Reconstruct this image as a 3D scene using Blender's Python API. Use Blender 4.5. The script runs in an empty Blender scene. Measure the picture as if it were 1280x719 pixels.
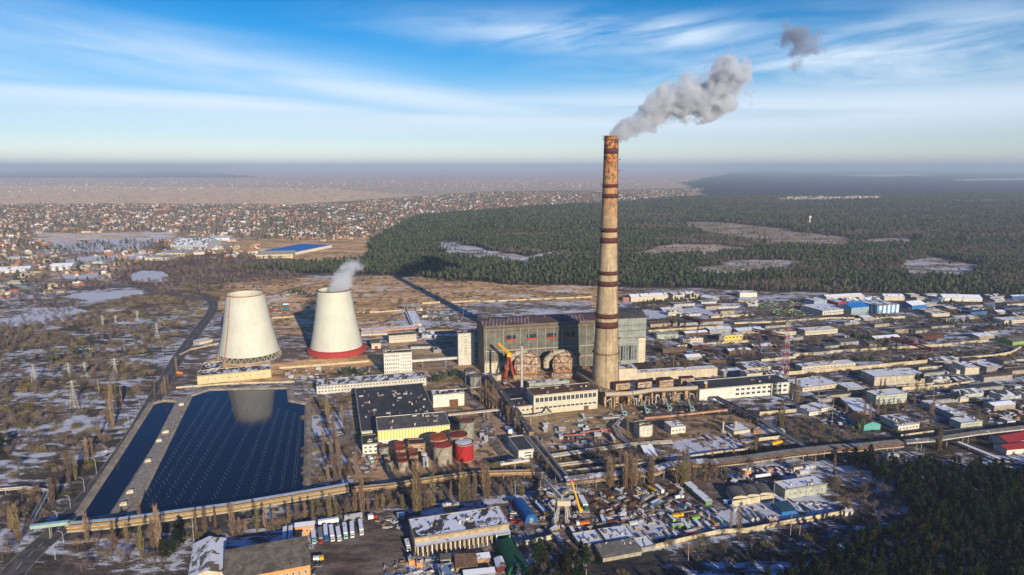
import bpy, math, random
import numpy as np
from mathutils import Vector, noise as mnoise
R = math.radians
random.seed(7); rng = np.random.default_rng(7)
sc = bpy.context.scene
col = sc.collection
# ------------------------------------------------------------------ camera
CAM_H, PITCH, FPX = 240.0, R(10.0), 853.0
cd = bpy.data.cameras.new('camera'); cam = bpy.data.objects.new('camera', cd); col.objects.link(cam)
cam.location = (0, 0, CAM_H); cam.rotation_euler = (R(90) - PITCH, 0, 0)
cd.sensor_width = 36; cd.lens = 36 * FPX / 1280; cd.clip_start = 1; cd.clip_end = 300000
sc.camera = cam
# ------------------------------------------------------------------ sky and sun
SUN_DIR = Vector((0.405, -0.868, 0.305)).normalized()      # towards the sun
SUN_EL = math.asin(SUN_DIR.z); SUN_AZ = math.atan2(SUN_DIR.x, SUN_DIR.y)
w = bpy.data.worlds.new('World'); sc.world = w; w.use_nodes = True
nt = w.node_tree; nt.nodes.clear()
def N(t, tp, **kw):
    n = t.nodes.new(tp)
    for k, v in kw.items():
        if k.startswith('i_'):
            key = k[2:]
            n.inputs[int(key) if key.isdigit() else key.replace('_', ' ')].default_value = v
        else: setattr(n, k, v)
    return n
def L(t, a, b): t.links.new(a, b)
def MATH(t, op, a, b=None, c=None, clamp=False):
    n = t.nodes.new('ShaderNodeMath'); n.operation = op; n.use_clamp = clamp
    for i, v in enumerate((a, b, c)):
        if v is None: continue
        if isinstance(v, (int, float)): n.inputs[i].default_value = v
        else: t.links.new(v, n.inputs[i])
    return n.outputs[0]
def SMOOTH(t, v, a, b, lo=0.0, hi=1.0):
    n = t.nodes.new('ShaderNodeMapRange'); n.interpolation_type = 'SMOOTHSTEP'
    t.links.new(v, n.inputs['Value'])
    n.inputs['From Min'].default_value = a; n.inputs['From Max'].default_value = b
    n.inputs['To Min'].default_value = lo; n.inputs['To Max'].default_value = hi
    return n.outputs[0]
def MIX(t, f, a, b, blend='MIX'):
    n = t.nodes.new('ShaderNodeMix'); n.data_type = 'RGBA'; n.blend_type = blend; n.clamp_factor = True
    for i, v in ((0, f), (6, a), (7, b)):
        if isinstance(v, (int, float)): n.inputs[i].default_value = v
        elif isinstance(v, tuple): n.inputs[i].default_value = (*v[:3], 1)
        else: t.links.new(v, n.inputs[i])
    return n.outputs[2]
def RAMP(t, v, stops):
    n = t.nodes.new('ShaderNodeValToRGB'); e = n.color_ramp.elements
    while len(e) < len(stops): e.new(0.5)
    for el, (p, c) in zip(e, stops): el.position = p; el.color = (*c, 1) if isinstance(c, tuple) else (c, c, c, 1)
    if v is not None: t.links.new(v, n.inputs[0])
    return n.outputs[0]
sky = N(nt, 'ShaderNodeTexSky', sky_type='NISHITA', sun_disc=False, sun_elevation=SUN_EL, sun_rotation=SUN_AZ,
        altitude=240, air_density=1.0, dust_density=0.6, ozone_density=2.0)
tc = N(nt, 'ShaderNodeTexCoord'); sep = N(nt, 'ShaderNodeSeparateXYZ'); L(nt, tc.outputs['Generated'], sep.inputs[0])
DX, DY, DZ = sep.outputs
az = MATH(nt, 'ARCTAN2', DX, DY)                   # 0 straight ahead, + to the right (radians)
el = MATH(nt, 'ARCSINE', DZ)
tint = RAMP(nt, MATH(nt, 'MAXIMUM', el, 0.0), [
    (0.0, (1.75, 1.95, 2.5)), (0.022, (1.5, 1.68, 2.15)), (0.042, (1.15, 1.34, 1.78)), (0.07, (.88, 1.10, 1.52)), (0.12, (.38, .95, 1.46)), (0.18, (.09, .79, 1.38)), (0.25, (.012, .66, 1.18)), (0.31, (.012, .46, .95)), (0.40, (.006, .34, .70)), (0.60, (.05, .50, 1.40)), (1.0, (.14, .62, 1.75))])
base = MIX(nt, 1.0, sky.outputs[0], tint, 'MULTIPLY')
# thin cirrus streaks: noise over (azimuth, elevation) of the sky
def streak(sx, sy, shear, seed, det=7, rough=.62, dist=.6):
    v = N(nt, 'ShaderNodeCombineXYZ')
    L(nt, MATH(nt, 'MULTIPLY', az, sx), v.inputs[0])
    L(nt, MATH(nt, 'MULTIPLY', MATH(nt, 'ADD', el, MATH(nt, 'MULTIPLY', az, shear)), sy), v.inputs[1]); v.inputs[2].default_value = seed
    n = N(nt, 'ShaderNodeTexNoise'); n.inputs['Scale'].default_value = 1; n.inputs['Detail'].default_value = det
    n.inputs['Roughness'].default_value = rough; n.inputs['Distortion'].default_value = dist
    L(nt, v.outputs[0], n.inputs['Vector']); return n.outputs[0]
def band(azc, elc, slope, wel, waz):               # soft elongated patch of cloud cover
    da = MATH(nt, 'SUBTRACT', az, azc)
    de = MATH(nt, 'SUBTRACT', MATH(nt, 'SUBTRACT', el, elc), MATH(nt, 'MULTIPLY', da, slope))
    q = MATH(nt, 'ADD', MATH(nt, 'POWER', MATH(nt, 'DIVIDE', de, wel), 2.0), MATH(nt, 'POWER', MATH(nt, 'DIVIDE', da, waz), 2.0))
    return MATH(nt, 'EXPONENT', MATH(nt, 'MULTIPLY', q, -1.0))
n1 = streak(2.2, 20, .10, 1.3, 6, .55, .3); n2 = streak(4.5, 26, -.07, 8.1, 7, .56, .45); n3 = streak(1.3, 30, .02, 4.4, det=4, rough=.5, dist=.2)
def cover(b, n, lo, hi, amt): return MATH(nt, 'MULTIPLY', MATH(nt, 'MULTIPLY', b, SMOOTH(nt, n, lo, hi)), amt)
cov = [cover(band(-.46, .140, -.13, .034, .45), n1, .18, .66, .66),
       cover(band(-.15, .098, -.10, .020, .40), n1, .20, .62, .75),
       cover(band(.16, .178, -.05, .024, .26), n2, .27, .62, .90),
       cover(band(.50, .135, .02, .050, .34), n2, .24, .66, .85),
       cover(band(-.30, .086, .0, .020, .60), n3, .16, .52, .85),
       cover(band(-.02, .205, -.02, .010, .10), n2, .35, .7, .5),
       cover(band(.25, .074, .0, .034, .90), n3, .16, .55, .85),
       cover(band(-.75, .12, .0, .05, .30), n1, .30, .7, .5)]
c = cov[0]
for q in cov[1:]: c = MATH(nt, 'MAXIMUM', c, q)
base = MIX(nt, c, base, (9.8, 11.2, 12.6))
bg = N(nt, 'ShaderNodeBackground'); L(nt, base, bg.inputs[0]); bg.inputs[1].default_value = 0.068
wo = N(nt, 'ShaderNodeOutputWorld'); L(nt, bg.outputs[0], wo.inputs[0])
sd = bpy.data.lights.new('sun', 'SUN'); sd.energy = 5.0; sd.angle = R(0.5); sd.color = (1.0, .86, .66)
so = bpy.data.objects.new('sun', sd); col.objects.link(so); so.location = (0, -200, 900)
so.rotation_euler = (-SUN_DIR).to_track_quat('-Z', 'Y').to_euler()
vs = sc.view_settings; vs.view_transform = 'Standard'; vs.look = 'None'; vs.gamma = 1; vs.exposure = 0.36
vs.use_curve_mapping = False
HAZE_D = 0.62e-4
sc.cycles.max_bounces = 5; sc.cycles.diffuse_bounces = 2; sc.cycles.glossy_bounces = 2
sc.cycles.transparent_max_bounces = 4; sc.cycles.volume_bounces = 3
sc.cycles.use_denoising = True
# ------------------------------------------------------------------ pixel -> world helpers
CP, SP = math.cos(PITCH), math.sin(PITCH)
def G(px, py, h=0.0):
    r, u = (px - 640) / FPX, -(py - 359.5) / FPX
    d = (r, CP + u * SP, -SP + u * CP); t = (h - CAM_H) / d[2]
    return Vector((d[0] * t, d[1] * t, h))
def depth(p): return p[1] * CP - (p[2] - CAM_H) * SP
def proj(p):
    z = depth(p); return (640 + FPX * p[0] / z, 359.5 - FPX * (p[1] * SP + (p[2] - CAM_H) * CP) / z)
VW = dict(A=(0,200,3.594), B=(320,200,3.594), C=(640,200,3.594), D=(960,200,3.594), E=(0,380,4.229), F=(220,340,4.492),
          G=(0,540,4.017), H=(220,560,4.521), I=(400,420,3.995), J=(560,370,3.993), K=(600,480,4.495), L=(440,590,4.923),
          M=(660,590,5.333), N=(780,350,4.492), O=(780,480,4.492), Q=(880,560,4.523), R=(1020,350,4.492), S=(1020,460,4.492),
          T=(760,450,7.987), U=(600,520,7.987), V=(640,600,8.983), W=(1100,520,6.539), X=(440,340,7.1875), Y=(620,420,10.275), Z=(0,0,1))
def P(v, x, y): a = VW[v]; return (a[0] + x / a[2], a[1] + y / a[2])
def g(v, x, y, h=0.0): return G(*P(v, x, y), h)
def hof(p, npx):                                   # metres of height that span npx image pixels at p
    return npx * depth(p) / (FPX * math.cos(math.atan2(CAM_H - p[2], p[1])) )
def yof(p): return proj(p)[1]
# ------------------------------------------------------------------ materials
MATS = {}
def newmat(name):
    m = bpy.data.materials.new(name); m.use_nodes = True; t = m.node_tree; t.nodes.clear()
    o = t.nodes.new('ShaderNodeOutputMaterial'); b = t.nodes.new('ShaderNodeBsdfPrincipled'); L(t, b.outputs[0], o.inputs[0])
    return m, t, b, o
def noise_(t, vec, scale, det=4, rough=.6, dist=0.0, out=0):
    n = N(t, 'ShaderNodeTexNoise'); n.inputs['Scale'].default_value = scale; n.inputs['Detail'].default_value = det
    n.inputs['Roughness'].default_value = rough; n.inputs['Distortion'].default_value = dist
    if vec is not None: L(t, vec, n.inputs['Vector'])
    return n.outputs[out]
def mat(name, c1, rough=.8, var=.35, scale=.25, kind='plain', c2=None, a=6.0, b=3.0, snow=0.0, metal=0.0, streaks=.35, bump=0.0):
    if name in MATS: return MATS[name]
    m, t, bs, o = newmat(name); MATS[name] = m
    geo = N(t, 'ShaderNodeNewGeometry'); pos = geo.outputs['Position']
    uv = N(t, 'ShaderNodeUVMap', uv_map='UVMap').outputs[0]
    dark = tuple(x * (1 - var) for x in c1)
    n0 = noise_(t, pos, scale, 5, .65)
    base = MIX(t, SMOOTH(t, n0, .35, .65), dark, c1)
    if c2 and kind == 'plain': base = MIX(t, SMOOTH(t, noise_(t, pos, scale * .6, 5, .7, 1.0), .48, .6), base, c2)
    if kind == 'panel':                              # jointed wall panels a x b metres
        br = N(t, 'ShaderNodeTexBrick', offset=0.0); L(t, uv, br.inputs['Vector'])
        br.inputs['Scale'].default_value = 1; br.inputs['Brick Width'].default_value = a; br.inputs['Row Height'].default_value = b
        br.inputs['Mortar Size'].default_value = .14; br.inputs['Mortar Smooth'].default_value = .6; br.inputs['Bias'].default_value = -.1
        br.inputs['Color1'].default_value = (1, 1, 1, 1); br.inputs['Color2'].default_value = (.78, .78, .76, 1); br.inputs['Mortar'].default_value = (.42, .38, .35, 1)
        base = MIX(t, .9, base, br.outputs[0], 'MULTIPLY')
    if kind == 'stripes':                            # alternating strips along the wall, a metres pitch
        s = N(t, 'ShaderNodeSeparateXYZ'); L(t, uv, s.inputs[0])
        f = MATH(t, 'FRACT', MATH(t, 'DIVIDE', s.outputs[0], a))
        base = MIX(t, MATH(t, 'GREATER_THAN', f, .5), base, c2 or (.8, .8, .75))
    if streaks and kind != 'ground':                 # vertical dirt runs
        mp = N(t, 'ShaderNodeMapping'); L(t, uv, mp.inputs[0]); mp.inputs['Scale'].default_value = (1.1, .07, 1)
        st = SMOOTH(t, noise_(t, mp.outputs[0], 1.0, 4, .7), .5, .72)
        base = MIX(t, MATH(t, 'MULTIPLY', st, streaks), base, tuple(x * .38 + k for x, k in zip(c1, (.03, .018, .008))))
    if snow:
        sep = N(t, 'ShaderNodeSeparateXYZ'); L(t, geo.outputs['Normal'], sep.inputs[0])
        up = MATH(t, 'GREATER_THAN', sep.outputs[2], .45)
        mp = N(t, 'ShaderNodeMapping'); L(t, pos, mp.inputs[0]); mp.inputs['Rotation'].default_value = (0, 0, .4); mp.inputs['Scale'].default_value = (1, .45, 1)
        nn = noise_(t, mp.outputs[0], .16, 7, .68, .5)
        thr = .70 - .42 * snow
        sm = MATH(t, 'MULTIPLY', SMOOTH(t, nn, thr, thr + .04), up)
        base = MIX(t, sm, base, (.76, .79, .84))
    L(t, base, bs.inputs['Base Color']); bs.inputs['Roughness'].default_value = rough; bs.inputs['Metallic'].default_value = metal
    bs.inputs['Specular IOR Level'].default_value = .25
    if bump:
        bp = N(t, 'ShaderNodeBump'); bp.inputs['Strength'].default_value = .6; bp.inputs['Distance'].default_value = bump
        L(t, noise_(t, pos, 1.2, 5, .7), bp.inputs['Height']); L(t, bp.outputs[0], bs.inputs['Normal'])
    return m
cream = mat('cream_concrete', (.56, .47, .33), kind='panel', a=6, b=3)
creamp = mat('cream_render', (.60, .52, .38), var=.2)
whitew = mat('white_render', (.70, .66, .56), var=.2)
whitep = mat('white_panel', (.66, .62, .52), kind='panel', a=4, b=3, var=.2)
greyw = mat('grey_concrete', (.32, .30, .27), kind='panel', a=6, b=2)
greyp = mat('grey_render', (.34, .33, .31))
brick = mat('brown_brick', (.30, .16, .09), scale=.5)
orangew = mat('orange_render', (.70, .30, .10), var=.15, streaks=.15)
bluew = mat('blue_sheet', (.03, .16, .42), var=.2, streaks=.15)
ltblue = mat('pale_blue_panel', (.30, .42, .50), kind='panel', a=3, b=2.5, var=.15)
greenw = mat('turquoise_panel', (.08, .38, .33), var=.2)
palegreen = mat('pale_green_render', (.33, .43, .34), var=.2)
yelloww = mat('yellow_render', (.72, .50, .07), var=.15)
yelstripe = mat('yellow_white_sheet', (.85, .50, .02), kind='stripes', a=2.6, c2=(.80, .72, .50), var=.08, streaks=.1)
tar = mat('dark_roofing_felt', (.07, .07, .075), var=.4, scale=.08, streaks=0)
tarsnow = mat('felt_roof_with_snow', (.07, .07, .075), var=.4, snow=.45, streaks=0)
halfsnow = mat('grey_roof_half_snow', (.13, .12, .115), snow=.52, streaks=0)
snowroof = mat('snowy_roof', (.17, .155, .145), snow=.74, streaks=0)
brownroof = mat('brown_roof', (.15, .085, .05), var=.45, scale=.2, streaks=0)
greyroof = mat('grey_slate_roof', (.17, .155, .13), var=.4, scale=.2, streaks=0, c2=(.09, .085, .075))
redroof = mat('maroon_roof', (.32, .03, .04), var=.25, streaks=0)
blueroof = mat('bright_blue_roof', (.01, .17, .52), var=.15, streaks=0)
concrete = mat('bare_concrete', (.40, .35, .27), scale=.4)
rusty = mat('rusty_steel', (.22, .09, .04), var=.5, scale=.6, c2=(.10, .045, .03), rough=.75)
darksteel = mat('dark_red_steel', (.10, .035, .03), var=.3)
steel = mat('grey_steel', (.36, .36, .35), metal=.3, rough=.5)
palesteel = mat('pale_steel', (.55, .54, .50), rough=.6)
insul = mat('pipe_lagging', (.48, .41, .30), var=.3, scale=.6)
insul2 = mat('dirty_lagging', (.30, .22, .14), var=.45, scale=.5, c2=(.52, .40, .26))
redpaint = mat('red_paint', (.42, .025, .022), var=.2, rough=.5, streaks=.15)
orangep = mat('orange_paint', (.75, .20, .02), var=.15, rough=.5)
yellowp = mat('yellow_paint', (.80, .42, .02), var=.15, rough=.5)
bluep = mat('blue_paint', (.02, .14, .45), var=.15, rough=.4)
greenp = mat('green_paint', (.02, .28, .12), var=.2, rough=.5)
whitepaint = mat('white_paint', (.72, .73, .72), var=.12, rough=.5, streaks=.2)
greypaint = mat('grey_paint', (.25, .26, .27), var=.2, rough=.5)
blackp = mat('black_rubber', (.02, .02, .02), var=.2)
cyanp = mat('pale_cyan_paint', (.35, .62, .66), var=.15, rough=.5)
glass = mat('window_glass', (.035, .045, .055), rough=.15, var=.5, scale=.2, streaks=0)
brightglass = mat('whitewashed_window', (.16, .17, .17), rough=.3, var=.5, streaks=0)
wood = mat('grey_timber', (.30, .21, .12), var=.4, scale=1)
snowm = mat('snow', (.76, .79, .84), var=.08, streaks=0)
# ------------------------------------------------------------------ object helpers
LABELS = {}
def tag(o, label=None, cat=None, group=None, kind=None):
    if label: o['label'] = label
    if cat: o['category'] = cat
    if group: o['group'] = group
    if kind: o['kind'] = kind
    if label and not kind: LABELS.setdefault(label, []).append(group)
    return o
def thing(name, label, cat, loc=(0, 0, 0), group=None):
    o = bpy.data.objects.new(name, None); col.objects.link(o); o.location = loc; o.empty_display_size = 1
    return tag(o, label, cat, group)
class MB:
    def __init__(s): s.v = []; s.f = []; s.m = []; s.smooth = False
    def face(s, idx, m=0): s.f.append(tuple(idx)); s.m.append(m)
    def quad(s, pts, m=0):
        n = len(s.v); s.v += [tuple(p) for p in pts]; s.face(range(n, n + len(pts)), m); return s
    def prism(s, foot, z0, z1, m=0, top=True, bot=True, mt=None):
        n = len(s.v); k = len(foot)
        s.v += [(p[0], p[1], z0) for p in foot] + [(p[0], p[1], z1) for p in foot]
        for i in range(k): s.face((n + i, n + (i + 1) % k, n + k + (i + 1) % k, n + k + i), m)
        if top: s.face(range(n + k, n + 2 * k), m if mt is None else mt)
        if bot: s.face(range(n + k - 1, n - 1, -1), m)
        return s
    def box(s, c, size, yaw=0.0, m=0, mt=None):
        ca, sa = math.cos(yaw), math.sin(yaw); a, b = size[0] / 2, size[1] / 2
        foot = [(c[0] + x * ca - y * sa, c[1] + x * sa + y * ca) for x, y in ((-a, -b), (a, -b), (a, b), (-a, b))]
        return s.prism(foot, c[2], c[2] + size[2], m, mt=mt)
    def tube(s, p, q, r0, r1=None, n=6, m=0, caps=True):
        p, q = Vector(p), Vector(q); r1 = r0 if r1 is None else r1
        d = (q - p).normalized(); u = d.orthogonal().normalized() if abs(d.z) > .99 else d.cross(Vector((0, 0, 1))).normalized(); v = u.cross(d)
        k = len(s.v)
        for c, r in ((p, r0), (q, r1)):
            for i in range(n):
                a = 2 * math.pi * i / n; s.v.append(tuple(c + u * (r * math.cos(a)) + v * (r * math.sin(a))))
        for i in range(n): s.face((k + i, k + (i + 1) % n, k + n + (i + 1) % n, k + n + i), m)
        if caps: s.face(range(k + n - 1, k - 1, -1), m); s.face(range(k + n, k + 2 * n), m)
        return s
    def path(s, pts, r, n=6, m=0):
        for a, b in zip(pts, pts[1:]): s.tube(a, b, r, r, n, m)
        return s
    def lathe(s, c, prof, n=48, m=0, closed=False):
        k = len(s.v)
        for (r, z) in prof:
            for i in range(n):
                a = 2 * math.pi * i / n; s.v.append((c[0] + r * math.cos(a), c[1] + r * math.sin(a), c[2] + z))
        for j in range(len(prof) - 1):
            mm = m[j] if isinstance(m, (list, tuple)) else m
            for i in range(n): s.face((k + j * n + i, k + j * n + (i + 1) % n, k + (j + 1) * n + (i + 1) % n, k + (j + 1) * n + i), mm)
        if closed: s.face(range(k + (len(prof) - 1) * n, k + len(prof) * n), m if not isinstance(m, (list, tuple)) else m[-1])
        return s
    def mesh(s, name, mats, org=(0, 0, 0)):
        me = bpy.data.meshes.new(name); ox, oy, oz = org
        me.from_pydata([(x - ox, y - oy, z - oz) for x, y, z in s.v], [], s.f)
        for m in (mats if isinstance(mats, (list, tuple)) else [mats]): me.materials.append(m)
        me.polygons.foreach_set('material_index', s.m)
        uvl = me.uv_layers.new(name='UVMap'); V = np.array(s.v); uvs = np.zeros((len(me.loops), 2)); k = 0
        for f in s.f:
            pts = V[list(f)]; nn = np.cross(pts[1] - pts[0], pts[2] - pts[0]); ln = np.linalg.norm(nn); nn = nn / ln if ln > 1e-9 else np.array((0, 0, 1.))
            if abs(nn[2]) > .7: uvs[k:k + len(f)] = pts[:, :2]
            else:
                t = np.array((-nn[1], nn[0])); t = t / (np.linalg.norm(t) + 1e-9)
                uvs[k:k + len(f), 0] = (pts[:, :2] - V[0][:2]) @ t; uvs[k:k + len(f), 1] = pts[:, 2]
            k += len(f)
        uvl.data.foreach_set('uv', uvs.ravel())
        if s.smooth:
            me.polygons.foreach_set('use_smooth', [True] * len(me.polygons))
        me.update(); return me
    def build(s, name, mats, parent=None, org=None):
        org = org if org is not None else (tuple(parent.location) if parent and parent.type == 'EMPTY' else (0, 0, 0))
        o = bpy.data.objects.new(name, s.mesh(name, mats, org)); col.objects.link(o)
        if parent: o.parent = parent
        else: o.location = org
        return o
def sub(name, mb, mats, part):                      # sub-part: mesh below a part that sits at its thing's origin
    o = mb.build(name, mats, None, tuple(part.parent.location)); o.location = (0, 0, 0); o.parent = part; return o
def inst(name, me, loc, rz=0.0, scale=None, parent=None):
    o = bpy.data.objects.new(name, me); col.objects.link(o); o.location = loc; o.rotation_euler = (0, 0, rz)
    if scale: o.scale = scale if isinstance(scale, (tuple, list)) else (scale,) * 3
    if parent:
        o.parent = parent
        if parent.type == 'EMPTY': o.location = Vector(loc) - parent.location
    return o
def struct(name, mb, mats):
    o = mb.build(name, mats); o['kind'] = 'structure'; return o
# ------------------------------------------------------------------ the ground
# land cover by area, outlines given where they meet the ground along the photograph's sight lines
def poly_mask(PX, PY, poly):
    ins = np.zeros(PX.shape, bool); n = len(poly)
    for i in range(n):
        x1, y1 = poly[i]; x2, y2 = poly[(i + 1) % n]
        cnd = ((y1 > PY) != (y2 > PY)); xi = (x2 - x1) * (PY - y1) / ((y2 - y1) or 1e-9) + x1
        ins ^= cnd & (PX < xi)
    return ins
BROWN = (.16, .115, .085); OCHRE = (.62, .40, .20); ASPH = (.16, .13, .11); DUST = (.40, .29, .19); PURP = (.20, .15, .13)
TAN = (.82, .62, .40); FOREST = (.055, .055, .045); GREYG = (.20, .18, .16); WOOD = (.20, .16, .15)
ZONES = [  # (colour, snow, polygon)
    ((.19, .15, .125), .42, [(-600, 208), (1900, 208), (1900, 1500), (-600, 1500)]),
    ((.58, .47, .36), .2, [(-600, 200), (1900, 200), (1900, 262), (-600, 262)]),
    (TAN, .10, [(-600, 234), (120, 232), (420, 236), (520, 244), (330, 262), (-600, 258)]),
    ((.10, .10, .11), .0, [(-600, 206), (170, 206), (330, 222), (-600, 224)]),
    ((.46, .34, .23), .34, [(-600, 255), (330, 258), (600, 240), (880, 234), (860, 262), (560, 275), (480, 300), (330, 345), (-600, 372)]),
    (TAN, .45, [(30, 292), (220, 290), (215, 300), (60, 306)]),
    ((.45, .38, .30), .62, [(60, 303), (205, 296), (190, 312), (60, 318)]),
    (OCHRE, .30, [(300, 300), (470, 290), (500, 318), (420, 336), (270, 330)]),
    ((.17, .12, .10), .15, [(140, 350), (200, 305), (330, 318), (430, 330), (340, 360), (200, 368)]),
    ((.15, .11, .09), .10, [(-300, 430), (-300, 420), (60, 405), (160, 372), (260, 350), (300, 362), (270, 380), (150, 405), (40, 440)]),
    ((.20, .16, .12), .72, [(-100, 440), (-100, 400), (10, 402), (40, 388), (150, 378), (162, 384), (75, 412), (0, 432)]),
    ((.20, .17, .14), .80, [(80, 372), (100, 366), (170, 364), (165, 372), (110, 378)]),
    ((.20, .17, .14), .85, [(165, 345), (180, 338), (205, 340), (210, 352), (170, 354)]),
    ((.16, .13, .10), .05, [(95, 384), (150, 377), (160, 381), (105, 389)]),
    ((.24, .19, .14), .62, [(-200, 372), (40, 366), (60, 372), (-200, 384)]),
    ((.20, .17, .14), .9, [(70, 345), (120, 341), (150, 345), (70, 350)]),
    ((.20, .17, .14), .9, [(90, 322), (190, 316), (200, 322), (90, 330)]),
    ((.12, .105, .085), .44, [(-300, 800), (-300, 440), (130, 405), (255, 375), (250, 400), (180, 500), (60, 719), (40, 800)]),
    (OCHRE, .36, [(285, 352), (500, 344), (740, 352), (800, 372), (760, 384), (600, 405), (540, 425), (470, 420), (300, 420), (268, 380)]),
    ((.40, .34, .29), .75, [(500, 322), (530, 318), (590, 320), (600, 328), (560, 334), (500, 332)]),
    ((.25, .21, .17), .44, [(490, 400), (620, 375), (740, 378), (742, 400), (600, 404), (575, 430), (520, 430)]),
    ((.095, .08, .07), .42, [(795, 372), (1700, 372), (1700, 545), (1000, 590), (790, 560)]),
    (FOREST, .05, [(465, 302), (520, 272), (640, 262), (880, 246), (1900, 238), (1900, 374), (1280, 372), (900, 362), (760, 358), (640, 356), (500, 345), (290, 338), (460, 325)]),
    ((.045, .055, .06), .0, [(860, 262), (880, 243), (850, 228), (930, 214), (1900, 212), (1900, 262)]),
    ((.40, .34, .30), .5, [(1040, 219), (1130, 217), (1180, 219), (1100, 221)]),
    ((.40, .34, .30), .5, [(1190, 224), (1300, 222), (1300, 225), (1200, 226)]),
    ((.34, .28, .20), .34, [(843, 277), (905, 278), (990, 287), (985, 304), (940, 302), (880, 292)]),
    ((.34, .27, .20), .34, [(925, 286), (975, 288), (1065, 297), (1062, 310), (985, 308), (935, 300)]),
    ((.34, .29, .21), .52, [(505, 322), (560, 316), (655, 330), (700, 318), (720, 310), (648, 322), (590, 308), (555, 303), (548, 310), (570, 318)]),
    ((.32, .27, .2), .5, [(548, 303), (575, 301), (580, 312), (640, 316), (655, 322), (600, 326), (560, 318)]),
    ((.38, .31, .21), .44, [(860, 340), (920, 325), (1000, 326), (990, 339), (890, 346)]),
    ((.28, .23, .16), .44, [(1125, 326), (1160, 320), (1228, 332), (1215, 346), (1140, 349)]),
    (WOOD, .18, [(1200, 302), (1320, 303), (1500, 330), (1500, 372), (1240, 368), (1230, 330)]),
    ((.46, .36, .28), .3, [(790, 318), (840, 304), (900, 306), (960, 312), (900, 318), (820, 322)]),
    ((.40, .33, .28), .4, [(1075, 300), (1130, 296), (1150, 303), (1090, 306)]),
    ((.42, .35, .30), .8, [(960, 250), (1000, 246), (1105, 246), (1100, 250), (1000, 252)]),
    ((.52, .42, .30), .3, [(1160, 250), (1240, 250), (1400, 252), (1400, 254), (1200, 253)]),
    ((.20, .16, .13), .5, [(380, 480), (450, 480), (455, 600), (380, 610)]),
    (DUST, .22, [(432, 500), (445, 470), (540, 460), (610, 480), (640, 560), (600, 585), (520, 590), (440, 588)]),
    (DUST, .15, [(480, 425), (590, 425), (600, 480), (540, 470), (480, 470)]),
    ((.34, .24, .15), .26, [(600, 450), (760, 450), (800, 520), (960, 515), (930, 545), (800, 560), (700, 530), (640, 520)]),
    (OCHRE, .12, [(270, 440), (330, 455), (480, 440), (480, 455), (330, 480), (250, 475)]),
    ((.42, .30, .18), .30, [(440, 560), (700, 545), (700, 600), (440, 612)]),
    ((.36, .27, .16), .12, [(640, 515), (760, 505), (775, 530), (680, 545)]),
    ((.14, .12, .10), .42, [(-100, 900), (130, 650), (440, 610), (720, 575), (760, 600), (500, 645), (380, 655), (250, 690), (240, 900)]),
    (ASPH, .08, [(392, 700), (400, 664), (480, 655), (520, 650), (525, 688), (500, 705), (420, 740)]),
    ((.15, .115, .09), .34, [(520, 660), (640, 625), (760, 605), (900, 590), (1000, 620), (900, 660), (750, 680), (560, 700)]),
    ((.14, .12, .10), .62, [(780, 655), (900, 640), (1010, 600), (1050, 640), (880, 690), (790, 690)]),
    ((.07, .07, .07), .42, [(560, 800), (700, 690), (900, 680), (1140, 610), (1250, 575), (1500, 560), (1500, 1200), (560, 1200)]),
    ((.13, .11, .10), .70, [(1090, 590), (1170, 600), (1150, 640), (1100, 640)]),
    ((.13, .12, .115), .12, [(960, 528), (1060, 520), (1100, 552), (1010, 562)]),
    ((.16, .15, .14), .9, [(905, 381), (930, 379), (912, 396), (838, 392), (852, 385)]),
    ((.16, .15, .14), .85, [(798, 388), (832, 388), (840, 398), (800, 400)]),
    ((.16, .15, .14), .85, [(845, 555), (890, 545), (940, 560), (860, 572)]),
]
rad = np.concatenate([[0], np.geomspace(60, 330, 30), np.geomspace(340, 1500, 330), np.geomspace(1510, 9000, 200), np.geomspace(9300, 60000, 50)])
ang = np.concatenate([np.linspace(-42, 42, 420), np.linspace(44, 316, 90)])
AR, AA = np.meshgrid(rad, np.radians(ang), indexing='ij')
GX = AR * np.sin(AA); GY = AR * np.cos(AA)
dz = np.maximum(GY * CP + CAM_H * SP, 1.0)
jx = np.zeros_like(GX); jy = np.zeros_like(GX)
def fbm(x, y, s, seed):
    return (np.sin(x / s + 1.7 * np.sin(y / s * 1.3 + seed)) + .6 * np.sin(y / s * 1.9 + 2.1 * np.sin(x / s * 1.1 + seed * 2)) + .4 * np.sin((x + y) / s * 3.1 + seed * 3)) / 2
wx = GX + fbm(GX, GY, 45, 1) * (2 + AR * .006); wy = GY + fbm(GX, GY, 38, 5) * (2 + AR * .010)
zz = np.maximum(wy * CP + CAM_H * SP, 1.0)
PX = 640 + FPX * wx / zz; PY = 359.5 - FPX * (wy * SP - CAM_H * CP) / zz
front = GY > 60
PX = np.where(front, PX, -590 + np.clip(GX, -1500, 1500) * .3 + 700); PY = np.where(front, PY, 1490)
C0 = np.zeros(GX.shape + (3,)); S0 = np.zeros(GX.shape)
C0[:] = (.16, .13, .11); S0[:] = .5
for c_, s_, poly in ZONES:
    mk = poly_mask(PX, PY, poly); C0[mk] = c_; S0[mk] = s_
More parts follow.
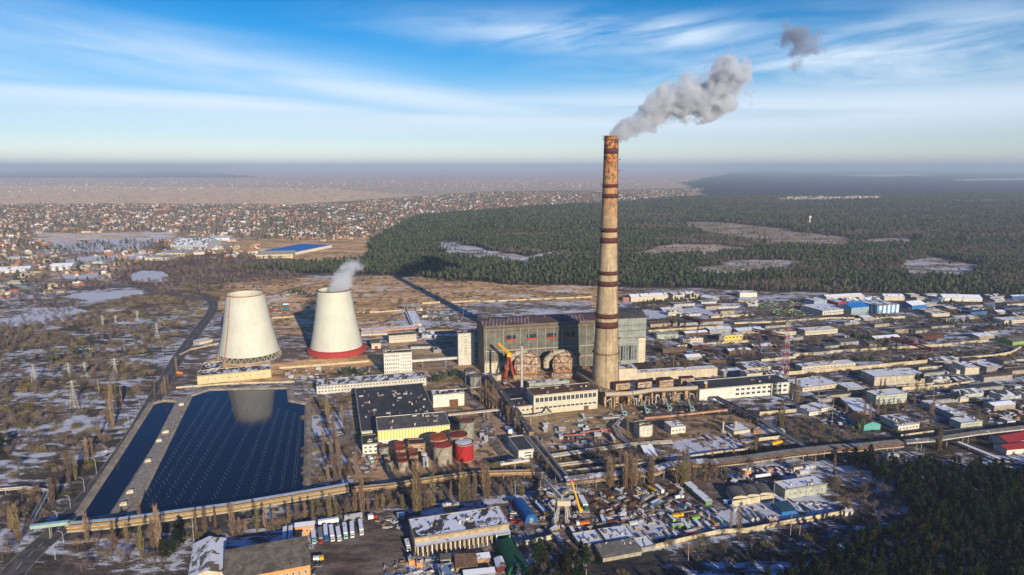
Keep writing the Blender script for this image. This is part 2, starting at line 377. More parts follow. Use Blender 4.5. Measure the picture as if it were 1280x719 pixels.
def fill_grid(name, m):
    nr, na = GX.shape; verts = np.stack([GX, GY, np.zeros_like(GX)], -1).reshape(-1, 3)
    i = np.arange(nr - 1)[:, None]; j = np.arange(na)[None, :]; j2 = (j + 1) % na
    f = np.stack([i * na + j, i * na + j2, (i + 1) * na + j2, (i + 1) * na + j], -1)[:, :, ::-1].reshape(-1, 4)
    me = bpy.data.meshes.new(name); me.vertices.add(len(verts)); me.vertices.foreach_set('co', verts.ravel())
    me.loops.add(f.size); me.loops.foreach_set('vertex_index', f.ravel().astype(np.int32))
    me.polygons.add(len(f)); me.polygons.foreach_set('loop_start', np.arange(0, f.size, 4, dtype=np.int32))
    me.update(calc_edges=True); me.validate()
    ca = me.attributes.new('land', 'FLOAT_COLOR', 'POINT'); ca.data.foreach_set('color', np.concatenate([C0, S0[..., None]], -1).reshape(-1).astype(np.float32))
    me.materials.append(m); o = bpy.data.objects.new(name, me); col.objects.link(o); o['kind'] = 'structure'; return o
m, t, bs, _ = newmat('winter_ground')
at = N(t, 'ShaderNodeAttribute', attribute_name='land'); geo = N(t, 'ShaderNodeNewGeometry'); pos = geo.outputs['Position']
dist = N(t, 'ShaderNodeSeparateXYZ'); L(t, pos, dist.inputs[0])
mpd = N(t, 'ShaderNodeMapping'); L(t, pos, mpd.inputs[0]); mpd.inputs['Rotation'].default_value = (0, 0, .12); mpd.inputs['Scale'].default_value = (.45, 1, 1)
nA = noise_(t, mpd.outputs[0], .022, 6, .62, .4); nB = noise_(t, mpd.outputs[0], .13, 6, .68, .3); nC = noise_(t, pos, .9, 3, .7); nD = noise_(t, pos, .006, 5, .6)
tone = MATH(t, 'ADD', MATH(t, 'MULTIPLY', nA, .9), MATH(t, 'ADD', MATH(t, 'MULTIPLY', nB, 1.1), MATH(t, 'MULTIPLY', nC, .7)))   # ~1.35
c = MIX(t, SMOOTH(t, tone, 1.12, 1.56), MIX(t, 1.0, at.outputs[0], (.36, .36, .39), 'MULTIPLY'), MIX(t, 1.0, at.outputs[0], (1.5, 1.42, 1.30), 'MULTIPLY'))
# rust-brown and olive patches of dead grass and moss
c = MIX(t, MATH(t, 'MULTIPLY', SMOOTH(t, noise_(t, pos, .035, 5, .7, .8), .52, .66), .55), c, MIX(t, 1.0, at.outputs[0], (.95, .62, .42), 'MULTIPLY'))
c = MIX(t, MATH(t, 'MULTIPLY', SMOOTH(t, noise_(t, pos, .05, 5, .7, .8, out=1), .50, .62), .4), c, MIX(t, 1.0, at.outputs[0], (.72, .80, .45), 'MULTIPLY'))
sn = MATH(t, 'ADD', MATH(t, 'ADD', MATH(t, 'MULTIPLY', nA, .35), MATH(t, 'MULTIPLY', nB, .40)), MATH(t, 'ADD', MATH(t, 'MULTIPLY', nC, .10), MATH(t, 'MULTIPLY', nD, .15)))
thr = MATH(t, 'SUBTRACT', .675, MATH(t, 'MULTIPLY', at.outputs['Alpha'], .40))
mask = MATH(t, 'DIVIDE', MATH(t, 'SUBTRACT', sn, thr), .035, clamp=True)
thin = MATH(t, 'MULTIPLY', mask, MATH(t, 'ADD', .55, MATH(t, 'MULTIPLY', nC, .6)), clamp=True)
c = MIX(t, MATH(t, 'MULTIPLY', thin, .90), c, (.70, .74, .82))
L(t, c, bs.inputs['Base Color']); bs.inputs['Roughness'].default_value = .95; bs.inputs['Specular IOR Level'].default_value = .1
bp = N(t, 'ShaderNodeBump'); bp.inputs['Strength'].default_value = .8; bp.inputs['Distance'].default_value = 1.2
L(t, MATH(t, 'ADD', nB, MATH(t, 'MULTIPLY', nC, .4)), bp.inputs['Height']); L(t, bp.outputs[0], bs.inputs['Normal'])
fill_grid('ground', m)
# ------------------------------------------------------------------ roads, paths, ponds
def ribbon(mb, pts, w, z, m=0):
    pts = [Vector((p[0], p[1], 0)) for p in pts]; Lf, Rt = [], []
    for i, p in enumerate(pts):
        d = (pts[min(i + 1, len(pts) - 1)] - pts[max(i - 1, 0)]).normalized(); n = Vector((-d.y, d.x, 0))
        ww = w[i] if isinstance(w, (list, tuple)) else w
        Lf.append(p + n * ww / 2); Rt.append(p - n * ww / 2)
    for i in range(len(pts) - 1):
        mb.quad([(Rt[i].x, Rt[i].y, z), (Rt[i + 1].x, Rt[i + 1].y, z), (Lf[i + 1].x, Lf[i + 1].y, z), (Lf[i].x, Lf[i].y, z)], m)
    return Lf, Rt
def smooth_pts(pts, k=6):
    P_ = [Vector((p[0], p[1], 0)) for p in pts]; out = []
    for i in range(len(P_) - 1):
        a, b, c_, d = P_[max(i - 1, 0)], P_[i], P_[i + 1], P_[min(i + 2, len(P_) - 1)]
        for j in range(k):
            s = j / k; out.append(.5 * ((2 * b) + (c_ - a) * s + (2 * a - 5 * b + 4 * c_ - d) * s * s + (-a + 3 * b - 3 * c_ + d) * s ** 3))
    out.append(P_[-1]); return out
asph = mat('worn_asphalt', (.085, .08, .078), var=.35, scale=.12, streaks=0, c2=(.13, .115, .10))
dirt = mat('dirt_track', (.20, .155, .12), var=.4, scale=.1, streaks=0, c2=(.34, .32, .31))
paintw = mat('road_paint', (.6, .6, .58), var=.3, scale=1, streaks=0)
main = smooth_pts([G(-60, 830), G(20, 712), G(72, 662), (G(118, 612)), G(162, 552), G(197, 492), G(225, 444), G(250, 410), G(263, 392), G(266, 379), G(250, 368), G(220, 364), G(190, 361), G(150, 357), G(60, 352), G(-80, 350)], 8)
mb = MB(); ribbon(mb, main, 15, .05); struct('main_road', mb, asph)
mb = MB(); ribbon(mb, main, .35, .08)
mb.f = mb.f[::2]; mb.m = mb.m[::2]; struct('road_centre_line', mb, paintw)
mb = MB()
for s_ in (1, -1):
    off = []
    for i, p in enumerate(main):
        d = (main[min(i + 1, len(main) - 1)] - main[max(i - 1, 0)]).normalized(); off.append(p + Vector((-d.y, d.x, 0)) * s_ * 7.8)
    for a_, b_ in zip(off, off[1:]):
        d = (b_ - a_); mb.box(((a_.x + b_.x) / 2, (a_.y + b_.y) / 2, 0), (d.length, .3, .17), math.atan2(d.y, d.x))
struct('road_kerb', mb, concrete)
tracks = [
    ('side_road', 8, asph, [G(75, 668), G(140, 668), G(210, 655), G(330, 640)]),
    ('service_road', 9, asph, [g('H', 0, 470), g('H', 300, 460), g('H', 600, 410), g('H', 1085, 330), G(600, 610)]),
    ('yard_road', 9, dirt, [g('I', 95, 260), g('I', 135, 420), g('I', 160, 560), g('I', 240, 680)]),
    ('plant_path', 8, dirt, [g('I', 620, 130), g('I', 700, 210), g('I', 760, 330), g('I', 830, 420), g('I', 860, 540)]),
    ('plant_road', 9, dirt, [g('U', 0, 60), g('U', 90, 200), g('U', 200, 350), g('U', 320, 470)]),
    ('yard_track', 12, dirt, [G(520, 700), G(640, 675), G(740, 655), G(850, 640), G(1000, 610), G(1050, 600)]),
    ('rail_siding_path', 14, asph, [g('N', 140, 300), g('N', 560, 270), g('N', 1168, 190), g('R', 400, 190)]),
    ('inner_road', 11, asph, [g('N', 165, 340), g('N', 330, 470), g('N', 420, 540)]),
    ('east_road', 12, dirt, [G(1010, 520), G(1060, 545), G(1120, 590), G(1200, 610), G(1290, 640)]),
    ('far_track', 10, dirt, [G(300, 372), G(340, 368), G(420, 352), G(640, 340)]),
    ('field_track', 9, dirt, [G(340, 412), G(470, 405), G(520, 390), G(740, 384)]),
    ('east_lane', 12, asph, [g('S', 640, 330), g('S', 1168, 250)]),
    ('street', 12, asph, [g('S', 0, 395), g('S', 460, 385), g('S', 1000, 340), g('S', 1300, 300)]),
    ('front_lane', 9, asph, [G(640, 719), G(720, 700), G(900, 665), G(1080, 640)]),
    ('marsh_path', 7, dirt, [G(0, 612), G(45, 608), G(60, 614)]),
]
for i_, (nm, wd, m_, pts) in enumerate(tracks):
    mb = MB(); ribbon(mb, smooth_pts(pts), wd, .03 + .004 * (i_ % 3)); struct(nm, mb, m_)
# ponds: water sunk behind a sloped concrete bank
m, t, bs, _ = newmat('pond_water'); MATS['pond_water'] = m
bs.inputs['Base Color'].default_value = (.002, .010, .034, 1); bs.inputs['Roughness'].default_value = .05; bs.inputs['IOR'].default_value = 1.33
geo = N(t, 'ShaderNodeNewGeometry'); bp = N(t, 'ShaderNodeBump'); bp.inputs['Strength'].default_value = .25; bp.inputs['Distance'].default_value = .12
L(t, noise_(t, geo.outputs['Position'], .5, 3, .6), bp.inputs['Height']); L(t, bp.outputs[0], bs.inputs['Normal'])
water = m
def pond(name, pts, bankw, bankz):
    wpts = [G(*p) for p in pts]; c_ = sum(wpts, Vector()) / len(wpts); n = len(wpts)
    area = sum(wpts[i].x * wpts[(i + 1) % n].y - wpts[(i + 1) % n].x * wpts[i].y for i in range(n))
    if area < 0: wpts.reverse()
    mb = MB(); mb.quad([(p.x, p.y, .45) for p in wpts]); struct(name, mb, water)
    mb = MB(); outs = []
    for i in range(n):
        a, b, c2 = wpts[i - 1], wpts[i], wpts[(i + 1) % n]
        n1 = Vector(((b - a).y, -(b - a).x, 0)).normalized(); n2 = Vector(((c2 - b).y, -(c2 - b).x, 0)).normalized()
        nn = (n1 + n2).normalized(); k = 1 / max(.5, nn.dot(n1)); outs.append([b + nn * k * q for q in (0, bankw * .35, bankw * .8, bankw)])
    zs = (.3, bankz, bankz, 0.02)
    for i in range(n):
        j = (i + 1) % n
        for q in range(3):
            a, b = outs[i], outs[j]
            mb.quad([(a[q].x, a[q].y, zs[q]), (a[q + 1].x, a[q + 1].y, zs[q + 1]), (b[q + 1].x, b[q + 1].y, zs[q + 1]), (b[q].x, b[q].y, zs[q])])
    struct(name + '_bank', mb, mat('pond_bank', (.40, .33, .24), scale=.15, c2=(.24, .20, .15), streaks=0))
PA = [(241, 496), (262, 489), (358, 487), (360, 503), (381, 507), (379, 612), (300, 628), (168, 646)]
PB = [(193, 506), (205, 503), (219, 504), (190, 560), (137, 643), (100, 650), (112, 632), (150, 574)]
pond('cooling_pond', PA, 7, 1.7); pond('narrow_pond', PB, 7, 1.7)
mb = MB()
dk = [(229, 500), (214, 530), (196, 566), (171, 611), (150, 641)]
ribbon(mb, smooth_pts([G(*p) for p in dk], 4), [9.5] * 30, 2.1)
struct('pond_dyke', mb, mat('gravel', (.30, .26, .21), scale=.6, c2=(.42, .38, .33), streaks=0))
mb = MB(); ribbon(mb, smooth_pts([g('F', 0, 680), g('F', 180, 655), g('F', 660, 620), g('F', 668, 640)]), 9, .06); struct('pond_road', mb, dirt)
# spray nozzles on the water, in long double rows
nz = MB(); nz.tube((0, 0, -.3), (0, 0, .5), .10, .10, 6); nz.lathe((0, 0, .5), [(.10, 0), (.34, .15), (.26, .28), (.02, .38)], 8)
nzm = nz.mesh('spray_nozzle', palesteel)
rows = [((300, 497), (214, 640)), ((312, 500), (233, 638)), ((328, 502), (262, 635)), ((340, 505), (290, 631)), ((350, 507), (311, 628)), ((360, 510), (332, 623)), ((369, 513), (350, 620)), ((376, 518), (367, 617)),
        ((289, 494), (196, 642)), ((276, 494), (181, 643)), ((263, 495), (172, 640))]
nzl = 'small pale spray nozzle standing in a double row on the dark blue pond'; NZP = []
for ri, (a, b) in enumerate(rows):
    A_, B_ = G(*a), G(*b); n = 34
    for k in range(n):
        for sd_ in (-1, 1):
            s_ = .05 + .93 * (k + .25 * sd_) / n; NZP.append(A_.lerp(B_, s_) + Vector((sd_ * .9 + random.uniform(-.1, .1), random.uniform(-.3, .3), .45)))
NZP.sort(key=lambda p: p.length)
for p in NZP[:290]: tag(inst('spray_nozzle', nzm, p, 0, random.uniform(.45, .6)), nzl, 'nozzle', 'spray nozzles across the cooling pond')
mb = MB()
for p in NZP[290:]: mb.tube((p.x, p.y, p.z - .2), (p.x, p.y, p.z + .3), .08, .15, 5)
tag(mb.build('spray_nozzles', palesteel), 'many more spray nozzles in rows over the far part of the pond', 'nozzles', None, 'stuff')
# low concrete distributor boxes along the dyke
for i_, (v, x, y) in enumerate([('G', 655, 318), ('G', 745, 160), ('G', 800, 58), ('G', 830, 15), ('G', 622, 380), ('E', 960, 545), ('E', 880, 690)]):
    p = g(v, x, y); mb = MB(); mb.box((p.x, p.y, 2.1), (4.5, 3.2, 1.7), .4); mb.box((p.x + .3, p.y + .4, 3.8), (3, 2, .5), .4)
    o = mb.build('valve_chamber', creamp, None, (p.x, p.y, 2.1))
    tag(o, 'small cream valve box on the gravel dyke between the two ponds', 'valve box', 'valve boxes on the pond dyke')

# railway sidings across the yards: dark ballast with two bright rails
bal = mat('rail_ballast', (.10, .075, .06), var=.4, scale=.4, c2=(.30, .28, .27), streaks=0)
for i_, pts in enumerate([[g('N', 200, 318), g('N', 560, 285), g('N', 1168, 262), g('R', 300, 262)], [g('N', 300, 395), g('N', 700, 372), g('N', 1168, 350), g('R', 500, 320)], [g('R', -60, 440), g('R', 400, 412), g('R', 960, 372)], [g('R', -60, 452), g('R', 400, 425), g('R', 980, 386)], [g('N', 60, 235), g('N', 600, 225), g('N', 1168, 205)], [g('S', -60, 130), g('S', 500, 118), g('S', 900, 70)], [g('M', 420, 305), g('M', 700, 268), g('M', 1000, 252), g('M', 1280, 215)], [g('R', 0, 545), g('R', 230, 520), g('R', 620, 490), g('R', 900, 450)]]):
    ps = smooth_pts(pts); mb = MB(); ribbon(mb, ps, 5.5, .045 + .004 * (i_ % 2)); struct('railway_bed', mb, bal)
    mb = MB(); nL, nR = [], []
    for k_, p in enumerate(ps):
        d = (ps[min(k_ + 1, len(ps) - 1)] - ps[max(k_ - 1, 0)]).normalized(); n_ = Vector((-d.y, d.x, 0)); nL.append(p + n_ * .76 + Vector((0, 0, .2))); nR.append(p - n_ * .76 + Vector((0, 0, .2)))
    mb.path(nL, .09, 4); mb.path(nR, .09, 4); struct('railway_rails', mb, steel)
# ------------------------------------------------------------------ building builder
WINM = {}
def window_mesh(w_, h_, gm, frame=None):
    key = (round(w_, 1), round(h_, 1), gm.name, frame.name if frame else '')
    if key not in WINM:
        mb = MB(); w2, f = key[0] / 2, min(.22, key[0] * .12); hh = key[1]
        mb.quad([(-w2 + f, -.10, f), (w2 - f, -.10, f), (w2 - f, -.10, hh - f), (-w2 + f, -.10, hh - f)], 0)
        for x0, x1, z0, z1 in ((-w2, w2, 0, f), (-w2, w2, hh - f, hh), (-w2, -w2 + f, f, hh - f), (w2 - f, w2, f, hh - f), (-.06, .06, f, hh - f)):
            mb.box(((x0 + x1) / 2, -.09, z0), (x1 - x0, .18, z1 - z0), 0, 1)
        WINM[key] = mb.mesh('window', [gm, frame or whitepaint])
    return WINM[key]
class Bld: pass
def rectify(FL, FR, BR, BL):
    FL, FR, BR, BL = [Vector((p[0], p[1])) for p in (FL, FR, BR, BL)]
    wv = FR - FL; dv = ((BR - FR) + (BL - FL)) / 2
    if wv.length >= dv.length * .8:
        u = wv.normalized(); v = Vector((-u.y, u.x)); D = abs(dv.dot(v)); W = wv.length
    else:
        v = dv.normalized(); u = Vector((v.y, -v.x)); W = abs(wv.dot(u)); D = dv.length
    if D < 2: D = 4
    return FL, u, v, W, D
def bld(name, label, cat, view, roof, hp, wall, rm, rtype='flat', wins=None, side=None, door=None, vents=0, rise=.12, group=None, over=.4, parapet=True, minh=2.6, gm=None, doorm=None, eq=None):
    pts = [P(view, *q) for q in roof]; hpx = hp / VW[view][2]
    h = 6.0
    for _ in range(6): h = max(minh, hof(G(*pts[0], h), hpx))
    if eq: h = eq
    FL, u, v, W, D = rectify(*[G(*q, h) for q in pts])
    return build_box(name, label, cat, FL, u, v, W, D, h, wall, rm, rtype, wins, side, door, vents, rise, group, over, gm, doorm)
def build_box(name, label, cat, FL, u, v, W, D, h, wall, rm, rtype='flat', wins=None, side=None, door=None, vents=0, rise=.12, group=None, over=.4, gm=None, doorm=None):
    b = Bld(); b.FL, b.u, b.v, b.W, b.D, b.h = FL, u, v, W, D, h
    c_ = FL + u * W / 2 + v * D / 2; root = thing(name, label, cat, (c_.x, c_.y, 0), group); b.root = root
    q = lambda a, d, z=0: (FL.x + u.x * a + v.x * d, FL.y + u.y * a + v.y * d, z); b.q = q
    yaw = math.atan2(u.y, u.x); b.yaw = yaw
    mb = MB(); rr = MB(); foot = [q(0, 0), q(W, 0), q(W, D), q(0, D)]
    o = over
    if rtype == 'flat':
        mb.prism(foot, 0, h, 0, top=False, bot=False)
        rr.prism([q(-o, -o), q(W + o, -o), q(W + o, D + o), q(-o, D + o)], h, h + .35)
        pz = h + .35
        if D > 8 and W > 8:
            cp_ = MB()
            for a0, d0, a1, d1 in ((-o, -o, W + o, -o + .5), (-o, D + o - .5, W + o, D + o), (-o, -o + .5, -o + .5, D + o - .5), (W + o - .5, -o + .5, W + o, D + o - .5)):
                cp_.prism([q(a0, d0), q(a1, d0), q(a1, d1), q(a0, d1)], pz, pz + .45)
            pp_ = cp_.build('parapet', wall if rm in (tar, tarsnow, brownroof, greyroof) else concrete, root)
    elif rtype in ('gable', 'arch'):
        along = W >= D; span = D if along else W; ln = W if along else D
        S = 2 if rtype == 'gable' else 10; r = span * rise; prof = []
        for i in range(S + 1):
            s = i / S; prof.append((s * span, r * (1 - abs(2 * s - 1)) if rtype == 'gable' else r * math.sin(math.pi * s) ** .8 if 0 < s < 1 else 0))
        f = (lambda a, s, z: q(a, s, z)) if along else (lambda a, s, z: q(s, a, z))
        mb.prism(foot, 0, h, 0, top=False, bot=False)
        for a in (0, ln):
            pl = [f(a, 0, h)] + [f(a, s, h + z) for s, z in prof[1:-1]] + [f(a, span, h)]; mb.quad(pl if (a == 0) == along else pl[::-1])
        for (s0, z0), (s1, z1) in zip(prof, prof[1:]):
            e0 = -o if s0 == 0 else 0; e1 = o if s1 == span else 0
            for dz_ in (0.02, .30):
                pp = [f(-o, s0 + e0, h + z0 + dz_), f(ln + o, s0 + e0, h + z0 + dz_), f(ln + o, s1 + e1, h + z1 + dz_), f(-o, s1 + e1, h + z1 + dz_)]
                rr.quad(pp)
            rr.quad([f(-o, s0 + e0, h + z0 + .02), f(-o, s1 + e1, h + z1 + .02), f(-o, s1 + e1, h + z1 + .3), f(-o, s0 + e0, h + z0 + .3)])
            rr.quad([f(ln + o, s0 + e0, h + z0 + .02), f(ln + o, s1 + e1, h + z1 + .02), f(ln + o, s1 + e1, h + z1 + .3), f(ln + o, s0 + e0, h + z0 + .3)])
        for s_ in (0, 1):
            s0 = -o if s_ == 0 else span + o
            rr.quad([f(-o, s0, h + .02), f(ln + o, s0, h + .02), f(ln + o, s0, h + .3), f(-o, s0, h + .3)])
        pz = h + r * .5
    elif rtype == 'shed':
        r = D * rise; mb.prism(foot, 0, h, 0, top=False, bot=False)
        mb.quad([q(0, D, h), q(W, D, h), q(W, D, h + r), q(0, D, h + r)][::-1]); mb.quad([q(0, 0, h), q(0, D, h + r), q(0, D, h)]); mb.quad([q(W, 0, h), q(W, D, h), q(W, D, h + r)])
        k = r / D
        for dz_ in (.02, .3): rr.quad([q(-o, -o, h - o * k + dz_), q(W + o, -o, h - o * k + dz_), q(W + o, D + o, h + r + o * k + dz_), q(-o, D + o, h + r + o * k + dz_)])
        rr.quad([q(-o, -o, h - o * k + .02), q(W + o, -o, h - o * k + .02), q(W + o, -o, h - o * k + .3), q(-o, -o, h - o * k + .3)])
        pz = h + r * .5
    b.wall = mb.build('wall', wall, root); b.roof = rr.build('roof', rm, root)
    for ch_ in list(root.children):
        if ch_.name.startswith('parapet'): ch_.parent = b.roof
    gm = gm or glass
    def put(side_, spec):
        rows_, cols_, z0, z1 = spec[:4]; a0, a1 = spec[4:6] if len(spec) > 5 else (.03, .97); wf = spec[6] if len(spec) > 6 else .58
        ln = W if side_ == 'f' else D; pitch = ln * (a1 - a0) / cols_; fh = (z1 - z0) * h / rows_
        if pitch < .5: return
        me = window_mesh(pitch * wf, max(.6, fh * .56), gm)
        for r_ in range(rows_):
            for c2 in range(cols_):
                a = ln * a0 + pitch * (c2 + .5); z = z0 * h + fh * (r_ + .25)
                if side_ == 'f': p = q(a, -.02, z); rz = yaw
                elif side_ == 'r': p = q(W + .02, a, z); rz = yaw + math.pi / 2
                else: p = q(-.02, a, z); rz = yaw - math.pi / 2
                inst('window', me, p, rz, None, root)
    for spec in (wins or []): put('f', spec)
    for sd_, spec in (side or []): put(sd_, spec)
    for dr in (door or []):                         # (fraction along the front, width m, height m)
        me = MB(); me.box((0, -.07, .02), (dr[1], .14, dr[2]), 0, 0)
        me.box((0, -.09, dr[2]), (dr[1] + .4, .18, .25), 0, 1)
        inst('door', me.mesh('door', [doorm or rusty, greypaint]), q(W * dr[0], -.02, 0), yaw, None, root)
    rr_ = random.Random(int(abs(FL.x) * 7 + abs(FL.y)))
    for _ in range(vents):
        a, d = rr_.uniform(.06, .94) * W, rr_.uniform(.12, .88) * D; mbv = MB(); p = q(a, d, pz - .1)
        sx, sy, sz = rr_.choice([(1.6, 1.6, 1.5), (4, 1.6, 1.1), (2.2, 2.2, 1.2), (1, 1, 2.2)])
        mbv.box(p, (sx, sy, sz), yaw); mbv.box((p[0], p[1], p[2] + sz), (sx + .5, sy + .5, .2), yaw, 1)
        mbv.build('roof_vent', [rr_.choice([creamp, rusty, greyp]), steel], root).parent = b.roof
    return b
def onwall(b, part, mats, a0, a1, z0, z1, t=.15, off=.02, mi=0):       # a slab fixed on the front wall
    mb = MB(); mb.prism([b.q(a0, -off - t), b.q(a1, -off - t), b.q(a1, -off), b.q(a0, -off)], z0, z1); return mb.build(part, mats, b.root)
# ------------------------------------------------------------------ chimney
cx = G(756.3, 484); CH = 0
for hh in range(200, 330):
    if proj((cx.x, cx.y, hh))[1] < 170: CH = hh; break
chm, t, bs, _ = newmat('stained_chimney_concrete')
geo = N(t, 'ShaderNodeNewGeometry'); pos = geo.outputs['Position']; sp = N(t, 'ShaderNodeSeparateXYZ'); L(t, pos, sp.inputs[0])
mp = N(t, 'ShaderNodeMapping'); L(t, pos, mp.inputs[0]); mp.inputs['Scale'].default_value = (.6, .6, .035)
c = MIX(t, SMOOTH(t, noise_(t, pos, .12, 6, .7), .3, .7), (.30, .225, .13), (.50, .39, .24))
c = MIX(t, MATH(t, 'MULTIPLY', SMOOTH(t, noise_(t, mp.outputs[0], 1, 5, .7), .48, .64), .75), c, (.20, .13, .06))
ring = MATH(t, 'LESS_THAN', MATH(t, 'FRACT', MATH(t, 'DIVIDE', sp.outputs[2], 5.0)), .07)
c = MIX(t, MATH(t, 'MULTIPLY', ring, .30), c, (.18, .13, .08))
topz = SMOOTH(t, sp.outputs[2], CH * .50, CH * .98)
ru = MATH(t, 'MULTIPLY', topz, SMOOTH(t, noise_(t, mp.outputs[0], .8, 5, .7, out=0), .34, .48))
c = MIX(t, ru, c, MIX(t, SMOOTH(t, noise_(t, pos, .25, 4), .42, .58), (.085, .03, .014), (.50, .18, .035)))
L(t, c, bs.inputs['Base Color']); bs.inputs['Roughness'].default_value = .85
def crad(z): s = z / CH; return 7.2 + 8.1 * max(0, 1 - s) ** 1.55
ch = thing('power_station_chimney', 'very tall tapering cream chimney with dark red bands and rust at the top', 'chimney', (cx.x, cx.y, 0))
mb = MB(); mb.smooth = True
mb.lathe((cx.x, cx.y, 0), [(crad(CH * i / 40), CH * i / 40) for i in range(41)] + [(crad(CH) - 1.2, CH), (crad(CH) - 1.6, CH - 8)], 56)
shaft = mb.build('shaft', chm, ch)
def zpx(y):                                          # height on the chimney axis seen at photo row y
    lo, hi = 0, 300
    for _ in range(40):
        md = (lo + hi) / 2
        if proj((cx.x, cx.y, md))[1] > y: lo = md
        else: hi = md
    return lo
for y0, y1, th in [(186, 192, 1), (230.5, 234, 0), (242.5, 247, 1), (285, 289.5, 0), (297, 303, 1), (338.5, 342.5, 0), (351, 356.5, 1), (391, 396, 1), (401, 408, 1)]:
    a, b = zpx(y1 + .5), zpx(y0 - .5); mb = MB(); mb.smooth = True; e = .12
    mb.lathe((cx.x, cx.y, 0), [(crad(a), a), (crad(a) + e, a), (crad(b) + e, b), (crad(b), b)], 56); mb.build('painted_band', darksteel, ch)
for y in (171.5, 175, 232, 287, 340, 394, 440):
    z = zpx(y); r = crad(z); mb = MB(); mb.lathe((cx.x, cx.y, 0), [(r + .05, z), (r + 1.5, z), (r + 1.5, z + .3), (r + .05, z + .3)], 48)
    for k in range(24):
        a = k * math.pi / 12; mb.tube((cx.x + (r + 1.4) * math.cos(a), cx.y + (r + 1.4) * math.sin(a), z + .3), (cx.x + (r + 1.4) * math.cos(a), cx.y + (r + 1.4) * math.sin(a), z + 1.6), .07, .07, 4)
    mb.lathe((cx.x, cx.y, 0), [(r + 1.33, z + 1.5), (r + 1.47, z + 1.5), (r + 1.47, z + 1.65), (r + 1.33, z + 1.65)], 48); mb.build('gallery', rusty, ch)
mb = MB(); la = -.42                                   # caged ladder on the right-hand face
for k in range(54):
    z0, z1 = CH * k / 54, CH * (k + 1) / 54
    for da in (-.5, .5):
        p = [(cx.x + (crad(z) + .7) * math.cos(la) - da * math.sin(la), cx.y + (crad(z) + .7) * math.sin(la) + da * math.cos(la), z) for z in (z0, z1)]; mb.tube(p[0], p[1], .16, .16, 4)
mb.build('ladder', rusty, ch)
for y in (178, 200, 214, 246, 265, 303, 320, 362, 380, 421, 452):
    z = zpx(y); r = crad(z) + 1.5; mb = MB(); mb.box((cx.x + r * math.cos(la), cx.y + r * math.sin(la), z), (2.8, 2.4, .3), la); mb.box((cx.x + (r + 1.2) * math.cos(la), cx.y + (r + 1.2) * math.sin(la), z + .3), (.15, 2.4, 1.2), la)
    mb.build('rest_platform', darksteel, ch)
mb = MB(); mb.lathe((cx.x, cx.y, 0), [(crad(0) + 2.2, 0), (crad(0) + 2.2, 1.6), (crad(3) + .1, 3)], 48); mb.build('foundation', concrete, ch)
mb = MB(); mb.tube((cx.x - 1.0 , cx.y - crad(2) - .1, 2), (cx.x - 2, cx.y - crad(zpx(400)) - .1, zpx(400)), .16, .16, 4); mb.build('lightning_cable', blackp, ch)
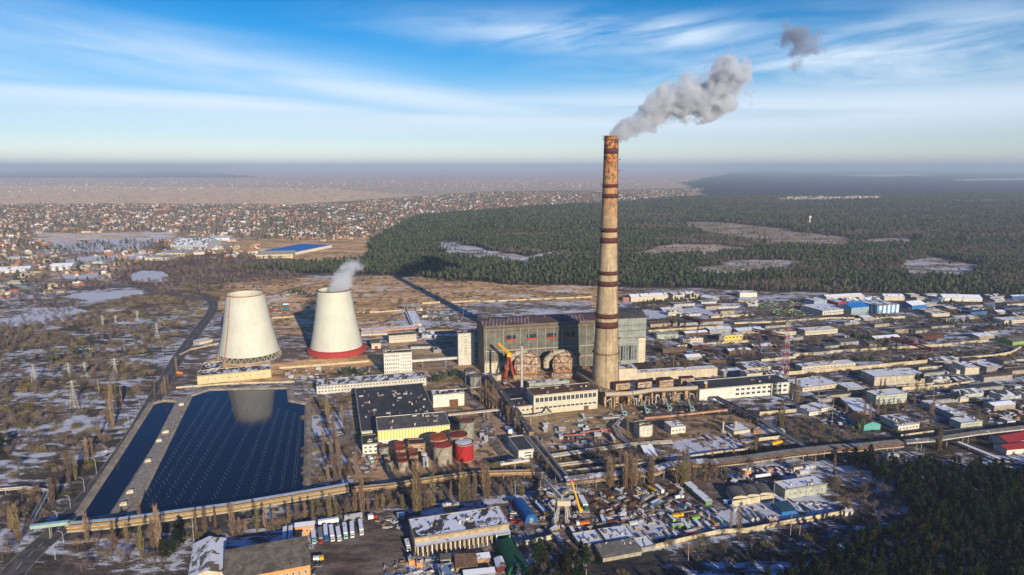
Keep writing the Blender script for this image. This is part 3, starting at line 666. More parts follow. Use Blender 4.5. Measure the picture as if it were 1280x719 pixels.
# ------------------------------------------------------------------ cooling towers
def cooling_tower(label, basepx, topy, rb, rt, skirt, pipe):
    c0 = G(*basepx); HT = 0
    for hh in range(40, 150):
        if proj((c0.x, c0.y, hh))[1] < topy: HT = hh; break
    root = thing('cooling_tower', label, 'cooling tower', tuple(c0))
    z0 = 5.5 if skirt else 6.8
    def rr(z):
        s = (z - z0) / (HT - z0); lin = rb + (rt - rb) * s
        return lin - 1.0 * math.sin(math.pi * min(1, s * 1.02)) ** 1 * 1.0
    mt, t, bs, _ = newmat('pale_tower_shell' + ('_red_foot' if skirt else ''))
    geo = N(t, 'ShaderNodeNewGeometry'); pos = geo.outputs['Position']
    mp = N(t, 'ShaderNodeMapping'); L(t, pos, mp.inputs[0]); mp.inputs['Scale'].default_value = (.35, .35, .02)
    c = MIX(t, SMOOTH(t, noise_(t, pos, .05, 5, .6), .3, .7), (.50, .50, .42), (.56, .56, .48))
    c = MIX(t, MATH(t, 'MULTIPLY', SMOOTH(t, noise_(t, mp.outputs[0], 1, 5, .7), .52, .70), .24), c, (.30, .27, .20))
    spz = N(t, 'ShaderNodeSeparateXYZ'); L(t, pos, spz.inputs[0])
    c = MIX(t, MATH(t, 'MULTIPLY', MATH(t, 'LESS_THAN', MATH(t, 'FRACT', MATH(t, 'DIVIDE', spz.outputs[2], 3.4)), .09), .24), c, (.3, .28, .2))
    c = MIX(t, MATH(t, 'MULTIPLY', SMOOTH(t, spz.outputs[2], HT * .72, HT), MATH(t, 'MULTIPLY', SMOOTH(t, noise_(t, mp.outputs[0], 1.6, 4, .7), .45, .65), .30)), c, (.32, .26, .17))
    L(t, c, bs.inputs['Base Color']); bs.inputs['Roughness'].default_value = .8
    mb = MB(); mb.smooth = True; NZ = 28
    pr = [(rr(z0 + (HT - z0) * i / NZ), z0 + (HT - z0) * i / NZ) for i in range(NZ + 1)]
    pr += [(r - .7, z) for r, z in reversed(pr)]; pr.append(pr[0])
    mb.lathe(tuple(c0), pr, 72); mb.build('shell', mt, root)
    mb = MB(); mb.lathe(tuple(c0), [(rr(HT) + .02, HT - .9), (rr(HT) + .9, HT - .9), (rr(HT) + .9, HT + .1), (rr(HT) - .6, HT + .1), (rr(HT) - .9, HT - .4)], 64); mb.build('rim_walkway', rusty if not pipe else mat('rust_pink', (.42, .20, .13)), root)
    if skirt:
        mb = MB(); mb.smooth = True; mb.lathe(tuple(c0), [(rb + 4.3, .1), (rb + 4.3, 5.0), (rb + .6, 6.6), (rb - .9, 7.4)], 64); mb.build('red_skirt', mat('skirt_red', (.40, .045, .04), var=.25, scale=.5), root)
    for k in range(32):
        a0 = 2 * math.pi * k / 32
        mb = MB()
        for sg in (-1, 1):
            a1 = a0 + sg * math.pi / 32
            mb.tube((c0.x + (rb + 1.5) * math.cos(a1), c0.y + (rb + 1.5) * math.sin(a1), 0), (c0.x + (rb - .2) * math.cos(a0), c0.y + (rb - .2) * math.sin(a0), z0 + .3), .48, .48, 5)
        mb.build('support_column', concrete, root)
    mb = MB(); mb.lathe(tuple(c0), [(rb + 3.5, .02), (rb + 3.5, 1.2), (rb + 3, 1.2), (rb + 3, .3), (.1, .3)], 64); mb.build('basin', concrete, root)
    if pipe:
        mb = MB(); a = R(-118); pts = [(c0.x + (rr(max(z, z0)) + .5) * math.cos(a), c0.y + (rr(max(z, z0)) + .5) * math.sin(a), z) for z in np.linspace(0, HT - 1, 14)]
        mb.path(pts, .62, 6)
        for j in range(12):
            mb.tube((c0.x + (rb + 1) * math.cos(a - j * .03), c0.y + (rb + 1) * math.sin(a - j * .03), 5 - j * .3), (c0.x + (rb + 1) * math.cos(a - (j + 1) * .03), c0.y + (rb + 1) * math.sin(a - (j + 1) * .03), 5 - (j + 1) * .3), .5, .5, 6)
        mb.build('riser_pipe', mat('rust_pink', (.42, .20, .13)), root)
    return c0, HT
ct1 = cooling_tower('pale cream cooling tower with a thin red riser pipe, standing open-legged behind the pump house', (312, 445), 367, 37.2, 23.0, False, True)
ct2 = cooling_tower('pale cream cooling tower with a bright red foot ring and white steam rising from it', (421, 438.5), 362, 34.0, 21.2, True, False)
# ------------------------------------------------------------------ boiler house
hallm = mat('green_grey_cladding', (.175, .17, .135), kind='panel', a=7, b=4.2, var=.35, scale=.10, streaks=.55)
hallb = mat('glazed_grey_cladding', (.30, .33, .30), kind='panel', a=5, b=4.2, var=.2, scale=.10, streaks=.35)
hallroof, t, bs, _ = newmat('patched_rust_roof')
geo = N(t, 'ShaderNodeNewGeometry'); mp = N(t, 'ShaderNodeMapping'); L(t, geo.outputs['Position'], mp.inputs[0])
s_ = N(t, 'ShaderNodeSeparateXYZ'); L(t, geo.outputs['Position'], s_.inputs[0])
st = MATH(t, 'GREATER_THAN', MATH(t, 'FRACT', MATH(t, 'DIVIDE', s_.outputs[0], 4.2)), .5)
patch = SMOOTH(t, noise_(t, geo.outputs['Position'], .016, 2, .5), .47, .52)
c = MIX(t, MATH(t, 'MULTIPLY', st, patch), (.10, .045, .04), (.28, .20, .18))
c = MIX(t, MATH(t, 'MULTIPLY', SMOOTH(t, noise_(t, geo.outputs['Position'], .05, 4), .5, .6), .6), c, (.07, .065, .07))
L(t, c, bs.inputs['Base Color']); bs.inputs['Roughness'].default_value = .8
hall = bld('boiler_house', 'huge green-grey clad boiler house with rust-striped roof behind the tall chimney', 'power station', 'J', [(178, 152), (990, 108), (936, 74), (135, 110)], 238, hallm, hallroof, 'gable', rise=.05, over=.8)
W, D, h = hall.W, hall.D, hall.h
print('HALL', W, D, h, 'CH', CH, 'CT', ct1, ct2)
ar = .785
mb = MB(); mb.prism([hall.q(W * ar, -.12), hall.q(W + .12, -.12), hall.q(W + .12, D * .6), hall.q(W * ar, D * .6)], .1, h - .1, 0, top=False); mb.build('glazed_end_wall', hallb, hall.root)
mb = MB()
for i in range(12):
    s0, s1 = i / 12, (i + 1) / 12; a0, a1 = -.5 + s0 * D, -.5 + s1 * D
    z0, z1 = h + 6.5 * math.sin(math.pi * s0), h + 6.5 * math.sin(math.pi * s1)
    mb.quad([hall.q(W * ar, s0 * D, z0 + .45), hall.q(W + 1, s0 * D, z0 + .45), hall.q(W + 1, s1 * D, z1 + .45), hall.q(W * ar, s1 * D, z1 + .45)])
    for a_ in (W * ar, W + .9):
        mb.quad([hall.q(a_, s0 * D, h - .2), hall.q(a_, s0 * D, z0 + .45), hall.q(a_, s1 * D, z1 + .45), hall.q(a_, s1 * D, h - .2)], 1)
mb.build('arched_roof', [tar, hallb], hall.root)
wf = mat('red_sill', (.45, .06, .03), streaks=0)
for x0, x1, in ((285, 331), (385, 431), (481, 528), (578, 624)):
    a0, a1 = (x0 - 178) / 812 * W, (x1 - 178) / 812 * W; zc = h * .70
    onwall(hall, 'window', glass, a0, a1, zc, zc + 4.4, .12, .03); onwall(hall, 'sill', wf, a0 - .5, a1 + .5, zc - 2.2, zc - .1, .5, .03)
for z0, z1, m_, t_ in ((h * .94, h * .965, rusty, .3), (h * .86, h * .875, rusty, .25), (h * .46, h * .475, insul, 1.2), (h * .225, h * .25, insul2, .5)):
    onwall(hall, 'pipe_shelf' if t_ > 1 else 'cladding_rail', m_, 1, W * ar - 1, z0, z1, t_, .03)
onwall(hall, 'base_cladding', creamp, 1, W * .17, .1, h * .215, .2, .03)
onwall(hall, 'gate', rusty, W * .1, W * .13, .1, 7, .3, .25)
onwall(hall, 'base_cladding', creamp, W * .955, W, .1, h * .55, .2, .14)
for k in range(9):
    a = W * ar + (W * .16) * (k + .5) / 9; onwall(hall, 'window', brightglass if k % 3 else glass, a - 1.3, a + 1.3, h * .08, h * .40, .1, .14)
for zf in (.46, .56, .72, .84): onwall(hall, 'cladding_rail', rusty if zf > .5 else insul, W * ar + .5, W - .5, h * zf, h * zf + .6, .3, .14)
for k in range(7):
    a = W * (.06 + .11 * k); mb = MB(); p = hall.q(a, D * .5, h + D * .05 - .6); mb.box(p, (3, 3, 2.4), hall.yaw); mb.build('roof_vent', rusty, hall.root)
for k in range(16):
    a = 3 + (W * ar - 6) * k / 15; onwall(hall, 'pilaster', greyp, a - .35, a + .35, .2, h * .93, .35, .02)
# stair tower and small masonry bunkers at its left end
tw = bld('stair_tower', 'narrow white tower block with one column of windows left of the boiler house', 'tower block', 'J', [(50, 190), (132, 186), (118, 176), (35, 180)], 157, whitep, tar, wins=[(7, 1, .30, .95, .38, .56, .5)], over=.2, vents=1)
for x, y, r_, hp_ in ((110, 372, 30, 60), (135, 400, 30, 50)):
    p = g('J', x, y + hp_); rr_ = r_ / 3.993 * depth(p) / FPX; hh = hof(p, hp_ / 3.993)
    root = thing('concrete_bunker', ('nearer' if x > 120 else 'farther') + ' eight-sided grey concrete bunker beside the white stair tower', 'bunker', tuple(p))
    mb = MB(); mb.lathe(tuple(p), [(rr_, 0), (rr_, hh)], 8); mb.build('wall', greyw, root)
    mb = MB(); mb.lathe(tuple(p), [(rr_ + .4, hh), (rr_ + .4, hh + .6), (.05, hh + 1.6)], 8); mb.build('roof', greyroof, root)
# conveyor bridge from the five storey block to the tower
def gallery(name, label, cat, pts, z, w_, h_, m_, step=22, legm=None, lego=True, roofm=None, wz=None):
    root = thing(name, label, cat, (pts[0][0], pts[0][1], 0)); P3 = [Vector((p[0], p[1], 0)) for p in pts]
    for i, (a, b) in enumerate(zip(P3, P3[1:])):
        za, zb = (z[i], z[i + 1]) if isinstance(z, (list, tuple)) else (z, z)
        d = (b - a).normalized(); n = Vector((-d.y, d.x, 0)) * (w_ / 2 + .008 * (i % 2)); mb = MB(); k = []
        for (c_, zc) in ((a, za), (b, zb)):
            for sgn in (-1, 1):
                for zz_ in (0, h_): k.append((c_.x + n.x * sgn, c_.y + n.y * sgn, zc + zz_))
        mb.v = k
        for f in ((0, 4, 5, 1), (2, 3, 7, 6), (0, 2, 6, 4), (0, 1, 3, 2), (4, 6, 7, 5)): mb.face(f)
        mb.face((1, 5, 7, 3), 1)
        mb.build('gallery_body', [m_, roofm or m_], root)
        if lego:
            nL = max(1, int((b - a).length / step))
            for j in range(nL):
                c_ = a.lerp(b, (j + .5) / nL); zc = za + (zb - za) * (j + .5) / nL; lg = MB()
                for sgn in (-1, 1): lg.tube((c_.x + n.x * sgn * .8, c_.y + n.y * sgn * .8, 0), (c_.x + n.x * sgn * .8, c_.y + n.y * sgn * .8, zc), .35, .35, 4)
                lg.tube((c_.x - n.x * .8, c_.y - n.y * .8, zc * .55), (c_.x + n.x * .8, c_.y + n.y * .8, zc * .55), .25, .25, 4)
                lg.build('trestle_leg', legm or concrete, root)
    return root
gallery('conveyor_bridge', 'cream covered bridge on thin legs between the five storey block and the white stair tower', 'bridge', [g('I', 455, 165), g('I', 685, 148)], 8.5, 3.2, 2.6, whitep, 26, roofm=snowroof)
# curved gas ducts: two banded half-drums on steel frames
drumm = mat('scorched_drum_lagging', (.60, .44, .30), var=.5, scale=.35, c2=(.16, .08, .05), streaks=.5)
def drum(label, v, xc, ybase, rpx, lenm, tilt):
    p = g(v, xc, ybase); r = rpx / VW[v][2] * depth(p) / FPX; root = thing('gas_duct_drum', label, 'gas duct', tuple(p))
    ax = Vector((math.cos(tilt), math.sin(tilt), 0)); sx = Vector((-math.sin(tilt), math.cos(tilt), 0)); zc = r * .95
    mb = MB(); S = 14; secs = []
    for (d, k) in ((0, .80), (1.2, 1.0), (lenm - 1.2, 1.0), (lenm, .80)):
        secs.append([tuple(p + ax * (r * k * math.cos(math.pi * 2 * i / S)) + sx * d + Vector((0, 0, zc + r * k * math.sin(math.pi * 2 * i / S)))) for i in range(S)])
    n = 0
    for s_ in secs: mb.v += s_
    for j in range(3):
        for i in range(S): mb.face((j * S + i, j * S + (i + 1) % S, (j + 1) * S + (i + 1) % S, (j + 1) * S + i))
    mb.face(range(S - 1, -1, -1)); mb.face(range(3 * S, 4 * S)); mb.build('casing', drumm, root)
    for j in range(9):                                 # stiffening ribs on the front face
        a = math.pi * 2 * j / 9 + .2; mb = MB()
        mb.tube(p + sx * -.3 + ax * r * .25 * math.cos(a) + Vector((0, 0, zc + r * .25 * math.sin(a))), p + sx * -.3 + ax * r * .93 * math.cos(a) + Vector((0, 0, zc + r * .93 * math.sin(a))), .45, .45, 4); mb.build('rib', rusty if j % 2 else insul, root)
    for zf in (.25, .6, .9):
        mb = MB(); mb.tube(p + sx * -.9 + ax * -r * .9 + Vector((0, 0, zc * 2 * zf)), p + sx * -.9 + ax * r * .9 + Vector((0, 0, zc * 2 * zf)), .4, .4, 4); mb.build('walkway', orangep if zf < .3 else darksteel, root)
    mb = MB(); q0 = p + sx * (lenm * .5) + Vector((0, 0, zc * 1.95)); q1 = q0 - ax * r * .9 + Vector((0, 0, -1.5)); q2 = q1 - ax * r * .6 + Vector((0, 0, -r * .6))
    mb.path([q0, q1, q2, q2 + Vector((0, 0, -r * .6))], r * .26, 8); mb.build('elbow_duct', insul, root)
    for sgn in (-.8, -.3, .3, .8):
        for d in (0, lenm):
            mb = MB(); mb.tube(p + ax * r * sgn + sx * d, p + ax * r * sgn + sx * d + Vector((0, 0, zc)), .45, .45, 4); mb.build('frame_leg', rusty, root)
    mb = MB(); mb.box((p.x, p.y - 3, 0), (r * 2.1, 5, r * .35), tilt); mb.build('plinth', insul2, root)
drum('left scorched round gas duct drum in front of the boiler house, beside the yellow crane', 'J', 395, 412, 66, 17, -.05)
drum('right scorched round gas duct drum in front of the boiler house, beside the chimney foot', 'J', 582, 402, 62, 17, -.05)
# thin grey steel stack in front
p = g('J', 368, 492); hh = hof(p, 242 / 3.993); root = thing('steel_stack', 'thin pale grey steel stack rising in front of the boiler house', 'chimney', tuple(p))
mb = MB(); mb.tube(p, p + Vector((0, 0, hh)), 1.45, 1.15, 14); mb.build('shaft', palesteel, root)
mb = MB(); mb.lathe(tuple(p), [(1.2, hh - .8), (1.5, hh - .8), (1.5, hh), (1.0, hh)], 14); mb.build('cap_ring', darksteel, root)
mb = MB(); mb.tube(p + Vector((1.6, -.5, 0)), p + Vector((1.35, -.5, hh)), .15, .15, 4); mb.build('ladder', rusty, root)
mb = MB(); mb.box(tuple(p), (6, 6, 1.2)); mb.build('foundation', concrete, root)
# lattice helper and cranes
def lattice(mb, a, b, w0, w1=None, r=.18, bays=8, m=0):
    a, b = Vector(a), Vector(b); w1 = w0 if w1 is None else w1; d = (b - a).normalized()
    u = (Vector((1, 0, 0)) - d * d.x).normalized() if abs(d.x) < .9 else (Vector((0, 1, 0)) - d * d.y).normalized(); v = d.cross(u)
    prev = None
    for i in range(bays + 1):
        s = i / bays; c_ = a.lerp(b, s); ww = (w0 + (w1 - w0) * s) / 2
        cur = [c_ + u * ww + v * ww, c_ - u * ww + v * ww, c_ - u * ww - v * ww, c_ + u * ww - v * ww]
        for j in range(4): mb.tube(cur[j], cur[(j + 1) % 4], r * .6, r * .6, 3, m, False)
        if prev:
            for j in range(4):
                mb.tube(prev[j], cur[j], r, r, 4, m, False); mb.tube(prev[j], cur[(j + 1) % 4], r * .6, r * .6, 3, m, False)
        prev = cur
    return mb
p = g('J', 305, 412); root = thing('yellow_derrick_crane', 'yellow and orange derrick crane with red legs beside the left gas duct drum', 'crane', tuple(p))
k = depth(p) / FPX / 3.993
def jp(x, y, dy=0): return p + Vector(((x - 305) * k, dy, (412 - y) * k * 1.04))
for x, dy in ((283, -3), (332, -3), (290, 7), (328, 7)):
    mb = MB(); lattice(mb, jp(x, 412, dy), jp(306, 290, 2), 1.6, 1.0, .30, 7); mb.build('leg', orangep if dy > 0 else redpaint, root)
mb = MB(); mb.box(tuple(jp(306, 306, 2)), (5, 4, 5)); mb.build('cab', yellowp, root)
mb = MB(); lattice(mb, jp(306, 292, 2), jp(250, 238, 0), 2.2, 1.2, .35, 8); mb.build('boom', yellowp, root)
mb = MB(); mb.tube(jp(250, 238), jp(250, 300), .12, .12, 4); mb.build('hoist_cable', blackp, root)
# buildings around the chimney foot
bld('machine_shop', 'long beige workshop with window ribbons and brown flat roof left of the chimney foot', 'workshop', 'J', [(428, 500), (748, 470), (690, 436), (395, 463)], 93, creamp, brownroof, wins=[(1, 14, .52, .98, .02, .98, .86), (1, 14, .22, .44, .02, .98, .86)], side=[('l', (1, 3, .5, .9))], vents=9, door=[(.82, 5, 4)])
bld('ash_handling_shed', 'pale grey-blue shed with a snow-edged roof behind the brown-roofed workshop', 'shed', 'J', [(405, 440), (606, 422), (600, 411), (395, 428)], 60, mat('pale_sage_panel', (.42, .45, .38), kind='panel', a=9, b=4), halfsnow, vents=0)
bld('workshop_annex', 'low dark-roofed annex at the left corner of the beige workshop', 'annex', 'J', [(340, 557), (432, 547), (392, 507), (308, 522)], 40, creamp, tar, wins=[(1, 4, .3, .85)], vents=2)
bld('turbine_gallery', 'long cream panelled gallery with snow on its roof running right from the chimney', 'gallery building', 'T', [(108, 140), (1095, 82), (1090, 62), (100, 112)], 82, mat('cream_ribbed_panel', (.62, .53, .38), kind='panel', a=5.5, b=12, var=.2), snowroof, vents=3)
bld('vent_house', 'cream rooftop house with a snowy edge just right of the chimney base', 'plant room', 'T', [(108, 92), (290, 84), (240, 40), (108, 50)], 40, creamp, halfsnow, eq=17)
for i_, (x0, x1, y0, y1, hp_) in enumerate([(80, 222, 240, 226, 62), (300, 438, 226, 212, 60), (516, 655, 208, 192, 62), (732, 864, 186, 178, 75)]):
    nm_ = ['first', 'second', 'third', 'fourth'][i_]
    b_ = bld('filter_house', nm_ + ' rust-stained beige filter box right of the chimney, above the row of fans', 'filter house', 'T', [(x0, y0), (x1, y1), (x1 - 15, y1 - 22), (x0 - 30, y0 - 18)], hp_ * 1.7, mat('stained_beige', (.55, .38, .22), var=.45, scale=.3, c2=(.25, .12, .06)), darksteel, wins=[(1, 2, .62, .92)], group='filter houses above the fans')
# the big horizontal lagged flue on concrete piers with fans in the bays
fl = thing('lagged_flue', 'long cream lagged flue carried on thick piers right of the chimney foot', 'flue', tuple(g('T', 450, 520)))
zf = 12.5
pts = [g('T', -30, 345, zf), g('T', 240, 335, zf), g('T', 450, 300, zf), g('T', 680, 290, zf), g('T', 890, 280, zf)]
for a, b in zip(pts, pts[1:]):
    mb = MB(); mb.tube(a, b, 2.5, 2.5, 10); mb.build('flue_section', insul, fl)
    mb = MB(); mb.tube(a + Vector((0, -2.9, -1.0)), b + Vector((0, -2.9, -1.0)), .25, .25, 5); mb.build('handrail', rusty, fl)
for s_ in np.linspace(0, 1, 9):
    q = pts[0].lerp(pts[-1], s_); mb = MB(); mb.box((q.x, q.y, 0), (3.4 if round(s_ * 8) % 2 else 1.8, 4.5, zf - 1.6), .1); mb.box((q.x, q.y + 7, 0), (3, 3, zf - 2.5), .1); mb.build('pier', mat('stained_beige', (.5, .3, .2)), fl)
for s_ in np.linspace(.06, .94, 8):
    q = pts[0].lerp(pts[-1], s_); mb = MB(); mb.box((q.x, q.y + 6.5, 0), (5.2, 1, zf - 3), .1); mb.build('bay_back_wall', mat('painted_bay_shade', (.05, .035, .03), var=.5), fl)  # near-black backing paints in the shade inside the flue bays
for i_, (x, y) in enumerate([(165, 530), (390, 500), (615, 475), (838, 480)]):
    q = g('T', x, y + 30); nm_ = ['first', 'second', 'third', 'fourth'][i_]
    fr = thing('draught_fan', nm_ + ' pale blue snail-shaped fan with its duct below the cream flue', 'fan', tuple(q), 'row of pale blue fans under the flue')
    mb = MB(); k_ = 14; rad_ = lambda a: 1.6 + 1.1 * a / (2 * math.pi)
    for j in range(k_):
        a0, a1 = 2 * math.pi * j / k_, 2 * math.pi * (j + 1) / k_
        for (d0, m_) in ((-1.1, 0), (1.1, 0)):
            mb.quad([(q.x, q.y + d0, 3.0), (q.x + rad_(a0) * math.cos(a0), q.y + d0, 3.4 + rad_(a0) * math.sin(a0)), (q.x + rad_(a1) * math.cos(a1), q.y + d0, 3.4 + rad_(a1) * math.sin(a1))], 0)
        mb.quad([(q.x + rad_(a0) * math.cos(a0), q.y - 1.1, 3.4 + rad_(a0) * math.sin(a0)), (q.x + rad_(a1) * math.cos(a1), q.y - 1.1, 3.4 + rad_(a1) * math.sin(a1)), (q.x + rad_(a1) * math.cos(a1), q.y + 1.1, 3.4 + rad_(a1) * math.sin(a1)), (q.x + rad_(a0) * math.cos(a0), q.y + 1.1, 3.4 + rad_(a0) * math.sin(a0))], 0)
    mb.build('scroll_casing', mat('fan_blue', (.20, .40, .46), rough=.5), fr)
    mb = MB(); mb.tube(q + Vector((0, -1.15, 3.4)), q + Vector((0, -1.9, 3.4)), 1.0, 1.0, 12); mb.build('inlet', blackp, fr)
    mb = MB(); mb.path([q + Vector((-1.6, 0, 4.5)), q + Vector((-2.8, 2, 8)), q + Vector((-3.2, 4, 11))], .75, 6); mb.build('outlet_duct', mat('dull_duct', (.26, .34, .34)), fr)
    mb = MB(); mb.box(tuple(q), (4, 3.4, 1.2)); mb.build('base', concrete, fr)
gallery('product_pipe', 'fat rust-pink pipe on low supports running along the yard below the fans', 'pipe', [g('T', 360, 605), g('T', 700, 575), g('T', 1190, 520)], 1.5, 1.8, 1.8, mat('pinkish_lagging', (.50, .28, .18), var=.4), 15)
gallery('flue_elbow', 'rusty flue wrapping the left side of the chimney foot', 'flue', [g('J', 560, 450, 4), g('J', 660, 370, 4), g('J', 650, 400, 4), g('J', 760, 480, 4), g('J', 830, 500, 4)][1:], 5, 4.2, 4.2, insul2, 20)
bl = bld('control_office', 'long white two storey office with many square windows right of the flue', 'office', 'N', [(425, 618), (935, 575), (872, 548), (400, 552)], 62, whitew, tar, wins=[(2, 10, .12, .95, .38, .97, .7)], vents=4)
bld('rooftop_plant_room', 'cream square plant room standing on the back of the long white office', 'plant room', 'N', [(690, 530), (778, 522), (745, 503), (655, 512)], 58, creamp, halfsnow, wins=[(2, 3, .3, .9)])
bld('dark_slope_shed', 'dark sloping-roofed shed beside the radio mast foot', 'shed', 'N', [(800, 545), (895, 555), (850, 520), (780, 525)], 35, greyp, tarsnow, 'shed', rise=.2)
for i_, (x, y, r_) in enumerate([(450, 640, 40), (600, 690, 0)][:1]):
    q = g('N', 458, 670); root = thing('yellow_derrick_crane', 'small yellow crane post at the left end of the long white office', 'crane', tuple(q)); mb = MB(); lattice(mb, q, q + Vector((0, 0, 17)), 1.6, 1, .25, 7); mb.build('mast', yellowp, root)
    mb = MB(); mb.box((q.x - .8, q.y, 17), (3, 2.4, 2.6)); mb.build('cab', palesteel, root)
# left: buildings between towers and chimney
bld('office_wing', 'very long low white office wing in front of the five storey block', 'office', 'I', [(-18, 253), (530, 210), (518, 184), (-20, 216)], 38, whitep, halfsnow, wins=[(2, 34, .05, .97, .01, .99, .6)], vents=6)
bld('five_storey_block', 'white five storey block with rows of windows between the cooling tower and the boiler house', 'office block', 'I', [(318, 90), (458, 82), (452, 70), (316, 76)], 106, whitew, tar, wins=[(5, 8, .03, .97, .02, .55, .6), (6, 6, .03, .97, .60, .98, .5)], vents=2)
bld('process_hall', 'broad black-roofed factory hall with many small roof vents behind the yellow-fronted hall', 'factory', 'I', [(207, 480), (598, 436), (515, 232), (168, 264)], 40, whitep, tar, vents=46)
yh = bld('yellow_fronted_hall', 'hall with a yellow and white striped upper front and grey roof behind the red tanks', 'factory', 'I', [(288, 477), (648, 446), (615, 380), (276, 412)], 76, whitew, greyroof, vents=12)
onwall(yh, 'striped_fascia', yelstripe, 0, yh.W, yh.h * .42, yh.h - .02, .35, .03)
onwall(yh, 'window', glass, yh.W * .18, yh.W * .62, yh.h * .20, yh.h * .26, .1, .03)
onwall(yh, 'door', rusty, yh.W * .70, yh.W * .76, .05, 4, .12, .03)
# ------------------------------------------------------------------ tanks
def tank(label, v, x, ytop, rx, hp_, wallm, topm, group=None, dome=.12):
    pt = P(v, x, ytop); h = 6.0; hpx = hp_ / VW[v][2]
    for _ in range(6): h = max(2, hof(G(*pt, h), hpx))
    c_ = G(*pt, h); r = rx / VW[v][2] * depth(c_) / FPX; root = thing('storage_tank', label, 'tank', (c_.x, c_.y, 0), group)
    mb = MB(); mb.smooth = False; mb.lathe((c_.x, c_.y, 0), [(r, 0), (r, h * .33), (r, h * .34), (r, h * .66), (r, h * .67), (r, h)], 28); sh_ = mb.build('shell', wallm, root)
    mb = MB(); mb.lathe((c_.x, c_.y, h), [(r + .12, 0), (r + .12, .2), (r * .5, r * dome * .7), (.02, r * dome)], 28); rf_ = mb.build('roof', topm, root)
    if r > 3:
        mb = MB(); mb.lathe((c_.x, c_.y, h), [(r + .1, .2), (r + .1, 1.1), (r + .02, 1.1), (r + .02, .2)], 28); mb.build('railing', rusty, root).parent = rf_
        mb = MB(); a0 = -2.4
        mb.path([(c_.x + (r + .5) * math.cos(a0 + .09 * i), c_.y + (r + .5) * math.sin(a0 + .09 * i), h * i / 10) for i in range(11)], .22, 4); mb.build('stairway', rusty, root).parent = sh_
    mb = MB(); mb.lathe((c_.x, c_.y, .02), [(r + .8, 0), (r + .8, .35), (r + .02, .35)], 28); mb.build('plinth', concrete, root)
tk = mat('weathered_tank_shell', (.36, .31, .24), var=.3, scale=.3, streaks=.6); tr = mat('faded_red_roof', (.42, .055, .04), var=.3, streaks=0); tb = mat('brown_tank_roof', (.18, .10, .07), streaks=0)
mr = mat('maroon_tank_roof', (.25, .04, .04), streaks=0)
tank('large weathered tank with an orange-red roof touching the right end of the yellow-fronted hall', 'I', 592, 507, 47, 85, tk, mat('orange_red_roof', (.50, .09, .03), streaks=0))
tank('large weathered tank with a maroon roof, behind the bright red tank', 'I', 690, 493, 45, 85, tk, mr)
tank('tall grey-green tank with a brown roof, farthest back of the large tanks', 'I', 731, 424, 39, 78, mat('grey_green_tank', (.27, .28, .22), streaks=.5), tb)
tank('large pale grey tank with a red roof, front left of the big tanks', 'I', 612, 543, 48, 80, tk, tr)
tank('large bright red tank with a white roof', 'I', 720, 533, 46, 78, redpaint, whitepaint)
for x, y, r_, h_, wm, tm, lb in [(395, 540, 28, 45, tk, tr, 'small red-roofed tank at the back of the row below the yellow hall'), (400, 563, 27, 45, tk, tr, 'small red-roofed tank second from the back of its row'),
        (407, 598, 27, 42, tk, mr, 'small maroon-roofed tank second from the front of its row'), (414, 623, 26, 42, tk, mr, 'small maroon-roofed tank at the front of its row'),
        (462, 575, 24, 40, tk, mat('pinkish_roof', (.4, .15, .12), streaks=0), 'small pink-topped tank in the middle of the small tanks'), (467, 592, 24, 42, insul2, mr, 'small rusty tank with a maroon top just in front of the pink-topped tank'),
        (318, 552, 24, 46, greyw, greyroof, 'small grey tank by the corner of the two storey white annex'), (335, 600, 15, 30, insul2, greyroof, 'small brown grey-topped tank below the grey tank'),
        (342, 628, 17, 40, tk, tb, 'small grey tank with a brown top, front left of the small tanks'), (473, 622, 17, 34, insul2, tb, 'small dark brown tank in front of the rusty tank'),
        (520, 588, 14, 36, palesteel, whitepaint, 'slim white tank, rear one of the pair beside the small tanks'), (527, 610, 15, 40, palesteel, whitepaint, 'slim white tank, front one of the pair beside the small tanks')]:
    tank(lb, 'I', x, y, r_, h_, wm, tm, 'small tanks in front of the yellow hall')
bld('tank_shelter', 'rusty brown shelter between the small tanks and the large tanks', 'shed', 'I', [(440, 545), (525, 540), (520, 515), (435, 520)], 45, mat('stained_beige', (.5, .3, .2)), darksteel, wins=[(1, 3, .2, .8)], over=.2)
# ------------------------------------------------------------------ other buildings
bld('laboratory', 'small white two storey block with dark green roof beside the yellow-fronted hall', 'office', 'I', [(212, 545), (290, 535), (285, 488), (206, 503)], 46, whitew, mat('dark_green_roof', (.04, .07, .04), streaks=0), wins=[(2, 3, .05, .9)], vents=4)
bld('gate_garage', 'white garage with a large brown door behind the tanks', 'garage', 'I', [(565, 298), (720, 286), (700, 268), (555, 277)], 60, whitew, tarsnow, door=[(.66, 9, 7)], vents=2)
bld('dark_roof_store', 'white-fronted store with a dark felt roof between the tank farm and the long diagonal conveyor', 'store', 'K', [(217, 378), (300, 366), (240, 290), (160, 302)], 46, whitew, tar, wins=[(2, 1, .15, .85, .25, .95, .7)])
bld('switch_house', 'tiny white hut beside the grey store and poplars', 'hut', 'U', [(283, 135), (322, 130), (318, 118), (280, 120)], 50, whitew, blueroof, over=.5)
bld('brick_shaft', 'small red-brown brick shaft beside the diagonal conveyor', 'shaft', 'U', [(400, 110), (428, 108), (425, 103), (398, 105)], 75, mat('orange_brick', (.38, .18, .09)), tb, over=.2)
bld('pump_house', 'buff pump house with a long flat front at the head of the cooling pond', 'pump house', 'F', [(118, 588), (533, 548), (528, 516), (125, 562)], 45, mat('buff_render', (.62, .50, .28), var=.2), tarsnow, wins=[(1, 9, .35, .7, .1, .95, .25)], vents=3)
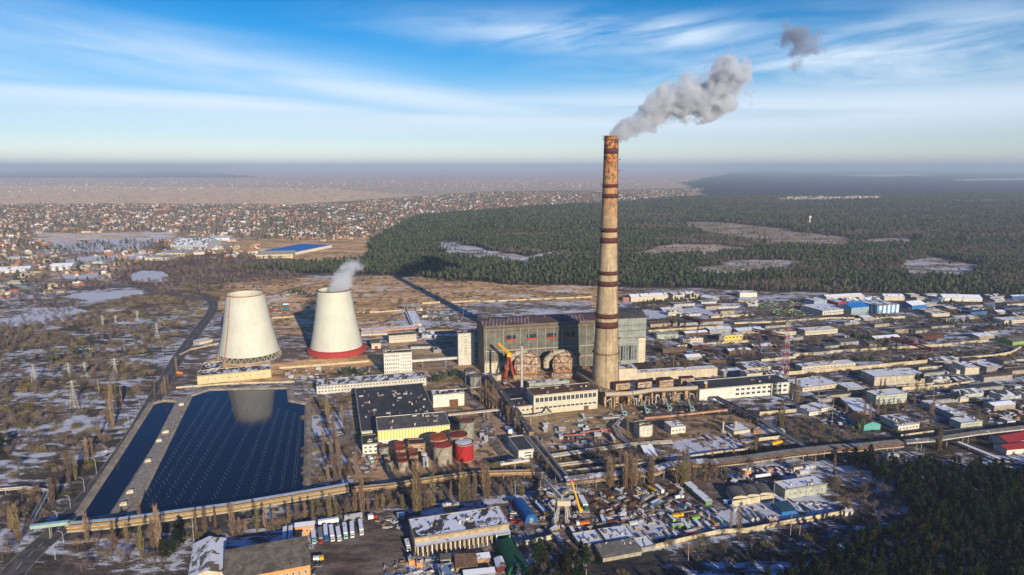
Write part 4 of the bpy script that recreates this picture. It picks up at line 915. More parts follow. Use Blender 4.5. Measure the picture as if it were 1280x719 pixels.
bld('pump_house_wing', 'buff flat-roofed wing with skylights left of the pump house, nearest the road', 'pump house', 'F', [(130, 568), (238, 566), (255, 508), (165, 512)], 40, mat('buff_render', (.6, .5, .3)), tarsnow, vents=8)
bld('small_white_shed', 'small white shed with a red door beside the red-ringed cooling tower', 'shed', 'F', [(1098, 405), (1150, 402), (1140, 375), (1088, 378)], 28, creamp, greyroof, door=[(.5, 4, 3.5)], doorm=redpaint)
bld('two_storey_office', 'cream two storey office with ribbon windows behind the five storey block', 'office', 'X', [(333, 578), (578, 560), (570, 540), (330, 552)], 62, creamp, tar, wins=[(2, 12, .3, .95, .02, .98, .7)])
bld('snowy_flat_shed', 'long snow-covered flat shed running away from the boiler yard', 'shed', 'X', [(545, 468), (625, 460), (570, 352), (495, 356)], 22, creamp, snowroof)
bld('narrow_snow_shed', 'narrow snow-topped shed left of the long snow-covered flat shed', 'shed', 'X', [(530, 470), (553, 468), (500, 358), (480, 360)], 14, greyw, snowroof)
bld('yard_hut', 'cream yard hut right of the long snow-covered flat shed', 'hut', 'X', [(632, 388), (678, 384), (668, 370), (622, 373)], 24, creamp, greyroof, 'shed')
bld('red_striped_depot', 'long low depot with snow roof and red trim just behind the red-ringed cooling tower', 'depot', 'X', [(85, 530), (600, 495), (595, 480), (80, 512)], 18, mat('red_trim', (.5, .2, .15)), snowroof, wins=[(1, 20, .2, .9)])
bld('low_red_depot', 'lower depot with snow roof and orange front, in front of the red-trimmed depot', 'depot', 'X', [(80, 560), (320, 548), (320, 535), (80, 545)], 16, creamp, snowroof, wins=[(1, 12, .2, .9)])
bld('snow_block', 'white snow-roofed block at the right end of the red-trimmed depot', 'depot', 'X', [(600, 530), (665, 525), (660, 500), (600, 505)], 20, whitew, snowroof)
bld('lit_cabin', 'small orange-cream cabin at the edge of the boiler yard', 'cabin', 'X', [(590, 335), (635, 330), (630, 320), (585, 325)], 16, creamp, snowroof)
bld('low_brick_shed', 'low brown brick shed left of the lit cabin on the heath', 'shed', 'X', [(500, 345), (575, 336), (570, 326), (500, 334)], 14, brick, halfsnow)
bld('timber_store', 'wide brown shed with red girders at the far left of the siding', 'shed', 'N', [(-5, 100), (38, 98), (30, 84), (-5, 86)], 20, mat('red_trim', (.5, .2, .15)), rusty)
EAST = [
 ('warehouse', 'snow-roofed cream warehouse, leftmost of the row below the forest', 'N', [(40, 98), (165, 92), (160, 80), (45, 84)], 26, creamp, snowroof, 'gable', None),
 ('warehouse', 'snow-roofed cream warehouse, second from the left below the forest', 'N', [(165, 92), (248, 88), (245, 76), (165, 80)], 24, creamp, snowroof, 'gable', None),
 ('warehouse', 'long cream warehouse with dark slit windows, third from the left below the forest', 'N', [(275, 88), (418, 78), (410, 66), (270, 75)], 24, creamp, halfsnow, 'gable', (1, 10, .4, .8)),
 ('warehouse', 'small dark warehouse with snow roof below the forest edge', 'N', [(430, 95), (500, 108), (520, 95), (425, 85)], 12, greyp, snowroof, 'gable', None),
 ('grain_shed', 'pale blue-white tall shed at the edge of the forest behind the bright green yard', 'N', [(652, 72), (748, 72), (742, 62), (650, 62)], 28, whitew, snowroof, 'flat', None),
 ('store', 'low cream store in front of the pale tall shed', 'N', [(640, 108), (735, 118), (700, 98), (640, 98)], 14, creamp, snowroof, 'flat', None),
 ('yard_house', 'small cream house between two snowy lots behind the boiler house', 'N', [(250, 182), (308, 180), (300, 172), (250, 174)], 20, creamp, halfsnow, 'gable', (1, 4, .3, .8)),
 ('curved_roof_shed', 'pale grey-green shed with a low curved roof near the boiler house end', 'N', [(185, 308), (305, 303), (292, 292), (168, 296)], 26, mat('pale_sage_panel', (.42, .45, .38)), mat('sage_roof', (.25, .28, .26), streaks=0), 'gable', None),
 ('gatehouse', 'low cream building with dark bushes along its front, beside the pale shed', 'N', [(332, 334), (445, 324), (438, 316), (325, 325)], 28, creamp, halfsnow, 'flat', (1, 7, .3, .8)),
 ('substation', 'small grey-green block joined to the yellow building', 'N', [(535, 318), (562, 316), (552, 300), (525, 304)], 28, greyw, tarsnow, 'flat', None),
 ('yellow_building', 'bright yellow single storey building with snow roof', 'N', [(562, 314), (670, 305), (655, 296), (550, 302)], 30, yelloww, snowroof, 'flat', (1, 5, .3, .85)),
 ('long_workshop', 'long low workshop with a row of dark windows under the red gantry', 'N', [(830, 294), (968, 290), (960, 280), (830, 282)], 24, creamp, halfsnow, 'flat', (1, 12, .3, .8)),
 ('long_workshop', 'long low workshop with snow roof and bright windows right of the radio mast', 'R', [(-60, 288), (122, 275), (104, 262), (-70, 268)], 24, creamp, snowroof, 'flat', (1, 14, .25, .85)),
 ('snow_depot', 'wide depot with sloping snow roof in three bays left of the radio mast', 'N', [(690, 498), (825, 487), (780, 455), (590, 468)], 20, creamp, halfsnow, 'flat', (1, 8, .2, .8)),
 ('snow_depot', 'small snow-roofed depot at the end of the ribbed cream gallery', 'N', [(560, 520), (670, 510), (650, 496), (540, 500)], 26, greyp, snowroof, 'flat', None),
 ('depot', 'low cream depot with snow roof right of the radio mast', 'N', [(1000, 490), (1168, 470), (1168, 455), (990, 468)], 28, creamp, snowroof, 'flat', (1, 8, .3, .8)),
 ('depot', 'low cream depot with snow roof next to the long pale pipe', 'R', [(30, 480), (222, 465), (195, 450), (25, 460)], 26, creamp, snowroof, 'flat', (1, 9, .3, .8)),
 ('flat_hall', 'wide low hall under full snow with a lit cream front, right of the mast foot', 'R', [(-75, 608), (128, 582), (70, 540), (-100, 552)], 22, creamp, snowroof, 'flat', (1, 7, .2, .8)),
 ('flat_hall', 'low dark-fronted hall with snow roof beside the wide snowy hall', 'R', [(178, 612), (275, 605), (218, 575), (125, 583)], 18, greyp, snowroof, 'flat', None),
 ('production_hall', 'big beige hall with a dark green roof edge and snow on top', 'R', [(330, 546), (615, 530), (540, 496), (235, 512)], 48, mat('beige_panel', (.58, .51, .38), kind='panel', a=7, b=3), snowroof, 'flat', None),
 ('three_storey_office', 'three storey office with rows of windows and a snowy roof', 'S', [(340, 158), (512, 142), (470, 118), (290, 130)], 52, mat('pale_office_green', (.50, .55, .42)), snowroof, 'flat', (3, 11, .03, .95)),
 ('store_hall', 'snow-roofed store with a tall cream front at the right, behind the long pale pipe', 'R', [(840, 492), (902, 485), (840, 455), (755, 460)], 42, creamp, snowroof, 'flat', None),
 ('store_hall', 'wide snow-striped store right beside the tall cream-fronted store', 'R', [(960, 492), (1042, 484), (965, 450), (850, 460)], 26, greyw, snowroof, 'flat', None),
 ('store_hall', 'low snowy annex in front of the tall cream-fronted store', 'R', [(790, 508), (842, 505), (810, 488), (745, 490)], 20, creamp, snowroof, 'flat', None),
 ('turquoise_shed', 'turquoise shed with a brown ridged roof', 'S', [(270, 322), (362, 316), (262, 262), (180, 268)], 30, greenw, brownroof, 'gable', (1, 5, .3, .8)),
 ('low_factory', 'long low factory with solar-dark snow roof and white front behind the turquoise shed', 'S', [(455, 318), (582, 308), (440, 265), (330, 272)], 30, whitew, halfsnow, 'flat', None),
 ('low_factory', 'snow-roofed factory running back behind the poplars, left of the three storey office', 'S', [(215, 245), (330, 235), (250, 160), (125, 168)], 20, greyw, snowroof, 'flat', None),
 ('long_barrack', 'very long snow-roofed building running diagonally towards the street', 'S', [(775, 266), (842, 258), (655, 182), (590, 188)], 34, ltblue, snowroof, 'flat', None),
 ('corner_office', 'white two storey office with tall windows at the street end of the long diagonal building', 'S', [(815, 312), (935, 298), (862, 272), (742, 288)], 38, mat('pale_office_green', (.5, .55, .4)), snowroof, 'flat', (2, 10, .08, .92)),
 ('white_cubes', 'white snow-topped stair block on the long diagonal building', 'S', [(775, 258), (842, 250), (838, 242), (772, 248)], 32, whitew, snowroof, 'flat', None),
 ('maroon_roof_house', 'large pale building with a maroon roof at the right edge', 'S', [(1080, 422), (1230, 395), (1170, 340), (1020, 380)], 30, whitew, redroof, 'gable', (1, 8, .2, .8)),
 ('maroon_roof_house', 'lower maroon-roofed building nearest the pine wood at the right edge', 'S', [(1072, 462), (1240, 446), (1200, 405), (1090, 425)], 26, whitew, redroof, 'gable', None),
 ('brick_gate_lodge', 'small cream lodge with a snowy lean-to under the pipe bridge, beside the pine wood', 'S', [(392, 500), (468, 490), (435, 478), (352, 486)], 26, creamp, halfsnow, 'flat', (1, 4, .3, .8)),
 ('shop', 'low white shop with orange stall fronts at the street corner', 'W', [(150, 85), (322, 62), (300, 50), (135, 68)], 40, whitew, snowroof, 'flat', (1, 6, .1, .8)),
 ('garage_block', 'long grey-white garage block with snow roof beside the curved wall', 'O', [(905, 597), (1140, 563), (1080, 520), (848, 553)], 48, mat('pale_green_panel', (.46, .48, .38), kind='panel', a=6, b=6), snowroof, 'flat', (1, 7, .2, .8, .05, .95, .3)),
 ('cube_house', 'white cube-shaped building with a dark green roof in the pipe yard', 'O', [(88, 240), (161, 232), (135, 205), (52, 216)], 62, whitep, mat('dark_green_roof', (.04, .07, .04)), 'flat', None),
 ('guard_house', 'white house with snow roof and a red stripe in the pipe yard', 'O', [(265, 245), (346, 236), (300, 207), (225, 218)], 38, whitew, snowroof, 'flat', (1, 4, .25, .75)),
 ('snow_shed', 'square snow-roofed shed below the pipe yard', 'O', [(128, 412), (187, 406), (158, 358), (88, 366)], 16, greyp, snowroof, 'shed', None),
 ('low_tank_house', 'low pale block with a snowy roof and round tower in the pipe yard', 'O', [(618, 268), (712, 255), (680, 222), (568, 236)], 15, creamp, snowroof, 'flat', None),
 ('red_brick_hut', 'small red brick hut right of the round tower', 'O', [(728, 258), (770, 255), (765, 248), (724, 250)], 22, mat('orange_brick', (.4, .2, .1)), greyroof, 'flat', None),
 ('water_works', 'snow-roofed long shed left of the gravel lot', 'O', [(1040, 160), (1108, 150), (1050, 115), (990, 124)], 20, whitew, snowroof, 'flat', (1, 5, .2, .8)),
 ('water_works', 'second snow-roofed long shed right of its twin by the gravel lot', 'O', [(1105, 140), (1170, 126), (1130, 98), (1042, 108)], 20, whitew, snowroof, 'flat', (1, 5, .2, .8)),
 ('small_house', 'small cream house with a dark shed roof above the garage block', 'O', [(955, 468), (1005, 462), (985, 445), (930, 450)], 25, creamp, greyroof, 'shed', (1, 2, .3, .8)),
 ('orange_booth', 'bright orange booth with a snowy top among the parked lorries', 'O', [(680, 492), (716, 488), (700, 478), (662, 480)], 26, orangew, snowroof, 'flat', None),
 ('blue_shed', 'dark blue flat shed beside the snow-covered lorry park', 'Q', [(440, 362), (520, 352), (470, 315), (392, 322)], 22, bluew, mat('blue_dark_roof', (.02, .07, .12), streaks=0), 'shed', None),
 ('dark_shed', 'dark shed with a snow roof at the end of the three silver tanks', 'Q', [(372, 408), (420, 402), (405, 390), (360, 394)], 26, mat('red_trim', (.5, .2, .1)), snowroof, 'flat', None),
 ('white_hut', 'white hut at the end of the front wall under the pine wood', 'Q', [(800, 362), (845, 358), (830, 345), (782, 350)], 24, whitew, snowroof, 'flat', None),
 ('blue_hall', 'bright blue hall with white lower walls in the far industrial estate', 'R', [(200, 158), (298, 150), (262, 130), (165, 138)], 42, ltblue, blueroof, 'gable', (1, 6, .1, .4)),
 ('blue_hall', 'white and blue panelled hall right of the bright blue hall', 'R', [(345, 147), (470, 138), (440, 112), (305, 122)], 44, mat('blue_white_sheet', (.10, .30, .55), kind='stripes', a=9, c2=(.66, .70, .72)), halfsnow, 'flat', None),
 ('blue_hall', 'snow-roofed blue-edged hall behind the bright blue hall', 'R', [(165, 120), (370, 110), (350, 96), (160, 104)], 20, bluew, halfsnow, 'gable', None),
 ('blue_hall', 'low blue hall with snow roof, rightmost of the blue halls', 'R', [(540, 145), (622, 138), (575, 120), (478, 126)], 22, bluew, snowroof, 'gable', None),
 ('flat_white_hall', 'white hall with a broad snow roof left of the bright blue hall', 'R', [(38, 175), (186, 162), (90, 130), (-30, 138)], 26, whitep, snowroof, 'flat', (1, 12, .2, .8)),
 ('grey_hall', 'grey hall behind the broad white hall', 'R', [(-10, 118), (62, 112), (40, 96), (-30, 100)], 26, ltblue, snowroof, 'flat', None),
 ('red_fronted_hall', 'grey-roofed hall with a red front between the white and the blue halls', 'R', [(125, 128), (162, 124), (110, 108), (62, 112)], 22, redpaint, snowroof, 'gable', None),
 ('cream_long_shed', 'long cream shed in front of the forest, behind the blue halls', 'R', [(60, 98), (268, 88), (262, 78), (60, 86)], 16, creamp, snowroof, 'gable', None),
 ('cream_long_shed', 'cream shed in front of the forest, right of the long one', 'R', [(385, 95), (498, 96), (490, 84), (390, 84)], 20, creamp, snowroof, 'gable', None),
 ('white_long_shed', 'long white shed at the forest edge in the far industrial estate', 'R', [(715, 100), (935, 106), (925, 92), (712, 86)], 18, whitew, snowroof, 'gable', None),
 ('white_cabin', 'white block at the left end of the long white shed', 'R', [(690, 108), (722, 108), (718, 98), (690, 98)], 14, whitew, snowroof, 'flat', None),
 ('green_shed', 'green-fronted shed at the far right edge of the industrial estate', 'R', [(1105, 350), (1200, 340), (1190, 315), (1075, 325)], 18, mat('lime_sheet', (.25, .45, .10)), greyroof, 'gable', None),
 ('lit_white_house', 'small bright white house with a blue side right of the blue halls', 'R', [(880, 160), (915, 158), (905, 148), (868, 150)], 20, whitew, bluew, 'flat', None),
 ('kiosk', 'cream house with dark windows in the far right yard', 'R', [(650, 190), (752, 186), (740, 174), (640, 178)], 18, creamp, halfsnow, 'flat', (1, 8, .2, .8)),
 ('kiosk', 'cream-roofed shed in the far right yard near the frame edge', 'R', [(1060, 230), (1180, 222), (1170, 204), (1040, 212)], 18, creamp, snowroof, 'flat', (1, 8, .2, .8)),
 ('small_chapel', 'tiny cream building with a pale dome in the middle of the snowy right-hand lot', 'S', [(810, 172), (858, 168), (840, 158), (805, 160)], 20, creamp, halfsnow, 'gable', None),
 ('white_market', 'white snow-topped kiosk near the right edge above the street', 'S', [(1075, 300), (1122, 296), (1090, 275), (1040, 282)], 16, whitew, snowroof, 'flat', None),
 ('valley_shed', 'long snow-roofed low shed with one lime green end on the scrap yard', 'M', [(1185, 200), (1230, 195), (1085, 68), (1040, 72)], 14, mat('lime_end', (.18, .42, .12)), snowroof, 'flat', None),
 ('front_store', 'snow-patched flat store, left one of the pair behind the front wall', 'M', [(352, 495), (505, 470), (455, 392), (310, 412)], 24, greyp, snowroof, 'flat', None),
 ('front_store', 'snow-patched flat store, right one of the pair behind the front wall', 'M', [(525, 465), (712, 438), (640, 362), (485, 385)], 26, creamp, snowroof, 'flat', (1, 6, .2, .8)),
 ('front_lean_to', 'grey lean-to roof between the snow-patched store and the front wall', 'M', [(500, 575), (758, 528), (712, 462), (430, 510)], 16, concrete, mat('grey_lean_roof', (.16, .15, .135), snow=.28, streaks=0), 'shed', None),
 ('small_garage', 'white-roofed garage below the right end of the snow-patched stores', 'M', [(758, 512), (848, 495), (800, 432), (712, 448)], 16, greyp, snowroof, 'flat', None),
 ('lorry_cabin', 'low white hut beside the green arched tent', 'L', [(890, 590), (960, 585), (935, 530), (885, 535)], 25, mat('maroon_sheet', (.16, .03, .03)), snowroof, 'gable', None),
 ('orange_cabin', 'small orange cabin with snow roof behind the long garage hall', 'L', [(562, 212), (656, 205), (648, 192), (560, 197)], 34, orangew, snowroof, 'flat', (1, 3, .3, .8)),
 ('grey_kennel', 'small grey hut beside the gravel lot and the long garage hall', 'L', [(280, 272), (322, 268), (315, 250), (272, 255)], 18, greyp, snowroof, 'flat', None),
 ('rubble_shed', 'open brown shed with piled timber in front of the long garage hall', 'L', [(770, 538), (850, 528), (825, 505), (755, 515)], 22, mat('stained_beige', (.5, .3, .2)), snowroof, 'shed', None),
 ('blue_flat_roof', 'pale blue flat-roofed shed at the bottom edge of the photo', 'L', [(545, 650), (635, 640), (610, 570), (535, 575)], 22, bluew, mat('icy_blue_roof', (.22, .33, .45), streaks=0), 'flat', None),
 ('scrap_shed', 'grey shed behind the pale blue flat-roofed shed', 'L', [(545, 540), (608, 535), (600, 512), (540, 515)], 26, greyp, greyroof, 'shed', None),
 ('timber_yard_shed', 'brown open timber shed with pale beams near the bottom edge', 'L', [(640, 590), (770, 580), (750, 520), (625, 530)], 14, wood, mat('timber_roof', (.26, .15, .09), var=.5, scale=.5, c2=(.12, .07, .05), streaks=0), 'shed', None),
 ('cream_store', 'small cream-orange store at the lower left of the long garage hall', 'L', [(350, 545), (395, 540), (390, 520), (345, 525)], 28, mat('orange_render', (.7, .3, .1)), halfsnow, 'flat', None),
 ('cream_store', 'small orange hut with a snow roof next to the cream-orange store', 'L', [(398, 560), (435, 556), (430, 540), (395, 545)], 28, orangew, snowroof, 'flat', None),
 ('icy_shed', 'low blue-white shed at the bottom edge left of the green tent', 'L', [(690, 640), (880, 620), (860, 600), (670, 615)], 16, greyp, snowroof, 'shed', None),
 ('truck_wash', 'orange hut with snowy roof between the parked trailers', 'H', [(672, 450), (780, 438), (775, 422), (675, 432)], 46, orangew, snowroof, 'shed', (1, 4, .2, .8)),
 ('roof_building', 'long orange building with weathered grey roof at the bottom edge', 'H', [(270, 752), (757, 660), (730, 540), (240, 628)], 60, orangew, mat('weathered_roof', (.20, .175, .13), var=.4, scale=.2, c2=(.10, .085, .065), streaks=0), 'shed', (1, 13, .1, .8, .02, .98, .45)),
 ('west_gabled_hall', 'long gabled hall with one snowy roof slope at the bottom edge', 'H', [(70, 740), (265, 735), (260, 540), (120, 545)], 24, creamp, mat('snow_and_slate_roof', (.20, .17, .12), snow=.62, streaks=0), 'gable', None),
 ('power_hall', 'pale hall with a blue-grey snow roof west of the village road', 'A', [(765, 382), (930, 382), (922, 366), (762, 368)], 24, mat('pale_blue_wall', (.5, .52, .52)), halfsnow, 'gable', (1, 12, .4, .8)),
 ('cream_works', 'cream works in three stepped blocks below the pale hall', 'A', [(640, 440), (760, 438), (740, 425), (625, 428)], 14, creamp, halfsnow, 'flat', None),
 ('cream_works', 'sunlit cream works block right of the stepped works', 'A', [(700, 420), (832, 418), (825, 404), (698, 407)], 16, mat('buff_render', (.6, .5, .3)), halfsnow, 'flat', (1, 8, .2, .8)),
 ('cream_works', 'small cream block right of the sunlit works', 'A', [(868, 415), (920, 413), (915, 405), (865, 407)], 12, creamp, halfsnow, 'flat', None),
 ('white_works', 'bright white snow-roofed works on the heath behind the pale hall', 'A', [(935, 352), (1030, 350), (1020, 341), (930, 343)], 12, whitew, snowroof, 'flat', None),
 ('blue_roof_market', 'huge low hall with a bright blue roof beside the forest', 'B', [(170, 416), (340, 382), (268, 366), (72, 400)], 12, whitew, blueroof, 'flat', None),
 ('cream_market', 'sprawling cream hall at the left end of the bright blue roof', 'B', [(0, 428), (165, 424), (165, 410), (10, 410)], 16, mat('buff_render', (.6, .5, .3)), creamp, 'flat', (1, 14, .2, .8)),
 ('cream_yard_house', 'small cream house on the heath left of the cooling towers', 'F', [(130, 395), (205, 378), (195, 365), (125, 380)], 14, creamp, snowroof, 'flat', None),
 ('poultry_shed', 'long pale shed in the fields at the far left', 'A', [(-60, 502), (130, 494), (125, 486), (-60, 492)], 10, whitew, snowroof, 'gable', None),
 ('poultry_shed', 'pale shed with scattered doors among the village gardens', 'A', [(225, 485), (318, 482), (310, 472), (225, 475)], 12, whitew, snowroof, 'gable', None),
]
for nm_, lb, v, rf, hp_, wm, rm_, rt, wn in EAST:
    vn = 0
    bld(nm_, lb, {'gatehouse': 'gatehouse', 'kiosk': 'kiosk', 'shop': 'shop'}.get(nm_, nm_.split('_')[-1]), v, rf, hp_, wm, rm_, rt, wins=[wn] if wn else None, vents=3 if rt == 'flat' and hp_ > 18 else 0, minh=2.8, rise=.18 if rt != 'arch' else .25)
# long garage hall with open bays and canopy (bottom centre)
gh = bld('garage_hall', 'long garage hall with open pillared bays and a snow-streaked roof', 'garage', 'L', [(385, 412), (966, 322), (906, 215), (355, 298)], 88, mat('tan_block', (.50, .38, .22), kind='panel', a=5, b=6), mat('streaky_snow_roof', (.075, .07, .07), snow=.58, streaks=0), vents=8, parapet=False)
k = 17
for i in range(k):
    a0 = gh.W * (.02 + .82 * i / k); onwall(gh, 'bay_opening', mat('painted_bay_shade', (.05, .04, .03)), a0 + .9, a0 + gh.W * .82 / k - .3, .15, gh.h * .62, .1, .03)  # dark slabs on the wall stand in for shade inside the open bays
for i in range(k + 1):
    a0 = gh.W * (.02 + .82 * i / k); mb = MB(); mb.box(gh.q(a0 + .3, -3.8, 0), (.5, .5, gh.h * .68), gh.yaw); mb.build('pillar', whitepaint if i % 2 else creamp, gh.root)
mb = MB(); mb.prism([gh.q(0, -4.6), gh.q(gh.W, -4.6), gh.q(gh.W, -.1), gh.q(0, -.1)], gh.h * .68, gh.h * .68 + .5); mb.build('canopy', snowroof, gh.root)
onwall(gh, 'glazed_corner', mat('pale_green_render', (.3, .4, .3)), gh.W * .85, gh.W, .1, gh.h * .62, 3.5, .03)
for z in (.30, ): onwall(gh, 'window', glass, gh.W * .86, gh.W * .99, gh.h * .30, gh.h * .52, .12, 3.55)
# arched tents
def tent(label, v, roof, m_, hh):
    pts = [G(*P(v, *q), 0) for q in roof]; FL, u, v_, W, D = rectify(*pts); root = thing('arched_tent', label, 'tent', tuple(pts[0])); mb = MB(); S = 12
    q = lambda a, d, z: (FL.x + u.x * a + v_.x * d, FL.y + u.y * a + v_.y * d, z)
    for i in range(S):
        a0, a1 = math.pi * i / S, math.pi * (i + 1) / S; x0, x1 = W * (1 - math.cos(a0)) / 2, W * (1 - math.cos(a1)) / 2; z0, z1 = hh * math.sin(a0) ** .7, hh * math.sin(a1) ** .7
        mb.quad([q(x0, 0, z0), q(x1, 0, z1), q(x1, D, z1), q(x0, D, z0)])
    mb.build('cover', m_, root)
    for d in (0, D):
        mb = MB(); mb.quad([q(W * (1 - math.cos(math.pi * i / S)) / 2, d, hh * max(0, math.sin(math.pi * i / S)) ** .7) for i in range(S + 1)]); mb.build('end_panel', m_, root)
    mb = MB()
    mb.prism([q(W * .35, -.15, 0), q(W * .65, -.15, 0), q(W * .65, -.02, 0), q(W * .35, -.02, 0)], .02, hh * .6); mb.build('door', greypaint, root)
tent('bright blue arched tent in the lorry yard behind the garage hall', 'L', [(1065, 322), (1145, 312), (1062, 205), (995, 215)], mat('blue_tarpaulin', (.01, .11, .34), var=.25, scale=.3, streaks=0), 6.5)
tent('dark green arched tent at the bottom edge, right of the timber sheds', 'L', [(960, 645), (1095, 630), (1010, 470), (885, 482)], mat('green_tarpaulin', (.010, .085, .04), var=.3, scale=.3, streaks=0), 7.5)
# curved concrete canopies on the cream wall
for i in range(3):
    x = 610 + i * 72; q0 = g('O', x, 672 - i * 9); root = thing('curved_canopy', ['left', 'middle', 'right'][i] + ' curved dark canopy on a cream garage front beside the garage block', 'canopy', tuple(q0)); mb = MB()
    for j in range(6):
        a0, a1 = math.pi * j / 6, math.pi * (j + 1) / 6
        P0 = lambda a, d: (q0.x + 6 - 6 * math.cos(a), q0.y + d, 4 + 2.2 * math.sin(a))
        mb.quad([P0(a0, 0), P0(a1, 0), P0(a1, 16), P0(a0, 16)])
    mb.build('roof', greyroof, root); mb = MB(); mb.box((q0.x + 6, q0.y + 8, 0), (12, 15.6, 4)); mb.build('wall', creamp, root)
    mb = MB(); mb.quad([P0(math.pi * j / 6, -.05) for j in range(7)]); mb.build('gable', creamp, root)
# ------------------------------------------------------------------ walls and fences
fpanel = mat('cream_wall_panel', (.62, .52, .34), kind='panel', a=4, b=6, var=.3)  # cream panel colour with joints
def wall_line(label, pts, h=2.6, m_=None, t_=.35, name='concrete_wall'):
    P3 = [Vector((p[0], p[1], 0)) for p in pts]; root = thing(name, label, 'wall', tuple(P3[0])); mb = MB(); cp = MB()
    for i, (a, b) in enumerate(zip(P3, P3[1:])):
        d = b - a; e = .02 if i else 0; c_ = (a + b) / 2; mb.box((c_.x, c_.y, 0), (d.length - e, t_, h), math.atan2(d.y, d.x)); cp.box((c_.x, c_.y, h + .003), (d.length - e, t_ + .15, .18), math.atan2(d.y, d.x))
    mb.build('panel', m_ or fpanel, root); cp.build('coping', concrete, root); return root
W_ = [('cream concrete wall along the front of the yards, above the shaded snow', [g('M', 515, 592), g('M', 760, 535), g('M', 1020, 470), g('M', 1280, 412), g('Q', 240, 478), g('Q', 480, 430), g('Q', 850, 368)], 3.2),
 ('cream concrete wall left of the green tent', [g('L', 1010, 458), g('L', 1100, 445), g('L', 1240, 412)], 3.2),
 ('long cream wall beside the railway below the snowy lots', [g('N', 132, 296), g('N', 340, 282), g('N', 556, 268)], 3.6),
 ('cream wall just right of the snowy lot behind the boiler house', [g('N', 490, 215), g('N', 698, 203)], 3.4),
 ('long cream wall crossing behind the bright green yard', [g('N', 620, 248), g('N', 850, 240), g('N', 1168, 218), g('R', 250, 218)], 2.6),
 ('cream wall in front of the blue halls', [g('R', 215, 228), g('R', 500, 214)], 3.2),
 ('cream wall in front of the yellow building', [g('N', 300, 380), g('N', 520, 362), g('N', 702, 350)], 3.2),
 ('cream wall left of the radio mast', [g('N', 770, 458), g('N', 965, 440)], 3.0),
 ('long sunlit wall running right from the radio mast across the yards', [g('N', 950, 430), g('N', 1168, 410), g('R', 220, 402), g('R', 380, 393), g('R', 700, 374), g('R', 968, 346)], 3.4),
 ('very long sunlit wall above the production hall', [g('N', 915, 535), g('R', 0, 522), g('R', 260, 500), g('R', 600, 468), g('R', 1000, 436), g('R', 1090, 420), g('R', 1150, 388)], 4.2),
 ('short sunlit wall behind the production hall', [g('R', 575, 508), g('R', 740, 494)], 3.5),
 ('sunlit wall behind the three storey office', [g('R', 480, 622), g('R', 700, 608), g('R', 862, 588)], 4.0),
 ('thin wall above the sunlit wall by the three storey office', [g('R', 450, 605), g('R', 700, 585), g('R', 860, 562)], 2.4),
 ('cream wall with gate at the street beside the low factory', [g('S', 475, 395), g('S', 660, 372)], 3.6),
 ('cream wall at the street below the corner office', [g('S', 712, 372), g('S', 935, 345)], 3.2),
 ('cream garage front below the three curved canopies', [g('O', 605, 690), g('O', 835, 652)], 4.4),
 ('low concrete wall around the snowy square in the pipe yard', [g('O', 370, 420), g('O', 540, 395), g('O', 722, 378)], 3),
 ('cream wall between the pipe yard and the gravel lot', [g('O', 760, 176), g('O', 968, 158)], 3.4),
 ('cream wall right of the yellow digger', [g('O', 755, 322), g('O', 918, 305)], 3.2),
 ('low wall from the five storey block past the small gardens to the cooling pond', [g('F', 580, 545), g('F', 830, 527), g('F', 1085, 506)], 2.4),
 ('sunlit embankment wall at the head of the cooling pond', [g('F', 0, 655), g('F', 300, 632), g('F', 665, 622)], 2.0),
 ('low sunlit wall below the left cooling tower reaching the road', [g('F', 20, 470), g('F', 80, 440), g('F', 240, 405)], 1.8),
 ('thin sunlit wall crossing the heath between the two cooling towers', [g('F', 535, 262), g('F', 700, 252)], 2.0),
 ('sunlit wall on the heath right of the steaming cooling tower', [g('X', 50, 370), g('X', 280, 362), g('X', 480, 345)], 2.0),
 ('pale wall closing the switchyard behind the boiler house', [g('X', 632, 290), g('X', 790, 280)], 3.0),
 ('pale wall behind the switchyard running towards the tall chimney', [g('X', 870, 280), g('X', 1090, 266), g('X', 1200, 270), G(740, 372)], 2.4),
 ('white wall at the right of the depot on the heath', [g('F', 1040, 352), g('F', 1168, 346)], 2.6),
 ('low wall between the yards at the foot of the pine wood', [g('Q', 420, 440), g('Q', 640, 412)], 1.6)]
for lb, pts, hh in W_: wall_line(lb, pts, hh)
